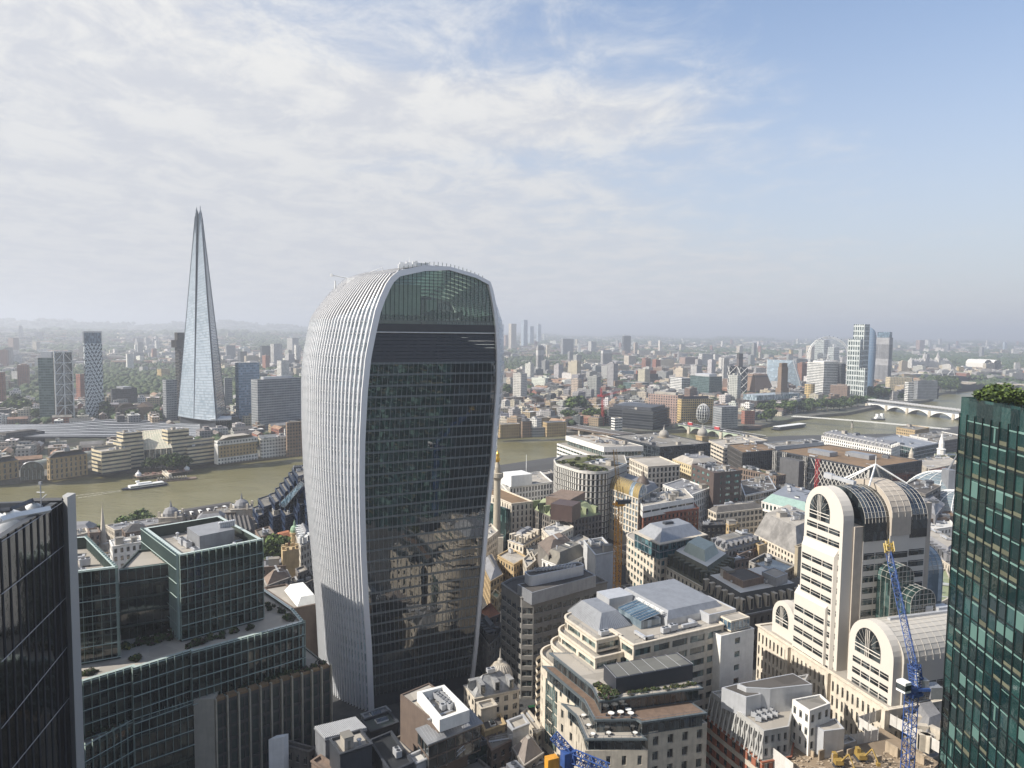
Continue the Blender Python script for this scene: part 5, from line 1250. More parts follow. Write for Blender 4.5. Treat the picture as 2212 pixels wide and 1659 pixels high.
# ================================================================ city blocks on this side of the river
def blk(label, v, l, n, r, z, sty='punch', wall=STONE, roof=ROOFG, cl=6, z0=GN, gl=GLASSD, hip=None, top=None, name='office_building', cat='office building', mw=24, span=None, maxd=None, cornice=.25, parapet=.8, frame=FRAME, **kw):
 L, N_, R_ = P2(v, *l, z), P2(v, *n, z), P2(v, *r, z); q = para(L, N_, R_)
 if maxd:   # limit the depth of the block behind its front
  for _ in range(1):
   e = Vector(L) - Vector(N_); e2 = Vector(R_) - Vector(N_)
   if e.length > maxd: L = tuple(Vector(N_) + e.normalized() * maxd); q = para(L, N_, R_)
 B = Bld(label, cat, name, wall, gl, roof, maxwin=mw, span=span, frame=frame)
 s_ = None if sty is None else (st(sty, **kw) if isinstance(sty, str) else sty)
 if hip:
  B.vol(q, z0, z, s_, parapet=0, cornice=cornice, cap=.6)
  tp = B.hip(inset(ccw(q), .3), z, z + hip[0], hip[1], hip[2] if len(hip) > 2 else SLATE, roof, dormers=hip[3] if len(hip) > 3 else 0, dm=hip[4] if len(hip) > 4 else None)
  if cl: B.clutter(ccw(tp), z + hip[0], cl)
 else: B.vol(q, z0, z, s_, parapet=parapet, clutter=cl, cornice=cornice)
 if top:
  for (i_, h, wl) in top:
   qq = inset(ccw(q), i_); B.vol(qq, z - .8, z + h, None if wl[1] is None else st(wl[1], fh=h + .6), parapet=.3, cap=.2, wall=wl[0], mark=False, gl=wl[2] if len(wl) > 2 else GLASSD)
 B.done(); return B, ccw(q)
TILE = solid('white_tile', (.50, .50, .50), .5, .15); OCHRE = solid('ochre_stone', (.42, .31, .17), .85, .25); SHADE = solid('dark_shaded_stone', (.16, .145, .13), .85, .3)  # SHADE: dark stone colour with wall shade painted into it
BLUEGL = solid('blue_black_panel', (.02, .035, .075), .35, .35)
def city():
 # behind the striped office and up to the river
 B = Bld('pale vertically striped office with rounded ends and grassy roof', wall=solid('bright_pier', (.56, .54, .50), .6, .12), gl=GLASSD, roof=ROOFG, maxwin=10, span=DARKST)
 v = 'Z3'; q = fillet([P2(v, x, y, 60) for x, y in ((638, 1172), (655, 1205), (960, 1300), (1205, 1200), (1185, 1140), (700, 1140))], {2: 22, 3: 9, 1: 4}, 0, 9)
 B.vol(q, GN, 60, dict(bay=2.3, fh=4.0, wf=.60, hf=.84, dep=.55), parapet=1, cap=1.6)
 a, b = P(v, 720, 1195, 60), P(v, 1000, 1235, 60); m = MB(); m.add([(x, y, 59.4) for x, y in inset(ccw([P2(v, *p, 60) for p in ((700, 1165), (960, 1260), (1060, 1230), (860, 1190), (1060, 1150), (960, 1140))]), 1)], [tuple(range(6))]); B.part('green_roof', m, SEDUM)
 for i in range(46): p = P(v, *rnd.choice(((730, 1190), (820, 1215), (900, 1235), (980, 1248), (950, 1150), (850, 1165))), 60); inst(rnd.choice(SHRUB), 'shrub', B.root, (p.x + rnd.uniform(-6, 6), p.y + rnd.uniform(-4, 4), 59.6), i, (1.3, 1.3, .8))
 for k in range(5): m = MB(); p = P(v, 1010 + k * 30, 1170 + k * 9, 60); m.box((p.x, p.y, 59.3), (9, 2.4, .6), .4); B.part('solar_panels', m, GLASSB)
 B.clutter([P2(v, *p, 60) for p in ((860, 1185), (1060, 1225), (1150, 1190), (1040, 1150))], 59, 8); B.done()
 B = Bld('white banded riverside office with brown planted roof strips', wall=WHITE, gl=GLASSG, roof=ROOFP, maxwin=10)
 q = para(P2(v, 730, 990, 50), P2(v, 1025, 1078, 50), P2(v, 1330, 1070, 50)); B.vol(q, 45.5, 50, None, parapet=.3); B.vol(inset(ccw(q), 1.2), 41, 45.6, st('curtainw', fh=4), parapet=0, cap=.1, mark=False)
 q2 = para(P2(v, 663, 1050, 42), P2(v, 1010, 1172, 42), P2(v, 1330, 1140, 42)); B.vol(q2, GN, 42, st('ribbon', bay=6, hf=.45), parapet=.5)
 for x, y in ((860, 995), (1000, 1035), (1130, 1020), (980, 990)):
  m = MB(); p = P(v, x, y, 50); m.box((p.x, p.y, 49.75), (22, 4.5, .15), -.95); B.part('planted_strip', m, ROOFB)
 B.clutter(inset(ccw(q), 2), 49.7, 10); B.done()
 blk('long dark glass office with solar panels and sedum roof by the rail bridge', 'Z3', (1078, 988), (1460, 1078), (1850, 1046), 46, 'curtainw', DMETAL, ROOFG, 16, span=solid('dark_band', (.05, .06, .07), .4, .2), gl=GLASSD)
 B, q = blk('cream corner office with brown glazed attic storeys', 'Z3', (1222, 1162), (1365, 1228), (1612, 1212), 46, 'tall', CREAM, ROOFP, 0, bay=3.4); B = Bld('brown glazed attic', wall=BROWN)
 blk('yellow stone classical block with shallow grey roof behind the brown tower', 'Z3', (1555, 1170), (1700, 1222), (1930, 1200), 42, 'punch', solid('honey_stone', (.58, .48, .30), .8, .15), LEAD, 5, hip=(4, 6, ROOFP))
 B = Bld('brown brick stepped office tower with tinted ribbon windows', wall=solid('umber_cladding', (.085, .062, .055), .7, .25), gl=glass('aqua_ribbon', (.03, .06, .06), (.20, .34, .32), patch=.3), roof=ROOFG, maxwin=10)
 q = para(P2(v, 1705, 1208, 54), P2(v, 1885, 1278, 54), P2(v, 2087, 1258, 54)); B.vol(q, GN, 54, dict(bay=7, fh=4, wf=.55, hf=.42, dep=.3), parapet=1, clutter=14)
 c = q[1]; m = MB(); e = Vector(q[0]) - Vector(q[1]); e.normalize(); p = Vector(c); m.box((p.x, p.y, GN), (5, 5, 39.6), math.atan2(e.y, e.x)); B.part('corner_shaft', m, B.wall); B.done()
 blk('dark slatted office with planted roof, right of the brown tower', 'Z4', (-75, 1058), (40, 1120), (300, 1098), 44, 'piers', DARKST, ROOFB, 8, gl=GLASSD)
 blk('brown low office with planted terrace in front of the slatted one', 'Z4', (10, 1235), (300, 1300), (375, 1290), 34, 'tall', BROWN, SEDUM, 8)
 blk('cluttered low roofs with green plant frames left of the dark slatted one', 'Z4', (20, 1340), (60, 1450), (300, 1400), 36, 'curtainw', LMETAL, ROOFD, 12)
 # gold vaulted block
 v = 'B3'; B = Bld('cream office under a golden curved vault with glazed rib', wall=CREAM, gl=GLASSL, roof=LEAD, maxwin=60); z = 48
 A_, N_, R_ = P2(v, 1030, 432, z), P2(v, 1290, 528, z), P2(v, 1450, 440, z); q = para(A_, N_, R_); B.vol(q, GN, z, st('tall', bay=3.0, wf=.7, hf=.8, dep=.5), parapet=0, cornice=.3, cap=.5, base=6)
 A3, N3, R3 = Vector((*A_, z)), Vector((*N_, z)), Vector((*R_, z)); gold = solid('gold_vault', (.50, .37, .15), .38, .25, metal=.5, streak=False); Wd_ = (R3 - N3) * .42
 for s0, s1, mt in ((0, .74, gold), (.74, .84, GLASSL), (.84, 1.0, gold)):
  m = MB(); m.grid([[A3.lerp(N3, s) + Wd_ * (t_ * .5 * (1 - math.cos(math.pi * a / 10))) + Vector((0, 0, 7 * math.sin(math.pi * a / 10) + .05)) for a in range(11) for t_ in (1,)] for s in np.linspace(s0, s1, 6)]); B.part('vault', m, mt, smooth=True)
 for s in np.linspace(0, 1, 19):
  m = MB(); ps = [A3.lerp(N3, s) + Wd_ * (.5 * (1 - math.cos(math.pi * a / 10))) + Vector((0, 0, 7.15 * math.sin(math.pi * a / 10) + .1)) for a in range(8)]; [m.tube(x, y, .14, 3) for x, y in zip(ps, ps[1:])]; B.part('vault_rib', m, CREAM)
 for e_ in (0, 1): m = MB(); ps = [A3.lerp(N3, e_) + Wd_ * (.5 * (1 - math.cos(math.pi * a / 10))) + Vector((0, 0, 7 * math.sin(math.pi * a / 10))) for a in range(11)]; m.add(ps, [tuple(range(11))]); B.part('gable', m, GLASSL)
 m = MB(); pc = N3.lerp(R3, .62) ; pc = pc.lerp(A3 + (R3 - N3) * .62, .25); m.rev(tuple(pc), [(4.5, 0), (4.5, 2.5), (4.2, 4), (3.3, 6), (1.9, 7.6), (.8, 8.4), (.8, 10.4), (.3, 11), (.1, 13)], 18); B.part('dome', m, solid('dome_brown', (.10, .075, .06), .6, .2), smooth=True)
 q5 = inset(ccw([tuple((N3 + Wd_ * 1.02)[:2]), R_, q[3], tuple((A3 + Wd_ * 1.02)[:2])]), .5); m = MB(); m.prism(q5, z, z + 3.2, 0, inset(q5, 2)); B.part('grey_roof', m, LEAD); B.done()
 blk('white banded office with flat terraces above dark columns, right of the dome', v, (1480, 420), (1690, 500), (1840, 445), 42, 'tall', WHITE, LEAD, 6, bay=3)
 B, q = blk('red brick office with grey attic and white plant storeys', v, (1290, 590), (1330, 655), (1757, 600), 39, 'punch', RED, ROOFP, 3, span=solid('brick_shade', (.19, .09, .06), .85, .3), maxd=30)
 B2 = Bld('white plant storeys stepping above the red brick office', wall=WHITE, roof=ROOFP); B2.vol(para(P2(v, 1272, 510, 45), P2(v, 1325, 590, 45), P2(v, 1720, 520, 45)), 38, 45, st('ribbon', fh=6, hf=.2), parapet=.4, clutter=7, mark=False); B2.done()
 # curved stone block with the grey sail roof
 B = Bld('stone office with glazed attic under a grey sail shaped roof', wall=CREAM, gl=glass('teal_attic', (.015, .04, .05), (.10, .20, .22), patch=.35), roof=ROOFP, maxwin=70)
 q = fillet(para(P2(v, 1176, 800, 40), P2(v, 1462, 992, 40), P2(v, 1770, 930, 40)), {0: 8}, 0, 6); B.vol(q, GN, 40, dict(bay=3.6, fh=4.2, wf=.62, hf=.6, dep=.5, ind=True), parapet=.3, cornice=.4)
 q = para(P2(v, 1262, 790, 47), P2(v, 1455, 885, 47), P2(v, 1808, 812, 47)); B.vol(q, 39.5, 47, st('curtainw', fh=3.4), parapet=0, cap=.2, mark=False, wall=METAL, span=METAL)
 q = inset(ccw(q), -.9); m = MB(); m.prism(q, 47, 47.5); B.part('eaves', m, STONE); B.hip(inset(q, 2.2), 47.5, 52.5, 4.5, METAL, METAL); m = MB(); p = P(v, 1520, 715, 53); m.box((p.x, p.y, 52.5), (5, 2.4, 1.2), .4); B.part('roof_vent', m, DMETAL); B.done()
 B, q = blk('pale stone block with steep mossy mansard and sloped plant screen', v, (1503, 1052), (1838, 1238), (2040, 1080), 36, 'punch', CREAM, ROOFW, 0, hip=(8, 3.6, solid('mossy_slate', (.10, .10, .075), .8, .3), 4.0), mw=60)
 m = MB(); q3 = inset(q, 7); m.prism(q3, 44, 48.5, 0, inset(q3, 1.8)); o = m.obj('plant_screen', solid('screen_green_grey', (.30, .35, .32), .5, .15), B.root)
 B = Bld('dark stone palace style block with dark mansard and white flat roof', wall=SHADE, gl=GLASSD, roof=ROOFW, maxwin=60); tp = ccw(para(P2(v, 1838, 1118, 43), P2(v, 2078, 1258, 43), P2(v, 2500, 1180, 43))); bs = inset(tp, -3)
 B.vol(bs, GN, 35, dict(bay=3.6, fh=5, wf=.42, hf=.6, dep=.6, ind=True), parapet=0, cornice=.9, cap=1.2); B.hip(inset(bs, .6), 35, 43, 2.6, solid('soot_slate', (.055, .055, .052), .6, .3), ROOFW, dormers=4.2, dm=STONE)
 q3 = ccw(para(P2(v, 1945, 1090, 46), P2(v, 2100, 1165, 46), P2(v, 2260, 1130, 46))); B.vol(q3, 43, 46, None, parapet=.3, wall=BROWN, roof=ROOFD, mark=False); q3 = ccw(para(P2('B4', 190, 1090, 47), P2('B4', 300, 1140, 47), P2('B4', 390, 1105, 47))); B.vol(q3, 43, 47, None, parapet=.3, wall=METAL, roof=ROOFP, mark=False); B.clutter(inset(tp, 3), 43, 4); B.done()
 # jumble between the tower and the orange crane
 rows = [
  ('white gridded scaffold wall building beside the orange crane', (868, 850), (960, 962), (1112, 932), 47, None, TILE, ROOFG, 5, {}),
  ('white walled block with sloping bronze attic behind the striped office', (548, 995), (690, 1050), (905, 955), 39, 'punch', WHITE, ROOFG, 3, dict(hip=(5, 3, solid('bronze_roof', (.16, .145, .115), .6, .25)))),
  ('brown sloping roofed block just left of the crane', (515, 870), (600, 965), (800, 885), 42, None, SHADE, BROWN, 3, dict(hip=(4, 5, solid('brown_sheet', (.14, .11, .09), .8, .3)))),
  ('tall pale house with chimney stacks and white roof', (545, 760), (612, 830), (790, 745), 41, 'punch', CREAM, ROOFW, 4, {}),
  ('cream corner house with round topped mansard', (285, 850), (402, 890), (535, 815), 35, 'punch', CREAM, LEAD, 3, dict(hip=(5, 4, LEAD, 3.5, CREAM))),
  ('small ochre brick house below the round mansard', (205, 965), (330, 1035), (432, 975), 31, 'punch', OCHRE, ROOFP, 3, {}),
  ('cream rendered house touching the curved tower', (60, 790), (112, 850), (208, 775), 35, 'punch', CREAM, ROOFP, 2, {}),
  ('dark ochre gabled warehouse beside the curved tower', (70, 1000), (150, 1165), (245, 1110), 30, 'punch', YBRICK, ROOFG, 0, dict(hip=(3, 4, LEAD))),
  ('small red house with orange tiled roof', (60, 1400), (140, 1450), (225, 1415), 27, 'punch', BROWN, TERRA, 0, dict(hip=(4, 4, TERRA))),
  ('shaded pale terrace with black mansard beside the striped office', (40, 1520), (140, 1655), (232, 1570), 30, 'punch', GREYS, SLATE, 0, dict(hip=(4, 2.5, SLATE, 2.6))),
  ('ochre flat roofed house squeezed against the striped office', (158, 1265), (200, 1300), (228, 1260), 31, 'punch', OCHRE, COPPER, 0, {}),
  ('low pale roof block beside the crane foot', (1050, 1215), (1060, 1290), (1250, 1260), 22, 'grid', GREYS, ROOFD, 5, {}),
  ('grey flat topped block with lattice louvres above the white walled one', (640, 900), (800, 990), (1000, 880), 36, 'punch', GREYS, ROOFP, 6, {}),
  ('stone block with arched windows in front of the green roofed one', (420, 900), (470, 990), (560, 900), 33, 'punch', STONE, ROOFG, 3, {}),
  ('narrow cream house at the edge of the white walled block', (400, 990), (430, 1060), (500, 1000), 33, 'punch', STONE, ROOFP, 2, {})]
 for lb, l, n, r, z, sty, wl, rf, cl, kw in rows: blk(lb, v, l, n, r, z, sty, wl, rf, cl, name='city_house' if 'house' in lb else 'office_building', cat='house' if 'house' in lb else 'building', **kw)
 # green roofed block
 B, q = blk('dark arcaded office with olive green mansard and brown glazed lantern', v, (455, 598), (690, 702), (1010, 648), 38, 'tall', SHADE, COPPER, 0, hip=(6.5, 6, COPPER, 6.5), mw=50)
 m = MB(); c = P(v, 730, 640, 46); m.box((c.x, c.y, 43), (13, 13, 9), 1.1); m.obj('lantern', solid('lantern_brown', (.07, .045, .04), .5, .3), B.root)
 m = MB(); p2 = P(v, 730, 520, 46); m.box((p2.x, p2.y, 43), (24, 16, 5), 1.1); m.obj('inner_walls', BROWN, B.root)
 B, q = blk('stone and green glass office with brown flat roof beside the column', v, (75, 465), (312, 566), (478, 548), 43, dict(bay=3.2, fh=3.9, wf=.38, hf=.75, dep=.4, ind=True), CREAM, ROOFB, 0, gl=GLASSD, mw=50)
 m = MB(); a, b_ = Vector(P2(v, 110, 520, 43)), Vector(P2(v, 312, 585, 43)); n_ = Vector((-(b_ - a).y, (b_ - a).x)).normalized(); n_ = n_ if n_.dot(-a) > 0 else -n_; pq = [tuple(a + n_ * .5), tuple(b_ + n_ * .5), tuple(b_ + n_ * 1.5), tuple(a + n_ * 1.5)]; m.prism(ccw(pq), GN, 41); m.obj('green_glass_screen', GLASSG, B.root)
 B, q = blk('white tiered office with scaffold box on its roof near the column', 'Z3', (225, 1300), (300, 1385), (628, 1345), 38, 'tall', WHITE, ROOFP, 12, mw=50, maxd=45)
 m = MB(); c = P('Z3', 352, 1300, 44); m.box((c.x, c.y, 38), (17, 15, 8), .5); m.obj('scaffold_box', WPAINT, B.root); m = MB(); m.tube((c.x + 7, c.y + 8, 38), (c.x + 7, c.y + 8, 58), .15, 4); m.obj('flagpole', WPAINT, B.root)
 blk('terracotta roofed terrace between the white office and the striped one', 'Z3', (500, 1275), (520, 1300), (636, 1275), 36, 'punch', GREYS, ROOFP, 3, maxd=30)
 # right side
 blk('cream gridded office with sloping dark roof', v, (1830, 610), (1893, 640), (2250, 600), 38, 'grid', CREAM, ROOFP, 8, hip=(3, 3, solid('dark_slope', (.12, .11, .10), .8, .3)), mw=60, maxd=40)
 blk('ochre brick stair block between dark brick houses', v, (1968, 720), (1990, 735), (2072, 722), 38, 'punch', OCHRE, ROOFP, 1, maxd=14)
 blk('black brick house with white sash windows', v, (1760, 700), (1780, 735), (1968, 728), 35, 'punch', solid('black_brick', (.035, .035, .04), .8, .3), ROOFD, 3, maxd=20, frame=WPAINT, name='city_house', cat='house')
 blk('brown grey block with cluttered flat roof and dormers', v, (1835, 870), (1960, 930), (2230, 860), 36, 'punch', GREYS, ROOFG, 7, hip=(4, 3, LEAD, 4))
 blk('dark flat roofed block behind the pale mansard', v, (1985, 990), (2020, 1010), (2145, 985), 38, 'punch', BROWN, ROOFD, 2, maxd=20)
 v = 'B4'
 blk('green glazed office with stone colonnade and grey roof', v, (188, 548), (562, 645), (700, 540), 40, dict(bay=3.0, fh=5, wf=.62, hf=.7, dep=.6, ind=True), WHITE, METAL, 4, gl=GLASSG, hip=(5, 5, solid('green_slope', (.22, .32, .29), .5, .2)), mw=40)
 B = Bld('office with big sloping glass front divided by white ribs', wall=CREAM, gl=GLASSD, roof=ROOFP, maxwin=10); q = ccw(para(P2(v, 130, 800, 29), P2(v, 462, 968, 29), P2(v, 700, 840, 29))); B.vol(q, GN, 29, st('punch'), parapet=0)
 slm = facmat('sloping_front', (.55, .51, .45), (.018, .02, .024), bay=4.6, fh=3.1, wf=.84, hf=.66, rough=.6, var=.1)
 B.hip(q, 29, 42, 5.5, slm, ROOFP); B.clutter(inset(q, 8), 42, 10); B.done()
 blk('small ochre lift tower in front of the sloping glass office', v, (140, 870), (170, 890), (232, 870), 36, None, OCHRE, ROOFP, 1, maxd=10)
 blk('brown flat roofed block left of the vaulted tower', v, (-60, 880), (10, 960), (150, 905), 34, 'punch', BROWN, ROOFG, 4)
 blk('low grey court with glazed lean to roof beside the vaulted tower', v, (90, 1010), (330, 1110), (450, 1040), 32, 'punch', GREYS, GLASSD, 2)
 blk('tan slab tower with one slit window beside the vaulted tower', v, (446, 890), (470, 900), (530, 880), 44, None, solid('tan_slab', (.33, .28, .20), .8, .2), ROOFP, 1, maxd=16)
 # the long truss framed block
 v = 'Z4'; z = 46; B = Bld('large office framed by diagonal white trusses under brown planted roof', wall=DMETAL, gl=glass('truss_glass', (.012, .014, .016), (.05, .055, .06)), roof=ROOFB, maxwin=10)
 q = para(P2(v, 300, 1104, z), P2(v, 1010, 1240, z), P2(v, 1428, 1180, z)); B.vol(q, GN, z, st('curtainw', bay=3, fh=4.2), parapet=.6, clutter=5)
 L_, N_, R_ = (Vector((*p, 0)) for p in q[:3]); T = (N_ - L_).normalized(); nn = Vector((T.y, -T.x, 0)); nn = nn if nn.dot(-L_) > 0 else -nn
 for i in range(15):
  for s_ in (0, 1):
   m = MB(); f0, f1 = (.42 + i * .042, .42 + (i + 3.4) * .042) if s_ else (.42 + (i + 3.4) * .042, .42 + i * .042)
   m.tube(L_.lerp(N_, min(f0, 1.02)) + nn * 1 + Vector((0, 0, z - 1)), L_.lerp(N_, min(f1, 1.02)) + nn * 1 + Vector((0, 0, 24)), .32, 4); B.part('diagonal_brace', m, solid('truss_white', (.52, .50, .46), .6, .2))
 for f in (0, .12, .36, .50): m = MB(); m.truss(tuple(L_.lerp(N_, f) + nn * 1.5 + Vector((0, 0, GN))), tuple(L_.lerp(N_, f) + nn * 1.5 + Vector((0, 0, z))), 2.2, .22, 10); B.part('mast_truss', m, solid('truss_white', (.52, .50, .46)) if f != .50 else REDP)
 c = L_.lerp(N_, .24) + nn * 1.0; m = MB(); m.box((c.x, c.y, GN), (20, 14, 27), math.atan2(T.y, T.x)); B.part('slatted_shaft', m, solid('slat_grey', (.10, .10, .105), .6, .25))
 for f0, g0 in ((.35, .3), (.62, .55)): c = L_.lerp(N_, f0) + (R_ - N_) * g0; m = MB(); m.box((c.x, c.y, z - .4), (22, 10, 3.5), math.atan2(T.y, T.x)); B.part('roof_plant', m, METAL)
 c = L_.lerp(N_, .5) + (R_ - N_) * .5
 for k in range(14): inst(CL[0][1], 'air_conditioner', B.root, (c.x + (k % 7) * 3.4, c.y - (k // 7) * 3, z - .6), .3)
 B.done()
 blk('long pale classical palace with white pediments behind the truss block', v, (650, 992), (1188, 1096), (1260, 1070), 33, 'punch', WHITE, LEAD, 8, hip=(4.5, 3, LEAD, 5, WHITE), mw=80)
 blk('low grey roofed riverside block right of the palace', v, (1050, 1012), (1365, 1082), (1552, 1046), 32, 'curtainw', LMETAL, METAL, 8, gl=GLASSG)
 blk('grey metal clad long attic behind the dark slatted one', v, (205, 1046), (292, 1075), (668, 1040), 42, None, LMETAL, ROOFG, 10, maxd=30)
 blk('low roofs with green plant at the river edge behind the slatted one', v, (-110, 1005), (40, 1050), (235, 1025), 34, 'punch', STONE, ROOFP, 10)
 blk('cream office with ribbon windows below the domed bridge towers', 'Z3', (1832, 1026), (1960, 1085), (2240, 1062), 36, 'ribbon', CREAM, ROOFP, 9)
 blk('ochre brick riverside warehouse near the footbridge', v, (1228, 925), (1372, 948), (1482, 928), 24, 'punch', OCHRE, ROOFG, 2, z0=GB, maxd=40, name='warehouse', cat='warehouse')
 blk('white low offices beside the riverside warehouse', v, (1330, 985), (1470, 1015), (1720, 985), 26, 'punch', WHITE, ROOFG, 6)
 blk('dark brick block behind the white church tower', v, (1480, 1010), (1530, 1040), (1720, 1010), 30, 'punch', SHADE, ROOFG, 6)
 blk('pale low hall with curved roofs right of the truss block', v, (1370, 1180), (1480, 1250), (1720, 1200), 32, 'punch', STONE, ROOFP, 6)
 blk('green framed glass office near the white church tower', v, (1525, 1130), (1540, 1150), (1700, 1140), 32, 'curtain', COPPER, METAL, 3, gl=GLASSG, maxd=25)
 blk('red brick corner block under the mobile crane', v, (1405, 1240), (1430, 1330), (1620, 1280), 34, 'punch', RED, ROOFG, 4, maxd=30)
 v = 'B4'
 blk('black curved office with plant room between the vaulted tower and glass dome', v, (1262, 430), (1452, 492), (1570, 430), 42, 'ribbon', SHADE, ROOFD, 6)
 blk('long sloping lead roofed hall right of the vaulted tower', v, (1270, 470), (1530, 660), (1600, 570), 36, None, LEAD, LEAD, 2, hip=(3, 4, LEAD))
 blk('low building with white curved roof right of the vaulted tower', v, (1352, 720), (1385, 780), (1680, 740), 31, 'punch', WHITE, ROOFW, 4)
 blk('brown roofed low block above the white curved roof', v, (1352, 660), (1380, 700), (1680, 660), 33, 'punch', BROWN, ROOFB, 3)
 blk('stone mansard block with square dormers right of the vaulted tower', v, (1385, 870), (1640, 1040), (1760, 950), 32, 'tall', CREAM, ROOFP, 3, hip=(6, 4, LEAD, 4.2, LEAD), mw=40)
 blk('stone and copper roofed block peeping beside the green tower', v, (1480, 1120), (1560, 1330), (1700, 1260), 30, 'tall', STONE, COPPER, 3)
 blk('grey stone mansard block right of the rubble site', 'B6', (1150, 1010), (1430, 1450), (1720, 1330), 30, 'tall', solid('weathered_stone', (.36, .32, .26), .85, .25), LEAD, 2, hip=(8, 4.5, LEAD, 4.6, STONE), mw=60)
 # glass dome shells
 for lb, x, y, r_, zz in (('ribbed glass dome shell behind the black curved office', 1590, 560, 30, 46), ('smaller ribbed glass dome shell touching the green tower', 1680, 640, 22, 38)):
  p = P('B4', x, y, 22); rt_ = root('glass_dome', (p.x, p.y, GN), lb, 'dome'); pr = [(r_ * math.cos(a), 20 + (zz - 20) * math.sin(a)) for a in np.linspace(0, 1.5, 12)]
  m = MB(); m.rev((p.x, p.y, 0), [(r_, GN - 0)] + pr, 28); m.obj('glazing', solid('dome_glass_grey', (.16, .20, .22), .25, .25, ior=1.8), rt_, smooth=True); m = MB()
  for k in range(14):
   an = k * math.pi / 7; ps = [(p.x + (r + .2) * math.cos(an), p.y + (r + .2) * math.sin(an), z_ + .2) for r, z_ in pr]; [m.tube(a_, b_, .3, 4) for a_, b_ in zip(ps, ps[1:])]
  m.obj('ribs', WPAINT, rt_)
  m = MB()
  for j, (r, z_) in enumerate(pr): ps = [(p.x + (r + .2) * math.cos(k * math.pi / 14), p.y + (r + .2) * math.sin(k * math.pi / 14), z_ + .2) for k in range(29)]; [m.tube(a_, b_, .12, 3) for a_, b_ in zip(ps, ps[1:])]
  m.obj('hoops', WPAINT, rt_)
 # spires and the column
 def spire(v, x, yt, z0, d, w_, hts, label, mat=STONE, name='church_tower'):
  p = PD(v, x, yt, d); zt = p.z; rt_ = root(name, (p.x, p.y, z0), label, 'church'); m = MB(); zb = zt - hts[0] - hts[1]
  m.box((p.x, p.y, z0), (w_, w_, zb - z0), .4); m.box((p.x, p.y, zb - .6), (w_ * 1.15, w_ * 1.15, .6), .4); m.obj('tower', mat, rt_)
  m = MB(); [m.box((p.x + dx * math.cos(.4) - dy * math.sin(.4), p.y + dx * math.sin(.4) + dy * math.cos(.4), zb - hts[1] * 1.2), (w_ * .25 if dx == 0 else .1, .1 if dx == 0 else w_ * .25, hts[1] * .8), .4) for dx, dy in ((0, -w_ / 2), (-w_ / 2, 0), (w_ / 2, 0))]; m.obj('belfry_opening', DMETAL, rt_)
  m = MB(); m.rev((p.x, p.y, zb), [(w_ * .42, 0), (w_ * .42, hts[1] * .6), (w_ * .5, hts[1] * .62), (w_ * .28, hts[1] * .7), (w_ * .28, hts[1]), (w_ * .30, hts[1] + .1), (.12, hts[1] + hts[0] * .9), (.05, hts[0] + hts[1])], 8); m.obj('spire', mat, rt_)
  m = MB()
  for a in range(4): an = .4 + math.pi / 4 + a * math.pi / 2; m.rev((p.x + w_ * .62 * math.cos(an), p.y + w_ * .62 * math.sin(an), zb), [(.5, 0), (.4, 2), (.05, 4)], 6)
  m.obj('pinnacles', mat, rt_); return p
 spire('B1', 570, 172, GN, 405, 6, (22, 6), 'pale stone church with needle spire above the riverside roofs', CREAM)
 spire('Z4', 1582, 960, GN, 700, 9, (12, 14), 'white baroque church tower left of the green tower', WHITE)
 spire('Z4', 1346, 1075, GN, 620, 7, (7, 9), 'small stone steeple in front of the pale palace', STONE)
 p = P('Z3', 205, 1105, 77); rt_ = root('memorial_column', (p.x, p.y, GN), 'fluted stone column with gilded urn beside the curved tower', 'monument')
 m = MB(); m.box((p.x, p.y, GN), (8, 8, 10)); m.obj('pedestal', STONE, rt_); m = MB(); m.rev((p.x, p.y, 25), [(2.6, 0), (2.2, 2), (2.0, 34), (2.6, 35), (3.6, 36), (3.6, 38), (3.6, 38.6), (1.9, 38.7), (1.9, 42), (1.4, 43.5), (1, 45)], 20); m.obj('shaft', solid('column_stone', (.42, .37, .29), .8, .2), rt_)
 m = MB(); m.rev((p.x, p.y, 70), [(1.0, 0), (1.5, 1), (1.7, 2.3), (1.0, 3.2), (1.3, 4.2), (1.2, 5.2), (.5, 6), (.15, 7)], 12); m.obj('gilded_urn', GOLD, rt_, smooth=True)
 # mobile crane at the far right
 a, b_ = PD('Z4', 1632, 1250, 520), PD('Z4', 1695, 1140, 515); rt_ = root('mobile_crane', (a.x, a.y, GN), 'grey telescopic crane arm beside the glass dome', 'crane'); m = MB(); m.tube(a, b_, .8, 6, 0, .4); m.obj('arm', METAL, rt_); m = MB(); m.box((a.x, a.y, GN), (5, 9, a.z - GN)); m.obj('base', METAL, rt_)
city()
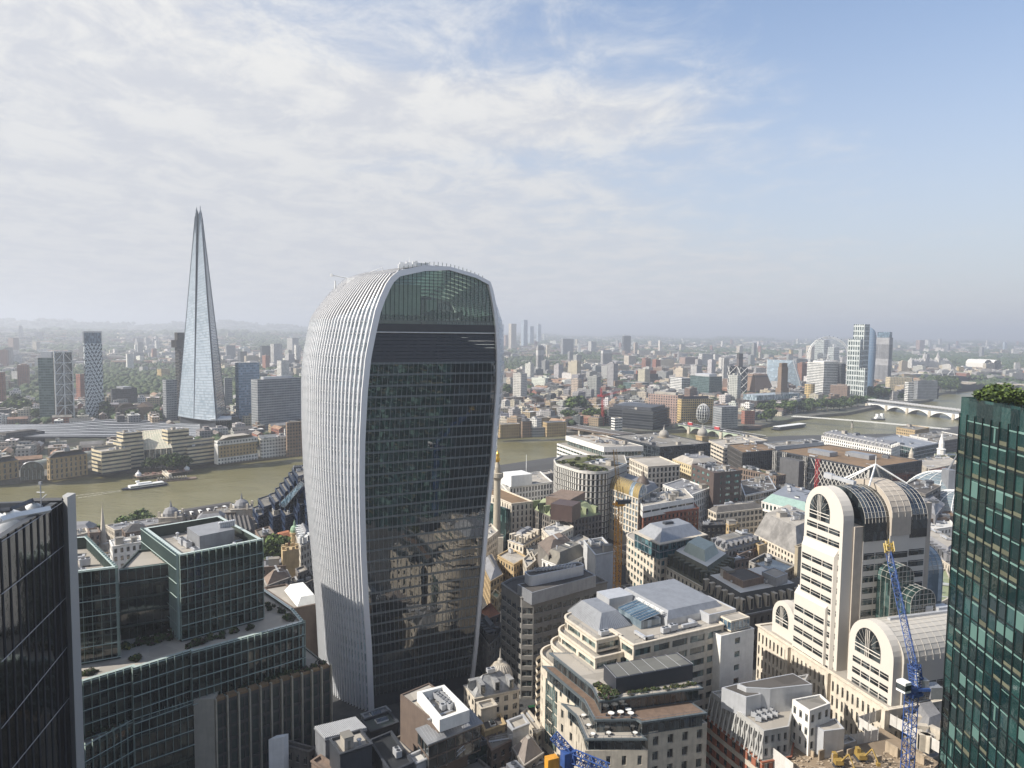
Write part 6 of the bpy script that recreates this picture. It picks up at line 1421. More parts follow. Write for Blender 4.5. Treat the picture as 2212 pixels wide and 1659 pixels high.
def foreground():
 v = 'B2'
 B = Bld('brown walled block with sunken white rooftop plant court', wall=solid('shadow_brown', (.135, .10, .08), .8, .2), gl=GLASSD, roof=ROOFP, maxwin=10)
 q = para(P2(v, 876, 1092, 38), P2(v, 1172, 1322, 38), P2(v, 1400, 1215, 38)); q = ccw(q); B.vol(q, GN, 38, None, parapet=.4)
 T = None; q2 = [P2(v, 1005, 1085, 40), P2(v, 1180, 1305, 40), P2(v, 1410, 1225, 40), P2(v, 1215, 1030, 40)]; q2 = ccw(q2); m = MB(); i2 = inset(q2, 1.2)
 for k in range(4):
  j = (k + 1) % 4; m.quad((*q2[k], 37), (*q2[j], 37), (*q2[j], 40.6), (*q2[k], 40.6)); m.quad((*i2[j], 37), (*i2[k], 37), (*i2[k], 40.6), (*i2[j], 40.6)); m.quad((*q2[k], 40.6), (*q2[j], 40.6), (*i2[j], 40.6), (*i2[k], 40.6))
 B.part('court_wall', m, WPAINT)
 for i in range(7):
  for j in range(2): p = P(v, 1130 + i * 22 + j * 50, 1090 + i * 17 - j * 15, 38.4); inst(CL[0][1], 'air_conditioner', B.root, (p.x, p.y, 37.8), 1.1, (.7, .7, 1.1))
 q3 = ccw(para(P2(v, 1010, 1340, 36), P2(v, 1095, 1452, 36), P2(v, 1500, 1292, 36))); B.vol(q3, 27, 35, st('curtainw'), parapet=0, cap=.5, mark=False, gl=GLASSD); m = MB(); m.prism(inset(q3, -.5), 35, 35.4); m.obj('metal_roof', METAL, B.root)
 for k in range(20): m = MB(); a, b_ = Vector(P2(v, 1030 + k * 21.5, 1337 - k * 8.5, 36)), Vector(P2(v, 1100 + k * 20, 1440 - k * 8, 36)); m.tube((a.x, a.y, 35.5), (b_.x, b_.y, 35.5), .05, 3); m.obj('roof_seam', LMETAL, B.root)
 q4 = ccw(para(P2(v, 1010, 1440, 28), P2(v, 1110, 1560, 28), P2(v, 1545, 1420, 28))); B.vol(q4, GN, 27, st('curtainw', bay=3.2), parapet=.8, mark=False, gl=GLASSG, wall=DMETAL, span=DMETAL)
 m = MB(); a, b_ = P(v, 1215, 1620, 27), P(v, 1365, 1490, 30); m.truss(tuple(a), tuple(b_), 1.2, .1, 12); B.part('stair', m, LMETAL)
 B.clutter(inset(q, 1), 37.6, 4); B.done()
 B, q = blk('cream block with leaded mansard and ribbed corner dome', v, (1368, 1020), (1450, 1120), (1795, 1050), 29, 'punch', CREAM, ROOFP, 2, hip=(5, 4.5, solid('streaked_lead', (.26, .26, .26), .6, .5), 5))
 c = P(v, 1645, 960, 30); m = MB(); m.rev((c.x, c.y, 27), [(4.3, 0), (4.3, 2.6), (4.6, 2.7), (4.6, 3.1), (4.2, 3.2), (4.0, 4.8), (3.4, 6.4), (2.3, 7.8), (1.0, 8.6), (.8, 9.6), (.3, 10), (.06, 13.5)], 22); m.obj('dome', solid('dome_lead', (.40, .37, .32), .6, .2), B.root)
 m = MB()
 for k in range(22): an = 2 * math.pi * k / 22; ps = [(c.x + r * math.cos(an), c.y + r * math.sin(an), 27 + z_) for r, z_ in ((4.3, 3.2), (4.1, 4.8), (3.5, 6.4), (2.4, 7.8), (1.1, 8.6))]; [m.tube(a, b, .12, 3) for a, b in zip(ps, ps[1:])]
 m.obj('dome_ribs', CREAM, B.root)
 rows = [
  ('small streaked mansard tower in front of the domed block', (1465, 1150), (1500, 1200), (1620, 1170), 29, None, STONE, ROOFP, 1, dict(hip=(-6, -2.0, LEAD))),
  ('low ochre house with sooty roof beside the domed block', (1495, 1290), (1530, 1370), (1685, 1315), 25, 'punch', OCHRE, ROOFD, 2, {}),
  ('grey lift block on pale flat roof, lower centre', (1700, 1290), (1745, 1360), (1870, 1310), 27, None, LMETAL, ROOFP, 2, {}),
  ('brown office with white roof pipes, lower centre', (1530, 1420), (1580, 1520), (1760, 1430), 23, 'punch', BROWN, ROOFG, 5, {}),
  ('mansard block with rubble grey flat top near the blue crane', (1740, 1500), (1830, 1640), (1980, 1540), 26, 'punch', SHADE, ROOFP, 3, dict(hip=(4, 3, solid('pinkish_slate', (.20, .17, .15), .8, .25)))),
  ('long curved stone terrace with balustrade opposite the rounded corner', (1810, 1230), (1930, 1390), (1975, 1350), 22, 'punch', STONE, ROOFP, 1, {}),
  ('scaffolded roof deck at the bottom beside the blue crane', (1650, 1660), (1750, 1760), (2050, 1650), 24, None, GREYS, ROOFG, 4, {}),
  ('grey block with ribbed metal roof, lower left of centre', (218, 1350), (298, 1440), (612, 1362), 33, None, METAL, LMETAL, 0, {}),
  ('dark box with cracked pale roof in the lower foreground', (330, 1430), (412, 1548), (658, 1468), 35, None, DMETAL, ROOFP, 2, {}),
  ('black flat roofed block with white edge beams', (640, 1440), (800, 1690), (975, 1610), 31, None, DMETAL, solid('black_roof', (.02, .022, .025), .6, .3), 1, {}),
  ('low dark roofed shed behind the black flat roof', (580, 1285), (650, 1375), (862, 1300), 27, None, DMETAL, solid('green_black_roof', (.06, .075, .072), .5, .2), 2, {}),
  ('lower grey ribbed shed beside the curved tower foot', (575, 1240), (610, 1280), (800, 1215), 25, None, METAL, METAL, 1, {}),
  ('dark old office with lit windows at the lower left', (-120, 1450), (170, 1530), (225, 1500), 25, 'punch', SHADE, ROOFD, 0, {}),
  ('roofless shell with pale floor between black and brown blocks', (810, 1440), (930, 1560), (1040, 1500), 24, None, SHADE, ROOFP, 1, {}),
  ('small box with white roof over an orange interior', (930, 1560), (1000, 1620), (1110, 1570), 30, None, LMETAL, ROOFW, 0, {}),
  ('black sheet roof shed at the bottom edge', (560, 1620), (700, 1720), (860, 1690), 27, None, DMETAL, ROOFD, 0, {}),
  ('brown slate roof block at the bottom edge beside the pale box', (190, 1600), (330, 1700), (400, 1650), 28, None, BROWN, BROWN, 0, {}),
  ('dark stone office at the bottom between glass and brown blocks', (1120, 1600), (1250, 1720), (1560, 1650), 22, 'punch', SHADE, ROOFG, 2, {}),
  ('grey cluttered roof with skylights at the bottom of the cream corner', (2380, 1650), (2480, 1740), (2900, 1640), 27, 'punch', GREYS, ROOFG, 9, {})]
 for lb, l, n, r, z, sty, wl, rf, cl, kw in rows:
  if z:
   if kw.get('hip') and kw['hip'][0] < 0: kw = {}
   blk(lb, v, l, n, r, z, sty, wl, rf, cl, name='city_house' if 'house' in lb else 'office_building', cat='house' if 'house' in lb else 'building', **kw)
 # ribs on the ribbed roof
 a, b_, c = P(v, 218, 1350, 33), P(v, 298, 1440, 33), P(v, 612, 1362, 33); rt_ = [o for o in COL.objects if o.get('label', '').startswith('grey block with ribbed')][0]
 for k in range(26): m = MB(); f = k / 25; p = a.lerp(a + c - b_, f); q = b_.lerp(c, f); m.box(((p.x + q.x) / 2, (p.y + q.y) / 2, 33.1), ((q - p).length, .28, .5), math.atan2(q.y - p.y, q.x - p.x)); m.obj('roof_rib', LMETAL, rt_)
 a, b_ = P('B1', 1550, 1500, 30), P('B1', 1500, 1600, 24); rt_ = root('roof_sculpture', (a.x, a.y, GN), 'white curved fin standing on dark rooftops, lower left', 'roof structure')
 m = MB(); p = P('B1', 1500, 1500, 30), P('B1', 1585, 1485, 30); m.prism(ccw([tuple(p[0][:2]), tuple(p[1][:2]), (p[1].x + .8, p[1].y + 1.8), (p[0].x + 1.6, p[0].y + 2.2)]), GN, 30); m.obj('fin', WPAINT, rt_)
foreground()
def behind_terraces():
 v = 'B1'
 rows = [
  ('cream riverside house behind the black tower fin', (385, 335), (400, 362), (495, 342), 28, 'punch', CREAM, ROOFG, 2, {}, 20),
  ('brown gabled house left of the church spire', (488, 320), (500, 345), (560, 340), 32, 'punch', BROWN, ROOFG, 2, {}, 20),
  ('white flat roofed office right of the church spire', (612, 385), (628, 420), (800, 392), 40, 'punch', WHITE, ROOFW, 5, dict(parapet=.5), 30),
  ('dark office under the white flat roofed one', (605, 440), (640, 480), (805, 455), 34, 'ribbon', DARKST, ROOFD, 1, {}, 20),
  ('long riverside roof of grey slates behind the tree', (590, 300), (640, 330), (1000, 275), 24, 'punch', STONE, LEAD, 8, {}, 26),
  ('dark pitched roof house behind the white office', (680, 320), (700, 345), (830, 325), 30, 'punch', BROWN, SLATE, 0, dict(hip=(3, 4, SLATE)), 18),
  ('brick house row left of the tree beside the curved tower', (1425, 330), (1450, 370), (1530, 345), 30, 'punch', BROWN, ROOFG, 3, {}, 30),
  ('red roofed row between brick house and green dome', (1520, 360), (1530, 390), (1650, 360), 26, 'punch', RED, TERRA, 0, dict(hip=(2, 3, TERRA)), 16),
  ('stone mansard house beside the curved tower', (1640, 330), (1680, 420), (1760, 380), 32, 'punch', STONE, LEAD, 0, dict(hip=(5, 4, LEAD, 4, WPAINT)), 30),
  ('brown roofed corner house below the tree', (1470, 595), (1490, 640), (1625, 590), 30, 'punch', GREYS, ROOFP, 3, dict(hip=(4, 4, BROWN)), 18),
  ('small dark brick lodge near the castellated church', (1650, 545), (1665, 570), (1715, 550), 28, 'punch', SHADE, ROOFP, 1, {}, 12),
  ('low dark roofs against the foot of the curved tower', (1620, 600), (1650, 650), (1760, 600), 24, 'punch', SHADE, ROOFD, 4, {}, 24),
  ('brown walled block with white glazed rooftop lantern', (1470, 650), (1640, 765), (1775, 740), 38, None, solid('shadow_brown', (.135, .10, .08)), ROOFP, 0, {}, 40)]
 for lb, l, n, r, z, sty, wl, rf, cl, kw, md in rows: B, q = blk(lb, v, l, n, r, z, sty, wl, rf, cl, name='city_house' if ('house' in lb or 'lodge' in lb) else 'office_building', cat='house' if 'house' in lb else 'building', maxd=md, **kw)
 m = MB(); q = ccw(para(P2(v, 1588, 655, 39), P2(v, 1660, 745, 39), P2(v, 1790, 720, 39))); m.prism(q, 38, 41, 0, inset(q, 2.0)); m.obj('roof_lantern', WPAINT, B.root)
 # custom house like range with domed pavilions, zigzag market roof
 B, q = blk('long stone riverside range with zigzag market roof', v, (1180, 300), (1205, 335), (1450, 290), 25, 'punch', STONE, SLATE, 0, maxd=22)
 for k in range(9):
  m = MB(); x0 = 1215 + k * 24; a, b_ = P(v, x0, 250 + k * 1, 26), P(v, x0 + 22, 345 - k * 1, 26); d = (b_ - a); s_ = Vector((-d.y, d.x, 0)).normalized() * -2.6
  m.add([a + Vector((0, 0, -1)), b_ + Vector((0, 0, -1)), b_ + s_ + Vector((0, 0, 2)), a + s_ + Vector((0, 0, 2)), b_ + 2 * s_ + Vector((0, 0, -1)), a + 2 * s_ + Vector((0, 0, -1))], [(0, 1, 2, 3), (3, 2, 4, 5), (1, 4, 2), (0, 3, 5)]); m.obj('roof_ridge', SLATE, B.root)
 for lb, x, y in (('small domed stone pavilion with statue on the riverside roofs', 955, 235), ('larger domed stone pavilion nearer the blue stepped office', 1350, 190)):
  p = P(v, x, y, 28); rt_ = root('pavilion', (p.x, p.y, GB), lb, 'pavilion'); m = MB(); m.box((p.x, p.y, GB), (13, 11, 19), .3); m.box((p.x, p.y, 26), (13.8, 11.8, .6), .3); m.obj('wall', STONE, rt_); m = MB(); m.rev((p.x, p.y, 26.5), [(5, 0), (4.8, 2), (3.8, 4), (2, 5.2), (.8, 5.6), (.6, 7), (.1, 10)], 12); m.obj('dome', LEAD, rt_)
  m = MB(); [m.box((p.x + dx, p.y + dy, 26), (1.4, 1.2, 4)) for dx in (-5.4, 5.4) for dy in (-4.6, 4.6)]; m.obj('chimneys', STONE, rt_)
 blk('long slate riverside wing with white dormers between the pavilions', v, (985, 235), (1000, 262), (1330, 205), 22, 'punch', STONE, SLATE, 0, maxd=16, hip=(3, 4, SLATE, 5, WPAINT), z0=GB)
 # castellated church tower, green dome
 p = P(v, 1620, 430, 36); rt_ = root('church_tower', (p.x, p.y, GN), 'square brick church tower with battlements beside the tree', 'church'); m = MB(); m.box((p.x, p.y, GN), (8, 8, 21), .4); [m.box((p.x + 3.6 * math.cos(a), p.y + 3.6 * math.sin(a), 36), (1.3, 1.3, 1.6), .4) for a in np.arange(0, 6.2, .785)]; m.obj('tower', OCHRE, rt_)
 m = MB(); [m.box((p.x + dx, p.y + dy, 29), (1.6, 1.6, 4), .4) for dx, dy in ((-1.6, -3.6), (3.4, -1.9))]; m.obj('louvre', DMETAL, rt_)
 p = P(v, 1645, 330, 34); rt_ = root('turret', (p.x, p.y, GN), 'slim brick turret with pale green dome by the curved tower', 'turret'); m = MB(); m.rev((p.x, p.y, GN), [(2.4, 0), (2.4, 17), (2.8, 17.2), (2.8, 18)], 10); m.obj('shaft', OCHRE, rt_); m = MB(); m.rev((p.x, p.y, 33), [(2.2, 0), (2.4, 1.4), (1.8, 3), (.7, 3.8), (.5, 5.5), (.05, 7)], 12); m.obj('dome', solid('verdigris', (.22, .33, .22), .6, .2), rt_)
 p = P(v, 1525, 530, GN + 2); tree((p.x, p.y, GN), 19, 'big green tree among brick houses left of the curved tower', wide=1.1)
 # blue stepped riverside office
 v = 'B1'; B = Bld('midnight blue stepped office descending to the river', wall=BLUEGL, gl=glass('navy_glass', (.008, .014, .03), (.05, .09, .16)), roof=ROOFG, maxwin=10)
 steps = [(1640, 5, 60), (1620, 30, 56), (1595, 60, 52), (1570, 90, 48), (1545, 118, 44), (1512, 150, 40), (1450, 175, 36), (1420, 225, 31), (1500, 230, 33), (1570, 225, 36), (1650, 165, 44), (1690, 120, 50), (1640, 200, 40)]
 for i, (x, y, z) in enumerate(steps):
  q = ccw(para(P2(v, x - 10, y - 22, z), P2(v, x + 22, y + 26, z), P2(v, x + 118, y - 6, z))); B.vol(q, GB, z, st('ribbon', bay=5, fh=3.8, hf=.55), parapet=.7, clutter=2, mark=(i == 0), cap=.8)
 m = MB(); a, b_, c = P(v, 1555, 190, 38), P(v, 1680, 60, 58), P(v, 1700, 75, 58); d = P(v, 1590, 205, 38); m.quad(a, d, c, b_); m.obj('sloping_glazing', GLASSB, B.root)
 m = MB(); [m.tube(a.lerp(d, k / 4) + Vector((0, 0, .3)), b_.lerp(c, k / 4) + Vector((0, 0, .3)), .2, 4) for k in range(5)]; [m.tube(a.lerp(b_, k / 14) + Vector((0, 0, .3)), d.lerp(c, k / 14) + Vector((0, 0, .3)), .12, 3) for k in range(15)]; m.obj('glazing_bars', METAL, B.root)
 B.done()
 for i, (x, y, h, lb) in enumerate(((760, 275, 14, 'broad riverside tree right of the church spire, tallest of its row'), (820, 272, 13, 'riverside tree at the right end of its row'), (700, 285, 12, 'riverside tree at the left end of its row'), (440, 310, 8, 'small shrub like tree behind the black tower fin'), (545, 300, 8, 'small tree just left of the needle spire'))):
  p = P(v, x, y, GB + 8); tree((p.x, p.y, GB), h, lb, 'riverside trees on the near bank', wide=1.3)
behind_terraces()
# a red double decker and a green roofed car in the streets below
def vehicles():
 p = P('B3', 1080, 808, GN); rt_ = root('double_decker_bus', (p.x, p.y, GN), 'red double decker bus in the street behind the orange crane', 'bus'); an = math.atan2(P('B3', 1115, 820, GN).y - p.y, P('B3', 1115, 820, GN).x - p.x)
 an = -.8
 m = MB(); m.box((p.x, p.y, GN + .35), (11, 2.5, 4.0), an); m.obj('body', REDP, rt_); m = MB(); m.box((p.x, p.y, GN + 1.3), (10.4, 2.56, .9), an); m.box((p.x, p.y, GN + 3.0), (10.4, 2.56, .8), an); m.obj('window', GLASSD, rt_)
 m = MB(); m.box((p.x, p.y, GN + 4.36), (10.4, 2.2, .06), an); m.obj('roof', WPAINT, rt_)
 for k in (-3.5, 3.2):
  for s_ in (-1.2, 1.2): m = MB(); c = (p.x + k * math.cos(an) - s_ * math.sin(an), p.y + k * math.sin(an) + s_ * math.cos(an), GN + .5); m.tube((c[0] - .15 * math.sin(an), c[1] + .15 * math.cos(an), c[2]), (c[0] + .15 * math.sin(an), c[1] - .15 * math.cos(an), c[2]), .5, 10); m.obj('wheel', DMETAL, rt_)
 for (x, y, lb, mt, an) in ((1890, 1215, 'black car with bright green roof in the street by the rounded corner', DMETAL, .3), (1750, 1185, 'dark car waiting behind the green roofed one', DMETAL, .3)):
  p = P('B2', x, y, GN); rt_ = root('car', (p.x, p.y, GN), lb, 'car', 'cars in the street by the rounded corner'); m = MB(); m.box((p.x, p.y, GN + .3), (4.5, 1.8, .7), an); m.box((p.x, p.y, GN + 1.0), (2.6, 1.6, .5), an); m.obj('body', mt, rt_)
  m = MB(); m.box((p.x, p.y, GN + 1.5), (2.4, 1.5, .06), an); m.obj('roof', solid('taxi_green', (.12, .55, .18), .4, .1) if 'green roof in' in lb else mt, rt_)
  for k in (-1.4, 1.4):
   for s_ in (-.8, .8): m = MB(); c = (p.x + k * math.cos(an) - s_ * math.sin(an), p.y + k * math.sin(an) + s_ * math.cos(an), GN + .33); m.tube((c[0] - .12 * math.sin(an), c[1] + .12 * math.cos(an), c[2]), (c[0] + .12 * math.sin(an), c[1] - .12 * math.cos(an), c[2]), .33, 8); m.obj('wheel', DMETAL, rt_)
vehicles()
# ================================================================ across the river
FW = dict(
 white=((.62, .60, .56), dict(bay=3.4, fh=3.6, wf=.55, hf=.5)), cream=((.52, .45, .31), dict(bay=40, fh=3.8, wf=.99, hf=.42)), creamw=((.56, .48, .33), dict(bay=4, fh=4, wf=.5, hf=.5)),
 pale=((.45, .44, .42), dict(bay=3.2, fh=3.3, wf=.5, hf=.45)), grey=((.26, .27, .28), dict(bay=2.6, fh=3.5, wf=.6, hf=.5)), dark=((.055, .058, .065), dict(bay=2.4, fh=3.6, wf=.7, hf=.55, win=(.02, .025, .03))),
 brick=((.22, .15, .10), dict(bay=3.4, fh=3.6, wf=.42, hf=.5)), ybrick=((.36, .26, .13), dict(bay=3.6, fh=3.8, wf=.38, hf=.52)), red=((.30, .13, .09), dict(bay=3.4, fh=3.5, wf=.45, hf=.5)), pink=((.34, .24, .20), dict(bay=4.2, fh=4, wf=.5, hf=.6)),
 glassg=((.10, .15, .15), dict(bay=3, fh=3.8, wf=.92, hf=.82, win=(.03, .055, .055), wrough=.1)), glassb=((.36, .41, .45), dict(bay=3, fh=3.8, wf=.9, hf=.8, win=(.20, .27, .33), wrough=.15)), glassk=((.09, .10, .11), dict(bay=3, fh=3.7, wf=.9, hf=.7, win=(.018, .022, .026), wrough=.1)),
 stripe=((.66, .65, .62), dict(bay=90, fh=3.8, wf=.995, hf=.45)), lattice=((.46, .49, .48), dict(bay=5.2, fh=11, wf=.62, hf=.86, win=(.03, .05, .05))), rib=((.46, .45, .44), dict(bay=3.0, fh=60, wf=.5, hf=.97, win=(.04, .045, .05))), greyrib=((.27, .27, .28), dict(bay=3.4, fh=60, wf=.55, hf=.97, win=(.05, .055, .065))), darkrib=((.10, .085, .08), dict(bay=3.4, fh=60, wf=.6, hf=.96, win=(.02, .02, .022))),
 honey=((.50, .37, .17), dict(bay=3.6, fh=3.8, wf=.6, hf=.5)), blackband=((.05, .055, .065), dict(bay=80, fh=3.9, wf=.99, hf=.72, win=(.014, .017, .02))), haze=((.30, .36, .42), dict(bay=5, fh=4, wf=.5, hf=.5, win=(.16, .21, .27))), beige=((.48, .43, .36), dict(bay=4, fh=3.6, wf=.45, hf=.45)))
def FM(k, roof=None):
 c, kw = FW[k]; return facmat('facade_' + k, c, roof=roof, **kw)
RC = [ROOFG, ROOFP, LEAD, ROOFD]
def fb(label, v, xl, xs, xr, yt, yb, key, roof=None, g=GS, rel=None, name='building', cat='building', cl=0, cap=None, d=None, crown=None, maxb=70, group=None, keep=False):
 if rel is None: f = (xs - xl) / max(1, (xr - xl)); rel = 22 + 46 * (1 - f)
 q, z = bx(v, xl, xs, xr, yt, yb, g=g, rel=rel, d=d, maxb=maxb); use(q); c = np.mean(np.array(q), axis=0)
 rt_ = root(name, (float(c[0]), float(c[1]), g), label, cat, group); m = MB(); m.prism(q, g, z, cap=False); m.obj('wall', FM(key), rt_)
 m = MB(); i_ = inset(q, .7); m.add([(x, y, z - .9) for x, y in i_], [tuple(range(4))]); n = 4
 m.obj('roof', roof or rnd.choice(RC), rt_); m = MB()
 for i in range(n): j = (i + 1) % n; m.quad((*q[i], z), (*q[j], z), (*i_[j], z), (*i_[i], z)); m.quad((*i_[i], z), (*i_[j], z), (*i_[j], z - .9), (*i_[i], z - .9))
 m.obj('parapet', rnd.choice((STONE, METAL, GREYS, WHITE)) if key not in ('dark', 'blackband', 'darkrib', 'glassk') else DMETAL, rt_)
 if crown: m = MB(); p = inset(q, crown[0]); m.prism(p, z - .9, z + crown[1]); m.obj('plant_room', crown[2] if len(crown) > 2 else METAL, rt_)
 if cl:
  B = Bld(label); B.root = rt_; B.clutter(i_, z - .9, cl)
 return rt_, q, z
T_ = 'tower'
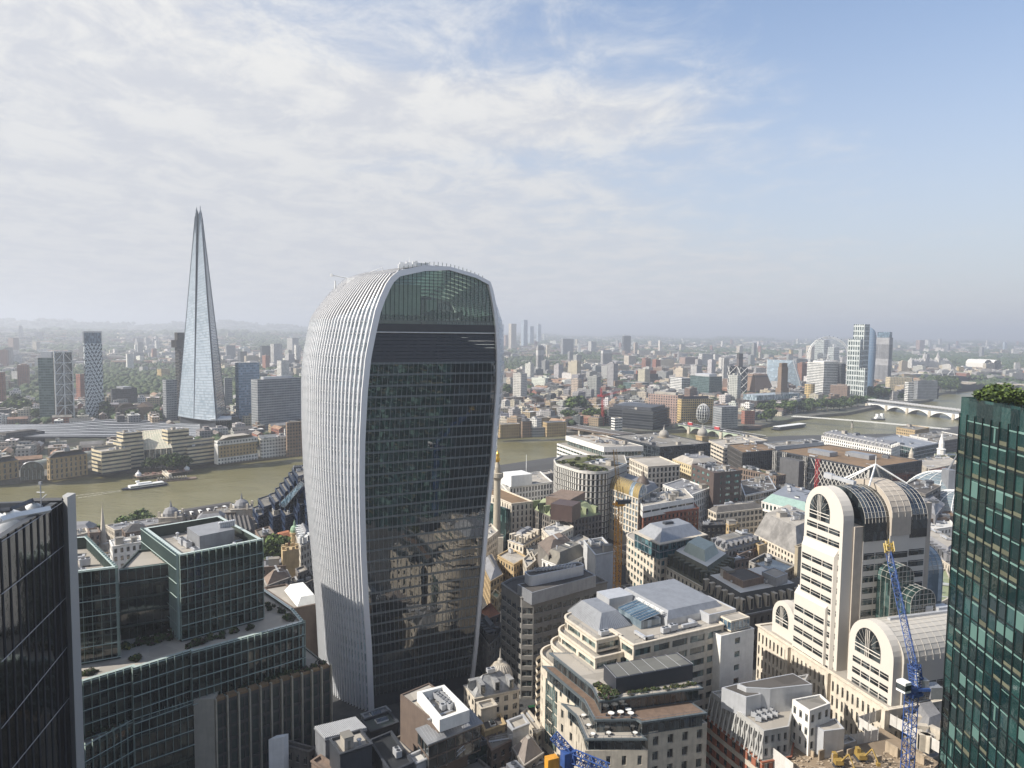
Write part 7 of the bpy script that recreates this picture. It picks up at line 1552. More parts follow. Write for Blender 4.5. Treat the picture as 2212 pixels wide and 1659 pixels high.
SOUTH = [  # label, view, xl, xs, xr, ytop, yfoot, facade, extras
 ('dark striped low arena block at the left edge beyond the river', 'A', -60, 30, 305, 868, 960, 'dark', dict(crown=(6, 2, ROOFD), rel=60)),
 ('slim green glass tower behind the white braced frame', 'A', 262, 372, 402, 342, 775, 'glassg', dict(name=T_, cat='tower', crown=(3, 9, LMETAL), rel=22)),
 ('red brown brick flats between braced and patterned towers', 'A', 514, 545, 583, 452, 640, 'red', dict(name=T_, cat='tower')),
 ('low red brick block at the foot of the patterned tower', 'A', 505, 530, 585, 612, 660, 'red', {}),
 ('near black square block right of the patterned tower', 'A', 748, 760, 928, 552, 690, 'dark', dict(crown=(14, 3))),
 ('grey glass block touching the left flank of the spire', 'A', 1100, 1125, 1198, 492, 768, 'grey', dict(rel=60)),
 ('small tan tower block behind the old arched hospital', 'A', 1060, 1090, 1146, 418, 482, 'honey', {}),
 ('pale blue smooth slab tower right of the spire', 'A', 1590, 1616, 1754, 378, 782, 'glassb', dict(name=T_, cat='tower', rel=62)),
 ('grey gridded round cornered office right of the blue slab', 'A', 1697, 1742, 2040, 490, 835, 'grey', dict(rel=60, crown=(12, 3, LMETAL))),
 ('dark slim block behind the right flank of the spire', 'A', 1512, 1520, 1568, 478, 690, 'grey', {}),
 ('tall brown riverside tower by the curved tower', 'A', 1930, 1940, 2062, 778, 1016, 'brick', dict(rel=66)),
 ('small pale tower left of the brown riverside one', 'A', 1918, 1925, 1966, 822, 900, 'pale', {}),
 ('white riverside office with arched brown centre', 'A', 1755, 1765, 1930, 888, 1022, 'white', dict(rel=66, cl=5)),
 ('ivory slab block far left behind the green glass tower', 'A', -20, 5, 196, 326, 384, 'white', dict(rel=66, group='distant slab blocks')),
 ('pinkish striped tower far left above the slab', 'A', 56, 92, 128, 207, 310, 'pink', dict(name=T_, cat='tower')),
 ('yellowish lone tower left of the braced one', 'A', 220, 248, 274, 232, 302, 'beige', dict(name=T_, cat='tower')),
 ('pair block with pale and dark faces at the left park', 'A', 78, 120, 170, 434, 505, 'pale', {}),
 ('white shed roofed hall left of the green glass tower', 'A', 192, 200, 275, 690, 762, 'white', {}),
 ('small ivory block atop the left horizon', 'A', 20, 40, 64, 192, 225, 'white', {}),
 ('first of three slim flats left of the spire', 'A', 912, 925, 944, 213, 280, 'pale', dict(name=T_, cat='tower')),
 ('middle one of three slim flats left of the spire', 'A', 972, 988, 1012, 207, 280, 'pale', dict(name=T_, cat='tower')),
 ('third of three slim flats, nearest the spire', 'A', 1020, 1034, 1053, 213, 280, 'pale', dict(name=T_, cat='tower')),
 ('long white slab on the hill left of the spire', 'A', 1014, 1030, 1178, 200, 228, 'white', dict(rel=66)),
 ('cream pinnacle block on the hill above the patterned tower', 'A', 795, 803, 817, 170, 212, 'beige', {}),
 ('tiny orange white tower below the long hill slab', 'A', 1103, 1110, 1121, 297, 328, 'honey', {}),
 ('grey white construction block behind the old hospital', 'A', 940, 965, 1000, 402, 450, 'pale', {}),
 ('light topped tower just right of the spire', 'A', 1522, 1530, 1590, 257, 358, 'grey', dict(name=T_, cat='tower')),
 ('dark tower with flat crown behind the blue slab', 'A', 1604, 1625, 1668, 300, 378, 'glassk', dict(name=T_, cat='tower')),
 ('blue dark tower left of the round balcony one', 'A', 1756, 1770, 1826, 262, 382, 'glassk', dict(name=T_, cat='tower')),
 ('round balcony tower behind the gridded office', 'A', 1826, 1850, 1906, 247, 378, 'pale', dict(name=T_, cat='tower')),
 ('tall two tone tower touching the bulging skyscraper', 'A', 1938, 1975, 2016, 208, 338, 'pale', dict(name=T_, cat='tower')),
 ('lower pale tower tucked at the curved side', 'A', 1985, 2000, 2030, 255, 388, 'white', dict(name=T_, cat='tower')),
 ('stepped white flats above the gridded office', 'A', 1870, 1900, 1952, 360, 486, 'white', {}),
 # beyond, centre
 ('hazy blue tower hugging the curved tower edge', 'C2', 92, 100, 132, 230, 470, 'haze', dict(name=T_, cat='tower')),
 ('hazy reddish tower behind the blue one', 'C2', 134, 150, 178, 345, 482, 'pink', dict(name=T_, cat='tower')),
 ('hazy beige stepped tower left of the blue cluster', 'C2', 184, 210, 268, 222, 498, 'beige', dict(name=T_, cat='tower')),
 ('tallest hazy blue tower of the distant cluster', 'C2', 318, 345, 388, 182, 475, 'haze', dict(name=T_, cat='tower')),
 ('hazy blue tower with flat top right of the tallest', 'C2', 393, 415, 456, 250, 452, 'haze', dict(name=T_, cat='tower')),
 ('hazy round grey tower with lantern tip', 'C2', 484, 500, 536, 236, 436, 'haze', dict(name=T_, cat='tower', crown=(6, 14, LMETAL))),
 ('tall beige ribbed tower among park trees', 'C2', 478, 500, 566, 468, 735, 'rib', dict(name=T_, cat='tower', crown=(3, 4))),
 ('dark and white paired tower in the middle distance', 'C2', 748, 770, 888, 386, 566, 'grey', dict(name=T_, cat='tower')),
 ('hazy tower with stepped curved top', 'C2', 1044, 1075, 1132, 412, 548, 'pale', {}),
 ('big dark slab tower standing alone in the distance', 'C2', 1410, 1425, 1504, 356, 556, 'glassk', dict(name=T_, cat='tower', crown=(5, 4, LMETAL))),
 ('white striped tower with red brick foot', 'C2', 1180, 1200, 1302, 516, 696, 'rib', dict(name=T_, cat='tower', crown=(2, 3, METAL))),
 ('pair of tan flats right of the church steeple', 'C2', 1430, 1480, 1562, 568, 690, 'beige', {}),
 ('long cream civic block before the park, left one', 'C2', 1574, 1590, 1734, 508, 572, 'beige', dict(rel=66)),
 ('long cream civic block before the park, right one', 'C2', 1745, 1760, 1926, 514, 594, 'beige', dict(rel=66)),
 ('lone brown tower left of the pale long roof', 'C2', 2026, 2045, 2092, 445, 522, 'beige', dict(name=T_, cat='tower')),
 ('wide brown flats block with window grid', 'C2', 2028, 2090, 2230, 585, 684, 'pink', {}),
 ('white flats left of the beige ribbed tower foot', 'C2', 310, 330, 474, 685, 765, 'white', dict(rel=66)),
 ('cream flats with balconies right of the ribbed tower', 'C2', 552, 625, 672, 676, 770, 'creamw', {}),
 ('second cream flats right of the ribbed tower', 'C2', 676, 745, 822, 692, 775, 'creamw', {}),
 ('small cream block right of the paired cream flats', 'C2', 848, 880, 930, 722, 778, 'creamw', {}),
 ('bright white low hall in the centre distance', 'C2', 928, 960, 1096, 735, 792, 'white', dict(roof=ROOFW)),
 ('pale glass cube left of the dark red office', 'C2', 1388, 1400, 1540, 732, 812, 'glassb', {}),
 ('dark office with red roof storey', 'C2', 1536, 1560, 1820, 765, 870, 'darkrib', dict(crown=(4, 9, RED), rel=60)),
 ('long hazy grey office right of the red roofed one', 'C2', 1815, 1840, 2070, 735, 830, 'grey', dict(rel=62)),
 ('dark brick long terrace with pale end', 'C2', 255, 425, 680, 820, 895, 'brick', {}),
 ('white sloping row left of the long terrace', 'C2', 110, 140, 262, 825, 885, 'white', {}),
 ('dark grey tower block with white stripes', 'C2', 790, 860, 940, 835, 925, 'grey', {}),
 ('pale green glass and white office block', 'C2', 1420, 1535, 1700, 862, 950, 'glassg', dict(roof=ROOFP)),
 ('cream gridded office below the green glass one', 'C2', 1388, 1400, 1690, 945, 1040, 'creamw', dict(rel=64, cl=5)),
 ('tiered copper banded round flats', 'C2', 1925, 2050, 2195, 812, 990, 'stripe', {}),
 ('blue windowed brick office with flat roof', 'C2', 1318, 1330, 1465, 838, 920, 'brick', {}),
 ('low grey arcaded block with white chimney frame', 'C2', 735, 780, 985, 940, 1000, 'grey', dict(cl=4)),
 ('long grey brick warehouse row by the left trees', 'C2', 130, 150, 345, 1020, 1120, 'brick', dict(rel=64)),
 ('second grey brick row joined to the first', 'C2', 345, 355, 520, 1012, 1085, 'brick', dict(rel=64)),
 ('ochre brick office with blue grey roof', 'C2', 622, 650, 832, 1066, 1145, 'ybrick', dict(roof=METAL)),
 ('blue roofed low office left of the ochre one', 'C2', 375, 400, 570, 1085, 1120, 'grey', dict(roof=solid('blue_roof', (.12, .17, .26), .6, .2))),
 ('cream riverside flats with square windows', 'C2', 62, 80, 450, 1142, 1240, 'creamw', dict(rel=70, cl=6)),
 ('yellow brick gabled warehouses at the river bend', 'C2', 480, 520, 700, 1140, 1230, 'ybrick', {}),
 ('red gabled brick house with white bands', 'C2', 1008, 1015, 1078, 1030, 1105, 'red', {}),
 ('cream small window block beside the red crane', 'C2', 1078, 1090, 1190, 1092, 1165, 'creamw', {}),
 ('black glass riverside office with white stone foot', 'Z3', 1062, 1400, 1530, 800, 950, 'blackband', dict(rel=24, crown=(5, 4, DMETAL), cl=8)),
 ('black glass rear wing of the riverside office', 'Z3', 1095, 1250, 1400, 770, 900, 'blackband', dict(crown=(6, 3, METAL))),
 ('reddish brown gridded office behind the black one', 'Z3', 1365, 1590, 1640, 680, 900, 'pink', dict(rel=24, crown=(7, 3, ROOFP), cl=6)),
 ('honey and glass riverside office with white globe frame', 'Z3', 1590, 1618, 1870, 710, 912, 'honey', dict(rel=60, crown=(6, 4, DMETAL))),
 ('grey brown stepped riverside office with balconies', 'Z3', 1865, 1930, 2058, 770, 938, 'grey', {}),
 ('brown brick warehouse with white attic on the far bank', 'Z3', 202, 225, 398, 905, 1012, 'ybrick', dict(roof=ROOFW, rel=66, maxb=30)),
 ('dark brown tall warehouse next to the white attic one', 'Z3', 385, 395, 466, 880, 1008, 'brick', dict(maxb=30)),
 ('blue grey glazed warehouse between two brick ones', 'Z3', 466, 475, 592, 930, 1004, 'grey', dict(rel=68, maxb=30)),
 ('ochre brick warehouse with tall side windows', 'Z3', 552, 585, 745, 890, 1004, 'ybrick', dict(rel=62, maxb=30)),
 ('gabled ochre house behind the riverside warehouses', 'Z3', 500, 530, 620, 855, 925, 'ybrick', {}),
 ('white boxed scaffold tower by the railway', 'Z3', 1080, 1108, 1166, 856, 956, 'stripe', dict(maxb=16)),
 ('steel framed white arched hall front', 'Z3', 1150, 1160, 1325, 720, 775, 'white', {}),
 ('tall brick house with green gable by the bridge foot', 'Z3', 2085, 2110, 2190, 800, 905, 'red', {}),
 # right centre
 ('round ribbed silver drum building', 'C3', 24, 60, 182, 548, 680, 'stripe', dict(rel=60)),
 ('green grey glass office with stepped terrace', 'C3', -70, 135, 275, 795, 1020, 'glassg', dict(crown=(8, 5, LMETAL))),
 ('raw concrete shaft tower under construction', 'C3', 278, 290, 352, 590, 870, 'pale', dict(name=T_, cat='tower')),
 ('dark plum tower behind the braced flats', 'C3', 432, 450, 500, 545, 900, 'darkrib', dict(name=T_, cat='tower')),
 ('grey ribbed long block behind the blue sloping glass', 'C3', 1040, 1075, 1205, 600, 800, 'grey', {}),
 ('big white banded slab with grey end wall', 'C3', 1190, 1365, 1605, 645, 1002, 'stripe', dict(rel=42, crown=(9, 3, WHITE))),
 ('dark windowed slab end behind the white banded one', 'C3', 1490, 1550, 1608, 655, 1000, 'glassk', dict(name=T_, cat='tower')),
 ('white lattice tower in front of the great wheel', 'C3', 1272, 1370, 1432, 398, 640, 'lattice', dict(name=T_, cat='tower')),
 ('shorter white lattice tower right of that one', 'C3', 1418, 1480, 1542, 476, 645, 'lattice', dict(name=T_, cat='tower')),
 ('brown and white square tower left of the lattice ones', 'C3', 1182, 1235, 1276, 458, 640, 'beige', dict(name=T_, cat='tower')),
 ('white block with rows of dark windows behind the chimney', 'C3', 622, 640, 760, 700, 790, 'rib', {}),
 ('tallest pale green lattice tower on the far bank', 'C3', 1682, 1780, 1856, 228, 1020, 'lattice', dict(name=T_, cat='tower', rel=30)),
 ('front white lattice tower with open grid crown', 'C3', 1622, 1740, 1790, 392, 1035, 'lattice', dict(name=T_, cat='tower', rel=24)),
 ('short lattice tower at the foot of the tall ones', 'C3', 1748, 1805, 1848, 706, 1045, 'lattice', dict(name=T_, cat='tower')),
 ('dark ribbed tower with glass crown at the right', 'C3', 1930, 2060, 2112, 372, 880, 'greyrib', dict(name=T_, cat='tower', crown=(2, 16, GLASSB))),
 ('sandstone bell tower beyond the blue glass block', 'C3', 998, 1020, 1044, 505, 620, 'honey', dict(name='clock_tower', cat='tower')),
 ('square sandstone gothic tower left of the bell tower', 'C3', 432, 465, 502, 462, 560, 'beige', dict(name=T_, cat='tower')),
 ('small palace tower between gothic and bell towers', 'C3', 670, 685, 702, 530, 620, 'beige', {}),
 ('pale block with orange brick, right of drum', 'C3', 182, 200, 262, 552, 640, 'white', {}),
 ('tall white faced flats beyond the ribbed tower', 'C4', 872, 915, 964, 495, 600, 'white', dict(name=T_, cat='tower')),
 ('pinkish flats left of the white faced ones', 'C4', 752, 800, 870, 500, 650, 'pink', dict(name=T_, cat='tower')),
 ('slim tower with round lantern on the right horizon', 'C4', 1050, 1070, 1104, 480, 592, 'pale', dict(name=T_, cat='tower')),
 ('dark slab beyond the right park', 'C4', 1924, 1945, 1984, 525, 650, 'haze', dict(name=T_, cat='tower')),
 ('white office slab right of the park', 'C4', 2040, 2060, 2146, 620, 710, 'white', {}),
 ('long pale ministry with green roof', 'C4', 505, 560, 690, 790, 845, 'white', dict(roof=COPPER)),
 ('second pale ministry with green roof', 'C4', 405, 415, 512, 785, 835, 'white', dict(roof=COPPER)),
 ('cream gridded broadcasting block by the bend', 'C4', 340, 395, 695, 1000, 1200, 'creamw', dict(rel=62, cl=6)),
 ('stepped cream balconied tower in front of the gridded block', 'C4', 598, 640, 722, 1065, 1330, 'stripe', dict(name=T_, cat='tower', maxb=26)),
 ('long dark banded riverside block at the bend', 'C4', 720, 770, 1042, 1050, 1300, 'grey', dict(rel=50)),
 ('low dark riverside wing at the very bend', 'C4', 930, 945, 1060, 1150, 1290, 'blackband', {}),
 ('small cream tower with round corner by the bridge end', 'C4', 395, 440, 505, 1190, 1310, 'pale', dict(maxb=20)),
 ('concrete cultural hall with stepped roof', 'C4', 400, 700, 930, 960, 1010, 'grey', {}),
 ('tan curved office between trees and castle roofs', 'C4', 1300, 1330, 1400, 860, 940, 'honey', {}),
 ('grey office right of the arched station block', 'C4', 2070, 2090, 2160, 800, 940, 'pale', {}),
]
def south_side():
 for lb, v, xl, xs, xr, yt, yb, key, kw in SOUTH: fb(lb, v, xl, xs, xr, yt, yb, key, **kw)
 # braced frame tower
 q, z = bx('A', 370, 380, 492, 302, 775, g=GS, rel=62); use(q); rt_ = root('tower', (*q[0], GS), 'tower front with white X braced frame over dark glass', 'tower'); m = MB(); m.prism(q, GS, z); m.obj('glazing', GLASSD, rt_)
 a, b_ = [Vector(p) for p in sorted(q, key=lambda p: p[1])[:2]];
 c = P('A', 380, 775, GS); r = ray('A', 492, 540); fr = sorted(q, key=lambda p: (Vector(p) - Vector((c.x, c.y))).length); C0 = Vector(fr[0]); pr = [proj((*p, GS))[0] for p in q]; C1 = Vector(q[int(np.argmax(pr))])
 nn = Vector(((C1 - C0).y, -(C1 - C0).x)).normalized(); nn = nn if nn.dot(-C0) > 0 else -nn; C0 += nn * .8; C1 += nn * .8; wh = solid('brace_white', (.60, .60, .58), .5, .1)
 def bp(f, zz): p = C0.lerp(C1, f); return (p.x, p.y, zz)
 for f in (0, .5, 1): m = MB(); m.tube(bp(f, GS), bp(f, z), 1.1, 4); m.obj('column', wh, rt_)
 nl = 6; zh = (z - GS - 8) / nl
 for k in range(nl + 1):
  zz = z - k * zh - .5; m = MB(); m.tube(bp(0, zz), bp(1, zz), .8, 4); m.obj('cross_beam', wh, rt_)
  if k < nl: m = MB(); m.tube(bp(.5, zz), bp(0, zz - zh), .7, 4); m.tube(bp(.5, zz), bp(1, zz - zh), .7, 4); m.obj('brace', wh, rt_)
 # patterned tower
 q, z = bx('A', 577, 586, 695, 170, 766, g=GS, rel=60); use(q); z2 = PD('A', 586, 245, min(p[1] for p in q)).z; rt_ = root('tower', (*q[0], GS), 'slim tower wrapped in white zigzag panels with glass top', 'tower')
 mt, t, b = newmat('zigzag'); g = posn(t); u, v_, nn_ = uvwall(t, g); zz = mth(t, 'PINGPONG', mth(t, 'ADD', u, mth(t, 'MULTIPLY', mth(t, 'FLOOR', mth(t, 'DIVIDE', v_, 5.5)), 3.1)), 3.2); l = band(t, mth(t, 'ADD', v_, mth(t, 'MULTIPLY', zz, 1.1)), 5.5, .0, .36); l2 = band(t, mth(t, 'ADD', u, mth(t, 'MULTIPLY', mth(t, 'FLOOR', mth(t, 'DIVIDE', v_, 5.5)), 2.7)), 5.2, .0, .22)
 t.links.new(mixc(t, mth(t, 'MAXIMUM', l, l2), (.025, .04, .05), (.62, .66, .68)), b.inputs['Base Color']); b.inputs['Roughness'].default_value = .4
 m = MB(); m.prism(q, GS, z2); m.obj('patterned_wall', mt, rt_); m = MB(); m.prism(inset(q, .6), z2, z); m.obj('glass_crown', GLASSB, rt_); m = MB(); [m.tube((*q[i], z2), (*q[i], z + 1), .4, 4) for i in range(4)]; [m.tube((*q[i], z + 1), (*q[(i + 1) % 4], z + 1), .5, 4) for i in range(4)]; m.obj('crown_frame', METAL, rt_)
 # stepped cream riverside office with sloping glass atrium
 parts = [(790, 838, 965, 852, 1098), (765, 825, 970, 908, 1102), (1095, 1138, 1278, 832, 1082), (1130, 1160, 1305, 885, 1082), (618, 640, 925, 945, 1112), (620, 690, 885, 975, 1130), (1215, 1232, 1452, 905, 1070), (1215, 1268, 1455, 945, 1072)]
 rt_ = None
 for i, (xl, xs, xr, yt, yb) in enumerate(parts):
  q, z = bx('A', xl, xs, xr, yt, yb, g=GS, rel=66, maxb=60); use(q)
  if rt_ is None: rt_ = root('office_building', (*q[0], GS), 'stepped cream riverside office with sloping glass atrium and twin towers', 'office building')
  m = MB(); m.prism(q, GS, z, cap=False); m.obj('wall', FM('cream'), rt_); m = MB(); m.add([(x, y, z - .8) for x, y in inset(q, .6)], [(0, 1, 2, 3)]); m.obj('roof', ROOFP, rt_); m = MB(); ii = inset(q, .6); [m.quad((*q[k], z), (*q[(k + 1) % 4], z), (*ii[(k + 1) % 4], z), (*ii[k], z)) for k in range(4)]; m.obj('parapet', CREAM, rt_)
  B = Bld(''); B.root = rt_; B.clutter(ii, z - .8, 4)
 d = P('A', 1070, 1090, GS).y; a, b_, c, e = PD('A', 962, 838, d + 30), PD('A', 1100, 826, d + 26), PD('A', 1162, 950, d + 2), PD('A', 972, 965, d + 4); m = MB(); m.quad(e, c, b_, a); m.quad((e.x, e.y, GS), (c.x, c.y, GS), c, e, 1); m.obj('atrium_glass', [solid('atrium_glass', (.36, .36, .28), .25, .2, ior=1.7), GLASSD], rt_)
 m = MB(); [m.tube(a.lerp(b_, k / 9) + Vector((0, 0, .3)), e.lerp(c, k / 9) + Vector((0, 0, .3)), .25, 3) for k in range(10)]; [m.tube(a.lerp(e, k / 6) + Vector((0, 0, .3)), b_.lerp(c, k / 6) + Vector((0, 0, .3)), .25, 3) for k in range(7)]; [m.tube(e.lerp(c, k / 5), (*e.lerp(c, k / 5)[:2], GS), .3, 4) for k in range(6)]; m.obj('atrium_bars', CREAM, rt_)
 # brown warehouse with white colonnade
 q, z = bx('A', 1448, 1472, 1757, 905, 1062, g=GS, rel=64, maxb=45); use(q); rt_ = root('warehouse', (*q[0], GS), 'brown riverside warehouse with white colonnade at its foot and white attic', 'warehouse'); q = ccw(q)
 for z0, z1, k in ((GS, GS + 6.5, 'white'), (GS + 6.5, z - 5, 'ybrick'), (z - 5, z, 'white')): m = MB(); m.prism(q if k != 'ybrick' else inset(q, .5), z0, z1, cap=(k != 'ybrick')); m.obj('wall', FM(k), rt_)
 m = MB(); m.prism(inset(q, 1), z + .02, z + 4, 0, inset(q, 11)); m.obj('roof', ROOFP, rt_); P0, P1 = sorted(q, key=lambda p: p[1])[:2]
 for k in range(17): m = MB(); p = Vector(P0).lerp(Vector(P1), k / 16); m.tube((p.x, p.y, GS), (p.x, p.y, z - 5), .5, 5); m.obj('column', WHITE, rt_)
 # arched galleria: two brick wings and a glass barrel
 for lb, xl, xs, xr, yt, yb in (('yellow brick wharf wing with arched windows at the left edge', -120, -100, 128, 1062, 1185, ), ('yellow brick wharf wing with arched windows right of the glass barrel', 318, 338, 592, 1020, 1168)):
  q, z = bx('A', xl, xs, xr, yt, yb, g=GS, rel=68, maxb=40); q = ccw(q); B = Bld(lb, 'wharf building', 'wharf_building', wall=YBRICK, roof=ROOFG, maxwin=30); B.vol(q, GS, z, dict(bay=4.4, fh=5.5, wf=.4, hf=.75, ind=True, dep=.5), parapet=0, cornice=.6, cap=1.2); B.hip(q, z, z + 5, 6, SLATE, ROOFP); B.clutter(inset(q, 7), z + 5, 4)
  m = MB(); e = sorted(q, key=lambda p: p[1])[:2]; a, b_ = Vector(e[0]), Vector(e[1]); n = int((b_ - a).length / 4.4)
  nrm = Vector(((b_ - a).y, -(b_ - a).x)).normalized(); nrm = nrm if nrm.dot(-a) > 0 else -nrm
  for k in range(n):
   c = a.lerp(b_, (k + .5) / n) + nrm * .2; t0 = (b_ - a).normalized(); ps = [(c.x + t0.x * 1.9 * math.cos(x), c.y + t0.y * 1.9 * math.cos(x), z - 3 + 1.9 * math.sin(x)) for x in np.linspace(0, math.pi, 7)]; [m.tube(s_, e_, .22, 3) for s_, e_ in zip(ps, ps[1:])]
  B.part('arches', m, CREAM); B.done()
 a, b_ = P('A', 140, 1168, GS), P('A', 300, 1160, GS); T = (b_ - a).normalized(); n_ = Vector((-T.y, T.x, 0)); n_ = (n_ + T * .75).normalized(); r = (b_ - a).length / 2; c = (a + b_) / 2; rt_ = root('glass_arcade', (c.x, c.y, GS), 'long glass barrel vault between the two wharf wings', 'arcade'); rows = []
 for k in range(22): rows.append([c + n_ * (k * 5) + T * (r * math.cos(x)) + Vector((0, 0, 9 + r * .85 * math.sin(x))) for x in np.linspace(math.pi, 0, 13)])
 m = MB(); m.grid(rows); m.obj('glass_vault', solid('arcade_glass', (.24, .25, .20), .3, .2, ior=1.6), rt_, smooth=True); m = MB(); m.add([a] + rows[0] + [b_], [tuple(range(15))]); m.obj('end_glazing', GLASSD, rt_)
 for row in rows[::3]: m = MB(); [m.tube(p, q, .35, 4) for p, q in zip(row, row[1:])]; m.obj('arch_rib', METAL, rt_)
 m = MB(); [m.tube(rows[0][0] .lerp(rows[0][-1], k / 6), (*rows[0][0].lerp(rows[0][-1], k / 6)[:2], GS), .2, 4) for k in range(7)]; m.obj('end_columns', METAL, rt_)
 # station canopies: long curved striped roofs
 rt_ = root('railway_station', (*P2('A', 700, 860, GS), GS), 'railway station with long curved striped canopies before the spire', 'station')
 for i in range(11):
  m = MB(); m2 = MB(); up_, lo_ = [], []
  for s_ in np.linspace(0, 1, 22):
   x = -200 + 1550 * s_; yy = 872 - i * 7.5 - 26 * math.exp(-((x - 820) / 330) ** 2) * (i / 7) ; z = 15 + 2.5 * math.sin(s_ * 5)
   p = P('A', x, yy, z); q = P('A', x, yy - 5.0, z); up_.append(p); lo_.append(q)
  m.grid([lo_, up_]); m.f = [f[::-1] for f in m.f]; m.obj('canopy', LMETAL if i % 2 else METAL, rt_)
  m2.grid([up_, [p - Vector((0, 0, 2.2)) for p in up_]]); m2.obj('canopy_edge', DMETAL, rt_)
 use([P2('A', -200, 885, 15), P2('A', 1320, 885, 15), P2('A', 1320, 770, 15), P2('A', -200, 770, 15)])
 # old hospital style hall with gable behind the station
 q, z = bx('A', 778, 790, 1100, 690, 768, g=GS, rel=66, maxb=30); B = Bld('long old brick hall with central gable left of the spire', 'hall', 'hall', wall=BROWN, roof=LEAD, maxwin=20); use(q); B.vol(q, GS, z, st('punch', bay=4.5, fh=5), parapet=0, mark=False); B.hip(ccw(q), z, z + 8, 9, solid('tan_roof', (.26, .20, .15), .8, .2), BROWN)
 p = P('A', 985, 765, GS); m = MB(); m.box((p.x, p.y, GS), (20, 16, z - GS + 4), .4); m.prism([(p.x - 11, p.y - 8), (p.x + 10, p.y - 8), (p.x + 10, p.y + 8), (p.x - 11, p.y + 8)], z + 4, z + 11, 0, [(p.x - .2, p.y - 8), (p.x + .2, p.y - 8), (p.x + .2, p.y + 8), (p.x - .2, p.y + 8)]); B.part('gable', m, BROWN); B.done()
 # globe frame on the honey office, braces on the flats
 c = PD('Z3', 1790, 820, P('Z3', 1700, 912, GS).y - 8); rt_ = root('glass_globe', (c.x, c.y, GS), 'white ribbed half globe bulging from the honey riverside office', 'facade globe'); m = MB()
 for k in range(9): an = math.pi * k / 8; ps = [(c.x + 10.5 * math.cos(an) * math.cos(e), c.y - 9 * math.sin(an) * math.cos(e), c.z + 15 * math.sin(e)) for e in np.linspace(-1.5, 1.5, 11)]; [m.tube(a, b, .28, 4) for a, b in zip(ps, ps[1:])]
 for e in np.linspace(-1.3, 1.3, 9): ps = [(c.x + 10.5 * math.cos(an) * math.cos(e), c.y - 9 * math.sin(an) * math.cos(e), c.z + 15 * math.sin(e)) for an in np.linspace(0, math.pi, 11)]; [m.tube(a, b, .22, 4) for a, b in zip(ps, ps[1:])]
 m.obj('ribs', WPAINT, rt_); m = MB(); m.grid([[(c.x + 10.2 * math.cos(an) * math.cos(e), c.y - 8.5 * math.sin(an) * math.cos(e), c.z + 14.7 * math.sin(e)) for an in np.linspace(0, math.pi, 11)] for e in np.linspace(-1.5, 1.5, 9)]); m.obj('glazing', GLASSD, rt_, smooth=True)
 for lb, xl, xs, xr, yt, yb in (('dark braced flats tower left of the sloping brick pyramid', 335, 352, 430, 680, 985), ('second braced flats tower nearest the brick pyramid', 440, 470, 552, 690, 1000)):
  rt_, q, z = fb(lb, 'C3', xl, xs, xr, yt, yb, 'glassk', name=T_, cat='tower', rel=60); P0 = [Vector(p) * .995 for p in sorted(q, key=lambda p: p[1])[:3]]
  for k in range(4):
   m = MB(); za = GS + (z - GS) * k / 4; zb = GS + (z - GS) * (k + 1) / 4
   for i in range(2): m.tube((*P0[0], za), (*P0[i + 1], zb), .6, 4); m.tube((*P0[i + 1], za), (*P0[0], zb), .6, 4)
   m.obj('brace', WHITE, rt_)
 # brick power station with chimney and sloping brick pyramid
 d0 = P('C3', 655, 1190, GS).y; rt_, q, z = fb('long brick power station hall turned gallery by the river', 'C3', 425, 655, 1190, 1058, 1190, 'darkrib', rel=40, maxb=170, name='power_station', cat='gallery')
 br = solid('gallery_brick', (.20, .145, .105), .85, .2); rt_.children[0].data.materials[0] = br
 m = MB(); qq = inset(q, 9); m.prism(qq, z - .8, z + 9); m.obj('glass_penthouse', GLASSL, rt_); [m_ for m_ in ()]
 for k in range(9): m = MB(); e = sorted(q, key=lambda p: p[1]); p = Vector(e[0]).lerp(Vector(q[int(np.argmax([proj((*a_, 10))[0] for a_ in q]))]), (k + .5) / 9.5) * .9985; m.box((p.x, p.y, GS + 3), (5, .6, z - GS - 9), math.atan2(*(Vector((1, 1)))[:2])); m.obj('tall_window', solid('gallery_window', (.09, .07, .055), .6, .2), rt_)
 cq, cz = bx('C3', 876, 905, 984, 648, 1128, g=GS, rel=40); rt_ = root('chimney', (*cq[0], GS), 'tall square brown brick chimney at the river front', 'chimney'); m = MB(); m.prism(cq, GS, cz - 8); m.obj('shaft', br, rt_); m = MB(); m.prism(inset(cq, 1), cz - 8, cz); m.obj('top', solid('chimney_top', (.16, .11, .07), .8, .2), rt_); m = MB(); m.prism(inset(cq, -2.2), GS, GS + 38); m.obj('foot', br, rt_)
 bq, _ = bx('C3', 484, 640, 858, 800, 1000, g=GS, rel=40); zt = PD('C3', 680, 775, min(p[1] for p in bq)).z; cc = Vector(np.mean(np.array(bq), axis=0)); rt_ = root('brick_pyramid', (cc.x, cc.y, GS), 'sloping brick pyramid building with window slits behind the hall', 'gallery'); tq = [tuple(cc.lerp(Vector(p), .62) + Vector((-6, 0))) for p in bq]
 m = MB(); m.prism(bq, GS, zt, 0, tq); m.obj('wall', solid('pyramid_brick', (.24, .165, .12), .85, .15), rt_); m = MB();
 for f in (.16, .86): k_ = [tuple(Vector(a_).lerp(Vector(b_), f + .005)) for a_, b_ in zip(bq, tq)]; k2 = [tuple(Vector(a_).lerp(Vector(b_), f + .04)) for a_, b_ in zip(bq, tq)]; m.prism(inset(ccw(k_), -.25), GS + (zt - GS) * (f + .005), GS + (zt - GS) * (f + .04), 0, inset(ccw(k2), -.25), cap=False)
 m.obj('window_slits', DMETAL, rt_)
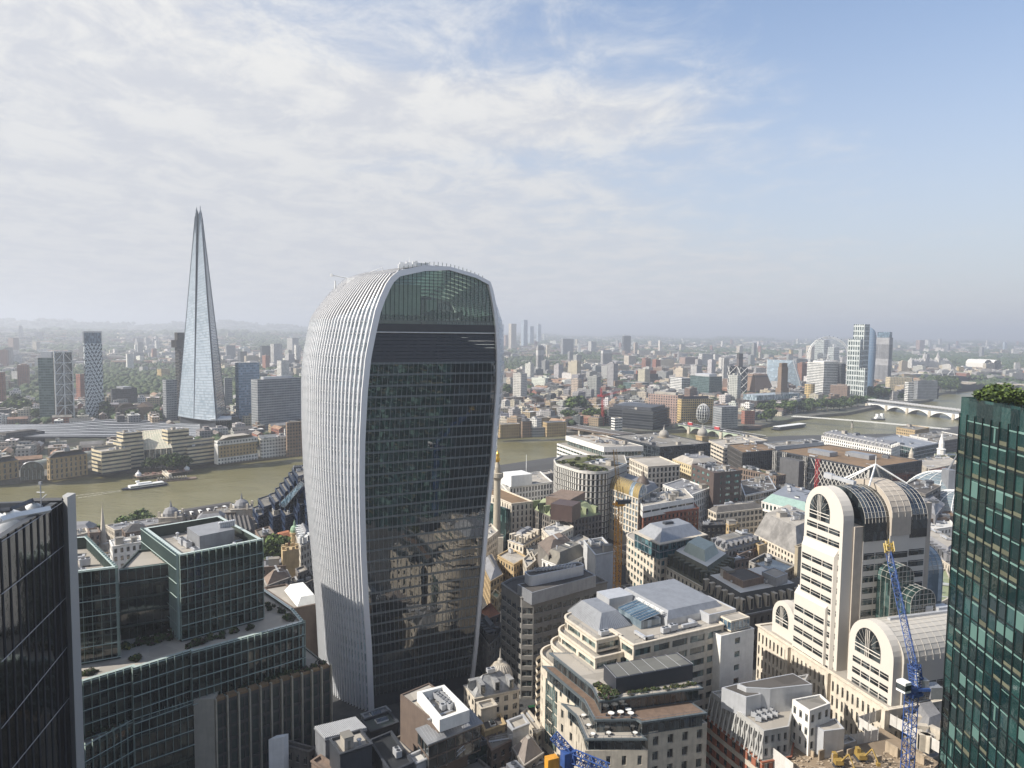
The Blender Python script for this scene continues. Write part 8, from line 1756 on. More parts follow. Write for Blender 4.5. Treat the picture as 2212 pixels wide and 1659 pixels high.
 # sloping blue glass block and curved glass tower
 q, z = bx('C3', 760, 1030, 1050, 618, 935, g=GS, rel=22); cc = Vector(np.mean(np.array(q), axis=0)); rt_ = root('office_building', (cc.x, cc.y, GS), 'pale blue glass block with slanting right side', 'office building'); rgt = Vector(q[int(np.argmax([proj((*a_, 10))[0] for a_ in q]))]); bq = [tuple(Vector(p) + (Vector((28, 6)) if (Vector(p) - cc).x > 0 else Vector((0, 0)))) for p in q]; m = MB(); m.prism(bq, GS, z, 0, q); m.obj('wall', FM('glassb'), rt_); use(bq)
 m = MB(); [m.tube((*Vector(bq[i]).lerp(Vector(bq[(i + 1) % 4]), f), GS), (*Vector(q[i]).lerp(Vector(q[(i + 1) % 4]), f), z), .7, 4) for i in range(4) for f in (0, .25, .5, .75)]; m.obj('mullions', WPAINT, rt_)
 q, z = bx('C3', 1848, 1880, 1936, 262, 945, g=GS, rel=45); cc = Vector(np.mean(np.array(q), axis=0)); r = (Vector(q[0]) - cc).length * .95; rt_ = root('tower', (cc.x, cc.y, GS), 'bulging blue glass tower with slanted top right of the lattice towers', 'tower'); rows = []
 for f in np.linspace(0, 1, 24): rr = r * (.62 + .42 * math.sin(math.pi * min(1, f * .55 + .18)) ** 1.0) * (1 if f < .9 else 1 - (f - .9) * 2.2); rows.append([(cc.x + rr * math.cos(a_), cc.y + rr * math.sin(a_), GS + (z - GS) * f - (14 * max(0, f - .85) / .15 * (math.cos(a_) * .5 + .5) if f > .85 else 0)) for a_ in np.linspace(0, 2 * math.pi, 25)])
 m = MB(); m.grid(rows); m.add(rows[-1][:-1], [tuple(range(24))]); m.obj('glazing', solid('curved_blue_glass', (.10, .16, .24), .18, .2, ior=1.9), rt_, smooth=True); m = MB(); [m.grid([[p for p in rows[k]], [(p[0], p[1], p[2] + .5) for p in rows[k]]]) for k in range(1, 24)]; m.obj('floor_lines', METAL, rt_); use(q)
 # round honey flats, stepped brick flats
 for i, (x, y0, y1, rr) in enumerate(((1240, 905, 1050, 52), (1280, 985, 1068, 44))):
  p = P('C3', x, y1, GS); z = PD('C3', x, y0 - 30 * (i == 0), p.y).z; rr = rr * .2 / F * p.y
  if i == 0: rt_ = root('flats', (p.x, p.y, GS), 'round golden flats stepping down by the brick gallery', 'flats')
  m = MB(); m.rev((p.x + i * 3, p.y + rr, GS), [(rr, 0), (rr, z - GS), (rr * .9, z - GS)], 14); m.obj('wall', FM('honey'), rt_)
 rt_ = None
 for k, (x0, x1, yt) in enumerate(((1350, 1400, 1060), (1390, 1440, 1030), (1430, 1490, 1005), (1470, 1540, 985), (1520, 1570, 1015), (1560, 1620, 1030), (1600, 1655, 1010), (1640, 1700, 1035))):
  q, z = bx('C3', x0, x0 + 16, x1, yt, 1118 - k * 2, g=GS, rel=55, maxb=20); rt_ = rt_ or root('flats', (*q[0], GS), 'red brown brick flats climbing in steps behind the river trees', 'flats'); m = MB(); m.prism(q, GS, z); m.obj('wall', FM('brick'), rt_); use(q)
 # castle like white row and arched station block on the far right
 base = P('C4', 930, 890, GS); rt_ = root('palace', (base.x, base.y, GS), 'white castle like row with many spires above the trees', 'palace'); u_ = (P('C4', 1200, 888, GS) - P('C4', 665, 890, GS)); o_ = P('C4', 665, 890, GS); m = MB(); mm = MB()
 for k in range(18):
  p = o_ + u_ * (k + .5) / 18; h = 32 + rnd.uniform(-5, 8) + (16 if k in (6, 12) else 0); w_ = u_.length / 18; m.box((p.x, p.y, GS), (w_ * .92, 22, h), math.atan2(u_.y, u_.x)); mm.prism([(p.x - w_ * .4, p.y - 8), (p.x + w_ * .4, p.y - 8), (p.x + w_ * .4, p.y + 8), (p.x - w_ * .4, p.y + 8)], GS + h, GS + h + 12 + (14 if k in (6, 12) else 0), 0, [(p.x - .3, p.y - .3), (p.x + .3, p.y - .3), (p.x + .3, p.y + .3), (p.x - .3, p.y + .3)])
 m.obj('wall', FM('white'), rt_); mm.obj('roofs', solid('palace_roof', (.42, .41, .40), .7, .2), rt_)
 for lb, x in (('arched white station block beyond the bend, left vault', 1725), ('arched white station block beyond the bend, right vault', 1850)):
  p = P('C4', x, 915, GS); rr = 55 * .16 / F * p.y; rt_ = root('station_block', (p.x, p.y, GS), lb, 'station', 'arched station vaults'); pr = [(-rr, 0)] + [(-rr * math.cos(a_), 28 + rr * math.sin(a_)) for a_ in np.linspace(0, math.pi, 11)] + [(rr, 0)]; m = MB(); m.grid([[(p.x + a_, p.y + s_, GS + z_) for a_, z_ in pr] for s_ in (0, 120)]); m.obj('vault', WHITE, rt_); m = MB(); m.add([(p.x + a_ * .85, p.y - .5, GS + z_ * .9) for a_, z_ in pr], [tuple(range(13))]); m.obj('end_window', GLASSD, rt_)
 # the great wheel
 c = PD('D', 1789, 768.5, 2300); R0 = 41 / F * 2300; ax = 36 / 41; rt_ = root('observation_wheel', (c.x, c.y, GS), 'giant white observation wheel behind the lattice towers', 'observation wheel'); ca, sa = ax, math.sqrt(1 - ax * ax)
 def wp(a_, r_, o=0): return Vector((c.x + r_ * math.cos(a_) * ca + o * sa, c.y - r_ * math.cos(a_) * sa + o * ca, c.z + r_ * math.sin(a_)))
 N3_ = 48; m = MB()
 for k in range(N3_):
  a_, b_ = 2 * math.pi * k / N3_, 2 * math.pi * (k + 1) / N3_
  for rr, o in ((R0, -2), (R0, 2), (R0 - 4.5, 0)): m.tube(wp(a_, rr, o), wp(b_, rr, o), 1.0, 3)
  m.tube(wp(a_, R0, 2), wp(b_, R0 - 4.5, 0), .3, 3); m.tube(wp(a_, R0 - 4.5, 0), wp(b_, R0, -2), .3, 3)
 m.obj('rim', WPAINT, rt_); m = MB(); [m.tube(wp(2 * math.pi * k / 32, R0 - 4.5), wp(0, 0), .12, 3) for k in range(32)]; m.obj('spokes', WPAINT, rt_)
 for k in range(32): p = wp(2 * math.pi * k / 32, R0 + 3, 3); m = MB(); m.rev(tuple(p - Vector((0, 0, 1.6))), [(.6, 0), (1.9, .8), (1.9, 2.4), (.6, 3.2)], 8); m.obj('capsule', GLASSL, rt_)
 m = MB(); m.tube(wp(0, 0, 10), (c.x - 16, c.y + 12, GS), 1.6, 6); m.tube(wp(0, 0, 10), (c.x + 22, c.y + 12, GS), 1.6, 6); m.tube(wp(0, 0, -8), wp(0, 0, 12), 2, 8); m.obj('legs', WPAINT, rt_)
south_side()
def bridges():
 def arches(rt_, p, q, w_, zt, n, mat, thick=1.4, rise=.75, zb=1.5):
  p, q = Vector((*p, 0)), Vector((*q, 0)); T = (q - p).normalized(); s_ = Vector((-T.y, T.x, 0)) * w_ / 2; L = (q - p).length / n
  for k in range(n):
   a = p + T * (L * k + 2); b = p + T * (L * (k + 1) - 2);
   for sd_ in (-1, 1):
    m = MB(); up_, lo_ = [], []
    for f in np.linspace(0, 1, 15): c = a.lerp(b, f) + s_ * sd_; up_.append(c + Vector((0, 0, zt))); lo_.append(c + Vector((0, 0, zb + (zt - thick - zb) * (1 - (2 * f - 1) ** 2))))
    m.grid([lo_, up_]); m.obj('arch', mat, rt_)
  for k in range(n + 1): m = MB(); c = p + T * L * k; m.box((c.x, c.y, -2), (4.5, w_ + 4, zt + 1), math.atan2(T.y, T.x)); m.obj('pier', STONE, rt_)
 def deck(rt_, p, q, w_, z, mat, th=1.0, rail=True):
  p, q = Vector((*p, 0)), Vector((*q, 0)); T = (q - p).normalized(); c = (p + q) / 2; m = MB(); m.box((c.x, c.y, z - th), ((q - p).length, w_, th), math.atan2(T.y, T.x)); m.obj('deck', mat, rt_)
  if rail:
   for s_ in (-1, 1): m = MB(); o = Vector((-T.y, T.x, 0)) * s_ * w_ / 2; m.tube(p + o + Vector((0, 0, z + 1)), q + o + Vector((0, 0, z + 1)), .25, 4); m.obj('railing', LMETAL, rt_)
 # railway bridge with twin domed towers
 a, b = P2('Z3', 770, 922, 9), P2('Z3', 1330, 1010, 9); rt_ = root('railway_bridge', (*a, 0), 'rusty railway bridge crossing to the domed towers', 'bridge'); deck(rt_, a, b, 24, 10, solid('track_brown', (.13, .10, .08), .95, .4), 2.2); use([a, b, (b[0] + 12, b[1] + 10), (a[0] + 12, a[1] + 10)])
 d0 = Vector(b) - Vector(a); n0 = Vector((-d0.y, d0.x)).normalized()
 for s_ in range(-2, 3): m = MB(); m.tube((*(Vector(a) + n0 * s_ * 3.5), 10.3), (*(Vector(b) + n0 * s_ * 3.5), 10.3), .2, 3); m.obj('rail_track', METAL, rt_)
 for k in range(1, 5): m = MB(); c = Vector(a).lerp(Vector(b), k / 5); m.box((c.x, c.y, -2), (3, 22, 9.6), math.atan2(d0.y, d0.x)); m.obj('pier', STONE, rt_)
 for lb, x, y, yb_, dd in (('domed brick bridge tower, left twin with only its cupola in view', 1490, 908, 1000, 700), ('domed brick bridge tower, right twin standing clear of the roofs', 1788, 895, 1000, 690)):
  p = PD('Z3', x, y, dd); rt_ = root('bridge_tower', (p.x, p.y, GB), lb, 'tower', 'twin domed bridge towers'); zt = p.z; w_ = 8.5; m = MB(); m.box((p.x, p.y, GB), (w_, w_, zt - 13 - GB), .5); m.box((p.x, p.y, zt - 13), (w_ + 1.2, w_ + 1.2, .8), .5); m.obj('tower', OCHRE, rt_)
  m = MB(); m.rev((p.x, p.y, zt - 12.3), [(4.6, 0), (4.6, 1.5), (5.0, 2), (4.8, 3.8), (3.8, 5.8), (2, 7.2), (.9, 7.7), (.9, 9.4), (.3, 10), (.1, 12.8)], 14); m.obj('dome', solid('dome_grey', (.30, .28, .25), .7, .2), rt_, smooth=True)
 # green arched road bridge
 a, b = P2('Z3', 1600, 905, 9), P2('Z3', 2240, 1012, 9); rt_ = root('road_bridge', (*a, 0), 'pale green arched road bridge behind the domed towers', 'bridge'); gp = solid('bridge_green', (.36, .42, .33), .6, .2); deck(rt_, a, b, 17, 11, ASPH, .6); arches(rt_, a, b, 17, 10.6, 5, gp)
 use([a, b, (b[0] + 5, b[1] + 5), (a[0] + 5, a[1] + 5)])
 a3, b3 = Vector((*a, 11)), Vector((*b, 11))
 for i in range(9):
  p = a3.lerp(b3, .08 + i * .085) + Vector((0, 4 * (i % 2) - 2, 0)); rt_ = root('car', tuple(p), ('red bus' if i % 4 == 1 else 'white van' if i % 3 == 0 else 'small car') + f' on the green arched bridge, {["nearest the far bank", "second from the far bank", "third from the far bank", "fourth from the far bank", "in the middle of the bridge", "just past the middle", "third from the near end", "second from the near end", "nearest the near bank"][i]}', 'car', 'traffic on the green arched bridge'); m = MB(); big = i % 4 == 1; an = math.atan2((b3 - a3).y, (b3 - a3).x); m.box(tuple(p), (9 if big else 4.4, 2.3, 3.8 if big else 1.1), an); m.obj('body', REDP if big else WPAINT if i % 3 == 0 else DMETAL, rt_); m = MB(); m.box((p.x, p.y, p.z + (3.8 if big else 1.1)), (6 if big else 2.4, 1.9, .5), an); m.obj('roof', WPAINT if big else GLASSD, rt_)
 # thin footbridge
 a, b = P('Z4', 425, 842, 10), P('Z4', 1740, 955, 10); rt_ = root('footbridge', tuple(a), 'thin pale footbridge slung low over the river', 'bridge'); m = MB(); n_ = 26; T = (b - a).normalized(); s_ = Vector((-T.y, T.x, 0))
 pts = [a.lerp(b, k / n_) + Vector((0, 0, 1.4 * math.sin(math.pi * k / n_))) for k in range(n_ + 1)]; m.grid([[p + s_ * 2 for p in pts], [p - s_ * 2 for p in pts], [p - s_ * 2 - Vector((0, 0, .5)) for p in pts], [p + s_ * 2 - Vector((0, 0, .5)) for p in pts]]); m.obj('deck', LMETAL, rt_)
 for sg in (-1, 1): m = MB(); [m.tube(p + s_ * 4.6 * sg + Vector((0, 0, .4)), q + s_ * 4.6 * sg + Vector((0, 0, .4)), .42, 4) for p, q in zip(pts, pts[1:])]; m.obj('cable', WPAINT, rt_)
 m = MB(); [m.tube(p + s_ * 4.6, p - s_ * 4.6, .16, 3) for p in pts]; m.obj('arms', LMETAL, rt_)
 for x, y in ((810, 900), (1420, 945)): p = P('Z4', x, y, 2); k = min(range(len(pts)), key=lambda i: abs(pts[i].x - p.x)); c = pts[k]; m = MB(); m.tube((c.x, c.y, -2), (c.x, c.y, 7), 2.2, 10, 0, 1.3); m.tube((c.x, c.y, 7), c + s_ * 4.6 + Vector((0, 0, .6)), .6, 5); m.tube((c.x, c.y, 7), c - s_ * 4.6 + Vector((0, 0, .6)), .6, 5); m.obj('pier', GREYS, rt_)
 # roofed rail bridge with white arches
 a, b = P2('Z4', 1030, 745, 9), P2('Z4', 1900, 855, 9); rt_ = root('railway_bridge', (*a, 0), 'wide rail bridge with ribbed solar roof and white arches', 'bridge'); deck(rt_, a, b, 18, 12, METAL, 2.0); arches(rt_, a, b, 20, 11, 5, WPAINT, 1.6); d0 = Vector(b) - Vector(a); L = d0.length; T2 = d0 / L; an = math.atan2(T2.y, T2.x)
 for k in range(34): c = Vector(a) + T2 * (L * (k + .5) / 34); m = MB(); w2 = L / 34 * .42; n2 = Vector((-T2.y, T2.x)) * 11; A1, A2, A3, A4 = c - T2 * w2 - n2, c + T2 * w2 - n2, c + T2 * w2 + n2, c - T2 * w2 + n2; m.quad((*A1, 19), (*A2, 17), (*A3, 17), (*A4, 19)); m.quad((*A1, 19), (*A4, 19), (*A3, 16), (*A2, 16)); m.obj('roof_vault', ROOFW if k % 1 == 0 else METAL, rt_)
 use([a, b, (b[0] - 8, b[1] + 14), (a[0] - 8, a[1] + 14)])
 a, b = P2('Z4', 1620, 576, 9), P2('Z4', 2260, 604, 9); rt_ = root('road_bridge', (*a, 0), 'flat pale stone road bridge past the wooded bend', 'bridge'); deck(rt_, a, b, 24, 12, STONE, 2.6); arches(rt_, a, b, 22, 10, 4, STONE)
 a, b = P2('Z4', 1470, 522, 8), P2('Z4', 1760, 512, 8); rt_ = root('cable_footbridge', (*a, 0), 'rail bridge with leaning white masts beyond the bend', 'bridge'); deck(rt_, a, b, 24, 12, GREYS, 2.5)
 for x in (1555, 1650, 1755): p = P('Z4', x, 530, 4); m = MB(); tp = PD('Z4', x + 12, 475, p.y); m.tube((p.x - 14, p.y, 4), tp, 1.0, 5); m.tube((p.x + 14, p.y, 4), tp, 1.0, 5); m.obj('mast', WPAINT, rt_)
 # boats and pontoons
 def hull(rt_, c, L, w_, h, an, mat):
  cs, sn = math.cos(an), math.sin(an); pl = [(-L / 2, -w_ / 2), (L * .32, -w_ / 2), (L / 2, 0), (L * .32, w_ / 2), (-L / 2, w_ / 2)]; f = lambda k: [(c[0] + x * k * cs - y * k * sn, c[1] + x * k * sn + y * k * cs) for x, y in pl]
  m = MB(); m.prism(f(.93), 0, h, 0, f(1)); m.obj('hull', mat, rt_)
 a, b = P('A', 815, 1232, 1), P('A', 1125, 1190, 1); c = (a + b) / 2; an = math.atan2((b - a).y, (b - a).x); L = (b - a).length; rt_ = root('river_ferry', (c.x, c.y, 0), 'long white and navy river ferry passing the pontoon', 'boat'); navy = solid('navy_hull', (.02, .03, .06), .4, .1); hull(rt_, c, L, 8, 1.8, an + math.pi, navy)
 m = MB(); d_ = (b - a).normalized(); n_ = Vector((-d_.y, d_.x, 0)); [m.quad(a - d_ * (k * 4) + n_ * (s_ * (1 + k * .45)) + Vector((0, 0, -.9)), a - d_ * (k * 4 + 3.4) + n_ * (s_ * (1.2 + k * .5)) + Vector((0, 0, -.9)), a - d_ * (k * 4 + 3.4) + n_ * (s_ * (2.0 + k * .6)) + Vector((0, 0, -.9)), a - d_ * (k * 4) + n_ * (s_ * (1.8 + k * .5)) + Vector((0, 0, -.9))) for k in range(9) for s_ in (-1, 1)]; m.obj('wake', solid('foam', (.45, .44, .38), .9, .3), rt_); m = MB(); m.box((c.x + 2, c.y, 1.8), (L * .74, 6.8, 2.0), an); m.obj('cabin', WPAINT, rt_); m = MB(); m.box((c.x + 2, c.y, 2.4), (L * .72, 6.9, .8), an); m.obj('window', GLASSD, rt_); m = MB(); m.box((c.x, c.y, 3.8), (L * .3, 4, 1.2), an); m.box((c.x - 6, c.y, 5), (3, 3, 1.2), an); m.obj('wheelhouse', WPAINT, rt_)
 a, b = P('A', 1055, 1172, 1), P('A', 1325, 1150, 1); c = (a + b) / 2; an = math.atan2((b - a).y, (b - a).x); L = (b - a).length; rt_ = root('pontoon', (c.x, c.y, 0), 'long dark landing pontoon with ribbed roof behind the ferry', 'pontoon'); m = MB(); m.box((c.x, c.y, -.3), (L, 9, 1.6), an); m.obj('deck', BROWN, rt_); m = MB(); [m.box((c.x + f * math.cos(an), c.y + f * math.sin(an), 1.3), (1.0, 7, 2.2), an) for f in np.arange(-L * .45, L * .3, 2.4)]; m.obj('shelter', ROOFG, rt_)
 m = MB(); p = P('A', 1105, 1110, 6); m.truss((c.x - 6, c.y, 2.2), tuple(p), 3, .3, 7); m.box(((c.x - 6 + p.x) / 2, (c.y + p.y) / 2, 3.5), ((Vector((c.x - 6, c.y)) - Vector((p.x, p.y))).length, 3, 2.4), math.atan2(p.y - c.y, p.x - c.x + 6)); m.obj('gangway', CREAM, rt_)
 a, b = P('A', 915, 1145, 3), P('A', 1290, 1100, 3); c = (a + b) / 2; an = math.atan2((b - a).y, (b - a).x); L = (b - a).length; rt_ = root('jetty', (c.x, c.y, 0), 'timber jetty terrace with tents in front of the cream office', 'jetty'); m = MB(); m.box((c.x, c.y, 3), (L, 12, .8), an); [m.tube((c.x + f * math.cos(an), c.y - 5 + f * math.sin(an), -1), (c.x + f * math.cos(an), c.y - 5 + f * math.sin(an), 3), .4, 5) for f in np.arange(-L / 2, L / 2, 5)]; m.obj('deck', BROWN, rt_)
 for i, (f, lb) in enumerate(((-.45, 'left'), (.42, 'right'))): p = a.lerp(b, .5 + f); r_ = root('tent', (p.x, p.y, 3.8), f'small white peaked tent at the {lb} end of the jetty', 'tent', 'tents on the jetty'); m = MB(); m.rev((p.x, p.y, 3.8), [(2.8, 0), (2.8, 2), (1, 3.6), (.1, 6)], 8); m.obj('canvas', WPAINT, r_)
 for i in range(30): p = a.lerp(b, rnd.uniform(.1, .9)); m = MB(); m.box((p.x, p.y + rnd.uniform(-4, 4), 3.8), (1.6, 1.6, 1.4), .3); m.obj('table_set', solid('terrace_sets', (.35, .20, .15), .8, .4), rt_) if i < 18 else None
 for lb, xa, ya, xb, yb_, mt in (('long white roofed barge moored by the footbridge', 285, 945, 520, 915, WPAINT), ('dark flat barge left of the white roofed one', 60, 940, 180, 932, BROWN)):
  a, b = P('Z4', xa, ya, 1), P('Z4', xb, yb_, 1); c = (a + b) / 2; an = math.atan2((b - a).y, (b - a).x); L = (b - a).length; rt_ = root('barge', (c.x, c.y, 0), lb, 'boat'); hull(rt_, c, L, 14, 1.8, an, DMETAL); m = MB(); m.box((c.x, c.y, 1.8), (L * .86, 11, 3.2), an); m.obj('cabin', DMETAL if mt is WPAINT else mt, rt_); m = MB(); m.box((c.x, c.y, 5), (L * .88, 11.6, .5), an); m.obj('roof', mt, rt_)
 c = P('Z4', 1095, 866, 1); rt_ = root('tour_boat', (c.x, c.y, 0), 'small grey boat with two white towers in mid river', 'boat'); hull(rt_, c, 26, 9, 2.4, .2, DMETAL); m = MB(); m.box((c.x - 3, c.y, 2.4), (4, 6, 8), .2); m.box((c.x + 5, c.y, 2.4), (4, 6, 9), .2); m.box((c.x, c.y, 2.4), (16, 7, 3), .2); m.obj('cabin', WPAINT, rt_)
 c = P('A', 1318, 1372, 3); c = P('B1', 1098, 222, 4); rt_ = root('river_boat', (c.x, c.y, 0), 'small white cabin boat moored on the near bank', 'boat'); hull(rt_, c, 18, 5, 2, .25, WPAINT); m = MB(); m.box((c.x, c.y, 2), (11, 4, 2), .25); m.obj('cabin', GLASSL, rt_); m = MB(); m.box((c.x, c.y, 4), (12, 4.4, .3), .25); m.obj('roof', WPAINT, rt_)
bridges()
# unseen neighbours added outside the frame for reflections in the curved tower's front
for lb, c, sz, h, wl in (('white ribbed office added outside the right edge for reflections', (185, 70), (46, 34), 98, WHITE), ('cream stone office added outside the right edge for reflections, lower one', (235, 150), (50, 40), 62, CREAM), ('pale stone office added behind the green tower for reflections, outside the picture', (190, -10), (60, 40), 78, STONE), ('grey office added outside the right edge for reflections, farthest from the river', (290, 40), (50, 50), 70, GREYS)):
 a = .45; cs, sn = math.cos(a), math.sin(a); q = [(c[0] + x * cs - y * sn, c[1] + x * sn + y * cs) for x, y in ((-sz[0] / 2, -sz[1] / 2), (sz[0] / 2, -sz[1] / 2), (sz[0] / 2, sz[1] / 2), (-sz[0] / 2, sz[1] / 2))]
 rt_ = root('office_building', (*c, GN), lb, 'office building'); use(q); m = MB(); m.prism(q, GN, h); m.obj('wall', facmat('mirror_' + wl.name, {WHITE: (.72, .72, .70), CREAM: (.66, .62, .55), STONE: (.62, .59, .53), GREYS: (.35, .33, .3)}[wl], bay=3.2, fh=4, wf=.55, hf=.62), rt_)
# ================================================================ the rest of the city, trees and parks
SLAND = ccw([p for p in SB] + [(x * .98, y * .98) for x, y, _ in rim[::-1]])
def blocked(x, y, r):
 for poly, x0, x1, y0, y1 in USED:
  if x0 - r < x < x1 + r and y0 - r < y < y1 + r and (inpoly((x, y), poly) or any(math.hypot(x - p[0], y - p[1]) < r for p in poly) or any(math.hypot(x - (poly[i][0] + poly[i - 1][0]) / 2, y - (poly[i][1] + poly[i - 1][1]) / 2) < r for i in range(len(poly)))): return True
 return False
bank = [Vector(p) for p in SB]
def neariver(x, y, r):
 q = Vector((x, y))
 for a, b in zip(bank, bank[1:]):
  d = b - a; t_ = max(0, min(1, (q - a).dot(d) / d.length_squared))
  if (a + d * t_ - q).length < r: return True
 return False
PAL = dict(brick=(.20, .135, .10), tan=(.34, .26, .17), cream=(.50, .44, .34), white=(.64, .62, .58), grey=(.27, .27, .27), dark=(.08, .08, .085), red=(.27, .12, .08), pale=(.42, .41, .39))
RPAL = [(.13, .11, .10), (.19, .17, .15), (.28, .26, .23), (.40, .38, .35), (.10, .095, .09), (.24, .15, .10), (.55, .53, .50), (.20, .19, .19)]
RN = ['dark slate', 'brown felt', 'sandy', 'pale grey', 'black', 'red brown', 'white', 'grey']
def tinted(name):
 return facmat(name, (1, 1, 1), bay=3.4, fh=3.4, wf=.5, hf=.5, attr=True, var=.12)
TM = tinted('town_walls')
class FB(MB):
 def __init__(s): super().__init__(); s.tw = []; s.tr = []
 def house(s, x, y, z, w_, d, h, rz, wc, rc, gable, setb=False):
  n = len(s.f); cs, sn = math.cos(rz), math.sin(rz); f = lambda a, b, c: (x + a * cs - b * sn, y + a * sn + b * cs, z + c); a, b = w_ / 2, d / 2
  vs = [f(-a, -b, -1), f(a, -b, -1), f(a, b, -1), f(-a, b, -1), f(-a, -b, h), f(a, -b, h), f(a, b, h), f(-a, b, h)]; fs = [(0, 1, 5, 4), (1, 2, 6, 5), (2, 3, 7, 6), (3, 0, 4, 7)]
  if gable: vs += [f(-a, 0, h + d * .30), f(a, 0, h + d * .30)]; fs += [(4, 5, 9, 8), (6, 7, 8, 9), (5, 6, 9), (7, 4, 8)]
  else: fs += [(4, 5, 6, 7)]
  s.add(vs, fs)
  if setb and not gable: s.box((x + rnd.uniform(-.15, .15) * w_, y + rnd.uniform(-.15, .15) * d, z + h), (w_ * rnd.uniform(.2, .6), d * rnd.uniform(.3, .6), rnd.uniform(1.5, 4)), rz)
  k = len(s.f) - n; s.tw += [wc] * k; s.tr += [rc] * k
 def fin(s, name, parent=None):
  o = s.obj(name, [TM], parent); me = o.data
  for nm, src in (('tint', s.tw), ('rtint', s.tr)):
   at = me.attributes.new(nm, 'FLOAT_COLOR', 'FACE'); at.data.foreach_set('color', np.array([(*c, 1) for c in src], dtype=np.float32).ravel())
  return o
def park(x, y):    # leafy districts
 v = math.sin(x * .0021 + 1.3) * math.cos(y * .0017 + .4) + .6 * math.sin(x * .005 + y * .0031) + .4 * math.sin(x * .011 - y * .009)
 r_ = math.hypot(x, y); a = math.degrees(math.atan2(x, y))
 if a < -12: v += .35
 if a > 27 and 3600 < r_ < 6500: v += 1.6
 if -2 < a < 4 and 2400 < r_ < 3600: v += .7
 return v
def jc(c, k=.18): f = 1 + rnd.uniform(-k, k); return tuple(min(.85, v * f * (1 + rnd.uniform(-.04, .04))) for v in c)
cells = []; treespots = []
for r0_, r1_, st_, sz in ((640, 1500, 27, (11, 22)), (1500, 2600, 38, (14, 32)), (2600, 4200, 62, (22, 48)), (4200, 7500, 112, (36, 80)), (7500, 13500, 215, (60, 130))):
 k = int(r1_ / st_) + 1
 for iy in range(-2, k):
  for ix in range(-k, k):
   x, y = (ix + .5 * (iy % 2)) * st_ + rnd.uniform(-.25, .25) * st_, iy * st_ + rnd.uniform(-.25, .25) * st_; r_ = math.hypot(x, y)
   if not (r0_ <= r_ < r1_) or y < 450: continue
   tn = x / y
   if not (-.78 < tn < .78): continue
   if r_ < 4200:
    if not inpoly((x, y), SLAND):
     if not (tn > .57 and y > 2050): continue
    if neariver(x, y, 24 + sz[1] * .6): continue
   if r_ < 4300 and blocked(x, y, sz[0] * .75 + 4): continue
   pk = park(x, y) + rnd.uniform(-.5, .5)
   if pk > (.55 if r_ > 1500 else .95) or (r_ > 1500 and rnd.random() < .16): treespots.append((x, y, r_, st_)); continue
   if rnd.random() < .05: continue
   cells.append((r_, x, y, st_, sz))
cells.sort()
LM = [(-60, 'behind the wharf wings'), (200, 'near the patterned tower'), (384, 'behind the stepped cream office'), (520, 'at the foot of the spire'), (690, 'behind the white colonnade'), (1110, 'beside the far curved tower edge'), (1200, 'behind the river bend warehouses'), (1330, 'around the red crane'), (1450, 'behind the black riverside office'), (1570, 'behind the honey office'), (1700, 'near the brick chimney'), (1850, 'near the lattice towers'), (2100, 'beyond the bend')]
cnt = {}
def place(i, r_, x, y, st_, sz):
 hz = GS if r_ < 4300 else hz_(x, y); rot = .5 + .45 * math.sin(x * .0016 + y * .001) + rnd.choice((0, math.pi / 2)) + rnd.uniform(-.06, .06)
 q = rnd.random(); w_, d = rnd.uniform(*sz), rnd.uniform(*sz) * .8; gable = False
 if q < .52: kind = 'terrace'; gable = True; w_ = st_ * rnd.uniform(.75, 1.0); d = min(13, st_ * .36); h = rnd.uniform(7, 11); wc = rnd.choice(('brick', 'tan', 'brick', 'cream', 'red', 'pale')); ri = rnd.choice((0, 1, 5, 4, 7, 1))
 elif q < .90 or r_ < 1400: kind = 'block'; h = rnd.uniform(9, 19) * (1 if r_ < 3000 else 1.0); wc = rnd.choice(('grey', 'cream', 'pale', 'brick', 'white', 'tan', 'dark')); ri = rnd.choice((1, 2, 3, 6, 2, 7))
 elif q < .97: kind = 'slab'; h = rnd.uniform(20, 32); w_ = min(w_ * 1.5, 70); d = 13; wc = rnd.choice(('pale', 'white', 'cream', 'grey', 'brick')); ri = 3
 else: kind = 'high rise'; h = rnd.uniform(38, 66); w_, d = rnd.uniform(16, 24), rnd.uniform(15, 22); wc = rnd.choice(('pale', 'white', 'grey', 'cream', 'red')); ri = 2
 if r_ > 4200: w_ = min(w_, 90); h *= rnd.choice((1, 1, 1.4))
 return (x, y, hz, w_, d, h, rot, jc(PAL[wc]), jc(RPAL[ri]), gable, kind != 'terrace'), kind, wc, RN[ri]
NI = 285; mass = [FB() for _ in range(1)]
LN = {'terrace': ('terraced_houses', 'house', 'terrace row'), 'block': ('low_block', 'building', 'low block'), 'slab': ('slab_block', 'building', 'slab of flats'), 'high rise': ('high_rise', 'tower', 'high rise')}
SZ = lambda h: 'squat' if h < 9.5 else 'low' if h < 12 else 'mid height' if h < 16 else 'tall'
vis = []; rest = []
for c in cells:
 p = proj((c[1], c[2], 12)); ok_ = -60 < p[0] < 2270 and not (640 < p[0] < 1078)
 (vis if ok_ and len(vis) < NI else rest).append(c)
vis2 = []
for i, c in enumerate(vis):
 a, kind, wc, rn = place(i, *c); p = proj((c[1], c[2], 12)); lm = next((n for xx, n in LM[::-1] if p[0] >= xx), LM[0][1]); vis2.append((a, kind, wc, rn, lm, p[0]))
grp = {}
for t_ in vis2: grp.setdefault((t_[4], t_[2], t_[3], t_[1]), []).append(t_)
ORD = ['leftmost', 'second from left', 'third from left', 'fourth from left', 'fifth from left', 'sixth from left', 'seventh from left', 'eighth from left', 'ninth from left']
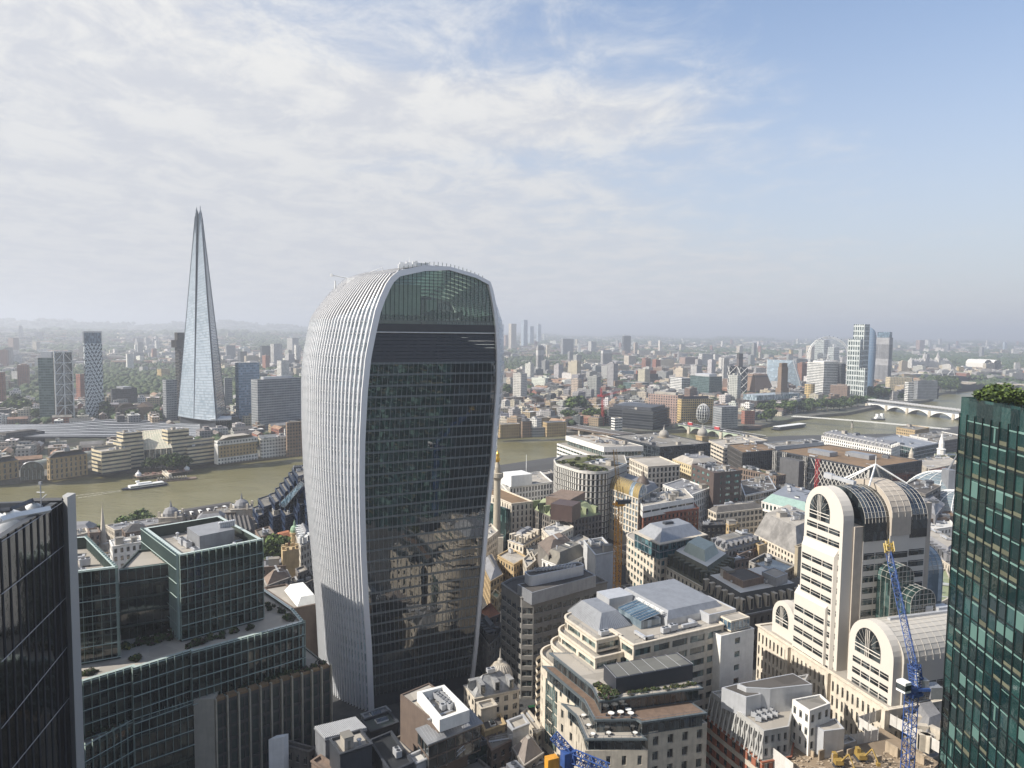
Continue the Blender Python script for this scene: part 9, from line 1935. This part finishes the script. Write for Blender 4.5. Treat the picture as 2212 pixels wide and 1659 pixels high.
for (lm, wc, rn, kind), L in grp.items():
 L.sort(key=lambda t_: t_[5])
 for j, t_ in enumerate(L):
  nm, cat, wd = LN[kind]; fbm = FB(); fbm.house(*t_[0]); o = fbm.fin(nm)
  lb = f'{wc} {wd}, {rn} roof, {lm}'.replace('the ', '') + (f', {ORD[j]} of {len(L)}' if len(L) > 1 else '')
  tag(o, lb, cat, f'{wd}s across the river')
for i, c in enumerate(rest):
 a, kind, wc, rn = place(i, *c); mass[0].house(*a)
o = mass[0].fin('distant_city'); tag(o, 'endless low houses and flats fading to the horizon', 'city', kind='stuff')
# fill gaps on the near side with small lightwells and houses
NP_ = ccw([NB[i] for i in range(len(NB))] + [(NB[-1][0], 60), (NB[0][0] * .3, 60)]); k2 = 0
for iy in range(5, 42):
 for ix in range(-18, 42):
  x, y = ix * 24 + rnd.uniform(-3, 3), iy * 24 + rnd.uniform(-3, 3)
  if not (-.80 < x / y < .80) or not inpoly((x, y), NP_) or blocked(x, y, 10.5) or k2 > 120: continue
  if any(math.hypot(x - p[0], y - p[1]) < 34 for p in NB): continue
  if any((Vector((x, y)) - (Vector(a) + (Vector(b) - Vector(a)) * .5)).length < 26 for a, b in zip(NB, NB[1:])): continue
  w_, d, h = rnd.uniform(12, 18), rnd.uniform(11, 17), rnd.uniform(8, 14) if y > 240 else rnd.uniform(5, 8); rz = rnd.choice((.45, .45 + math.pi / 2)) if x > 0 else rnd.choice((.3, .3 + math.pi / 2))
  p = proj((x, y, GN + h))
  if not (-30 < p[0] < 2240 and p[1] < 1690): continue
  if 640 < p[0] < 1075 and y > 320: continue
  cs, sn = math.cos(rz), math.sin(rz); q = [(x + a * cs - b * sn, y + a * sn + b * cs) for a, b in ((-w_ / 2, -d / 2), (w_ / 2, -d / 2), (w_ / 2, d / 2), (-w_ / 2, d / 2))]
  wl, wn = rnd.choice(((STONE, 'stone'), (CREAM, 'cream'), (BROWN, 'brown brick'), (GREYS, 'grey stone'), (OCHRE, 'ochre'))); rf, rn = rnd.choice(((ROOFG, 'grey'), (ROOFP, 'sandy'), (ROOFD, 'dark'), (LEAD, 'lead'))); k2 += 1
  side_ = 'left' if p[0] < 700 else 'middle' if p[0] < 1500 else 'right'
  B = Bld(f'small {wn} block, {rn} roof, {side_} near city, {"close by" if y < 330 else "halfway out" if y < 520 else "near the river"}, number', 'building', 'infill_building', wl, roof=rf, group='small infill buildings between the offices', maxwin=0)
  gk = rnd.random() < .35; B.label = B.label.split(', number')[0]; B.vol(q, GN - 2, GN + h, st('punch') if y < 450 else None, parapet=0 if gk else .7, mark=True, cornice=.15, wall=wl if y < 450 else FM('beige' if wl in (STONE, CREAM) else 'brick'))
  if gk: B.hip(ccw(q), GN + h, GN + h + 3.2, 3.4, LEAD if rnd.random() < .5 else SLATE, rf)
  elif y < 600: B.clutter(inset(ccw(q), .6), GN + h - .7, 3)
  B.done()
lab = {}
for o in COL.objects:
 if o.name.startswith('infill_building'): lab.setdefault(o['label'], []).append(o)
for lb, L in lab.items():
 if len(L) > 1:
  L.sort(key=lambda o: proj(o.location)[0])
  for j, o in enumerate(L): o['label'] = lb + f', {ORD[min(j, 8)]}'
# ---------------------------------------------------------------- far canopies
import bmesh
bm = bmesh.new(); bmesh.ops.create_icosphere(bm, subdivisions=2, radius=1); ICO = np.array([v.co[:] for v in bm.verts]); ICOF = np.array([[v.index for v in f.verts] for f in bm.faces]); bm.free()
bm = bmesh.new(); bmesh.ops.create_icosphere(bm, subdivisions=1, radius=1); ICO1 = np.array([v.co[:] for v in bm.verts]); ICOF1 = np.array([[v.index for v in f.verts] for f in bm.faces]); bm.free()
rs = np.random.RandomState(3)
def canopy(name, pts, lab_, mats=None):
 vs, fs, n = [], [], 0
 for x, y, z, r_, hi in pts:
  V_, F_ = (ICO, ICOF) if hi else (ICO1, ICOF1)
  v_ = V_ * (1 + rs.uniform(-.28, .22, (len(V_), 1))) * np.array([r_ * rs.uniform(.9, 1.3), r_ * rs.uniform(.9, 1.3), r_ * rs.uniform(.7, 1.0)]) + np.array([x, y, z]); vs.append(v_); fs.append(F_ + n); n += len(V_)
 if not vs: return
 v_ = np.concatenate(vs); f_ = np.concatenate(fs); me = bpy.data.meshes.new(name); me.vertices.add(len(v_)); me.vertices.foreach_set('co', v_.ravel()); me.loops.add(f_.size); me.loops.foreach_set('vertex_index', f_.ravel().astype(np.int32)); me.polygons.add(len(f_)); me.polygons.foreach_set('loop_start', np.arange(0, f_.size, 3, dtype=np.int32)); me.update(calc_edges=True)
 me.materials.append(mats); o = bpy.data.objects.new(name, me); COL.objects.link(o); return tag(o, lab_, 'trees', kind='stuff')
def canmat():
 m, t, b = newmat('canopy_leaf'); a = smooth(t, nz(t, .35, 5, .7), .35, .65); c = smooth(t, nz(t, .02, 3, .5), .35, .65)
 t.links.new(mixc(t, a, (.020, .038, .014), mixc(t, c, (.045, .085, .022), (.085, .105, .035))), b.inputs['Base Color']); b.inputs['Roughness'].default_value = .85; return m
CAN = canmat(); pts = []
for x, y, r_, s_ in treespots:
 z = GS if r_ < 4300 else hz_(x, y); n_ = 3 if r_ < 1500 else 6 if r_ < 4200 else 7
 for _ in range(n_): rr = rnd.uniform(3.5, 7.5) if r_ < 4200 else rnd.uniform(9, 20) * (1 if r_ < 7500 else 1.6); pts.append((x + rnd.uniform(-.5, .5) * s_, y + rnd.uniform(-.5, .5) * s_, z + rr * (.9 if r_ < 4200 else .25), rr, r_ < 2600))
for c in cells[::3]:
 if c[0] < 3500: x, y = c[1] + rnd.uniform(-.5, .5) * c[3], c[2] + rnd.uniform(-.5, .5) * c[3]; rr = rnd.uniform(3, 5);
 if c[0] < 3500 and not blocked(x, y, 5) and not neariver(x, y, 10): pts.append((x, y, GS + rr, rr, c[0] < 1800))
canopy('distant_trees', pts, 'tree canopies scattered among the houses across the river', CAN)
# individual trees that show their shape
def trow(lst, grp, lab_):
 names = ['first', 'second', 'third', 'fourth', 'fifth', 'sixth', 'seventh', 'eighth', 'ninth', 'tenth', 'eleventh', 'twelfth', 'thirteenth', 'fourteenth', 'fifteenth', 'sixteenth']
 for i, (v, x, y, h) in enumerate(lst):
  p = P(v, x, y, GS); tree((p.x, p.y, GS), h, lab_ + f', {names[i]} from the left', grp, dark=True, wide=1.35)
trow([('Z4', 190 + i * 46, 826 - i * 3.2 + (i % 2) * 10, 19 + (i % 3) * 2) for i in range(15)], 'riverside trees before the brick gallery', 'bushy riverside tree before the brick gallery')
trow([('Z4', 225, 885, 20), ('Z4', 268, 880, 20)], 'dark trees by the footbridge landing', 'dark round tree by the footbridge landing')
trow([('Z4', 880, 772, 22), ('Z4', 930, 768, 22), ('Z4', 1040, 710, 28), ('Z4', 1085, 706, 28), ('Z4', 1130, 712, 26)], 'trees by the roofed rail bridge', 'tree near the roofed rail bridge end')
trow([('Z4', 1572 + (i % 4) * 36, 640 - (i // 4) * 26 + 12, 26) for i in range(11)], 'trees on the wooded bend', 'tree on the wooded river bend')
trow([('Z3', 775, 830, 30), ('Z3', 810, 835, 32), ('Z3', 850, 832, 28), ('Z3', 730, 880, 18), ('Z3', 770, 885, 18), ('Z3', 890, 882, 18), ('Z3', 960, 900, 24), ('Z3', 1000, 905, 20), ('Z3', 280, 705, 30)], 'trees around the old church by the river', 'big tree behind the river bend warehouses')
trow([('A', 1000, 1096, 12), ('A', 1035, 1096, 11), ('A', 1125, 1096, 15), ('A', 1165, 1096, 16), ('A', 1200, 1094, 14), ('A', 1245, 1088, 12)], 'trees before the stepped cream office', 'tree before the sloping glass atrium')
trow([('A', 30, 740, 20), ('A', 90, 730, 24), ('A', 130, 700, 28), ('A', 170, 735, 24), ('A', 235, 770, 18), ('A', 730, 755, 26), ('A', 900, 770, 18), ('A', 1055, 772, 18)], 'trees beyond the station canopies', 'tree beyond the station canopies')
# street traffic and small things in the near streets
tag(bpy.data.objects['haze'], 'pale blue air over the city', None, kind='stuff')
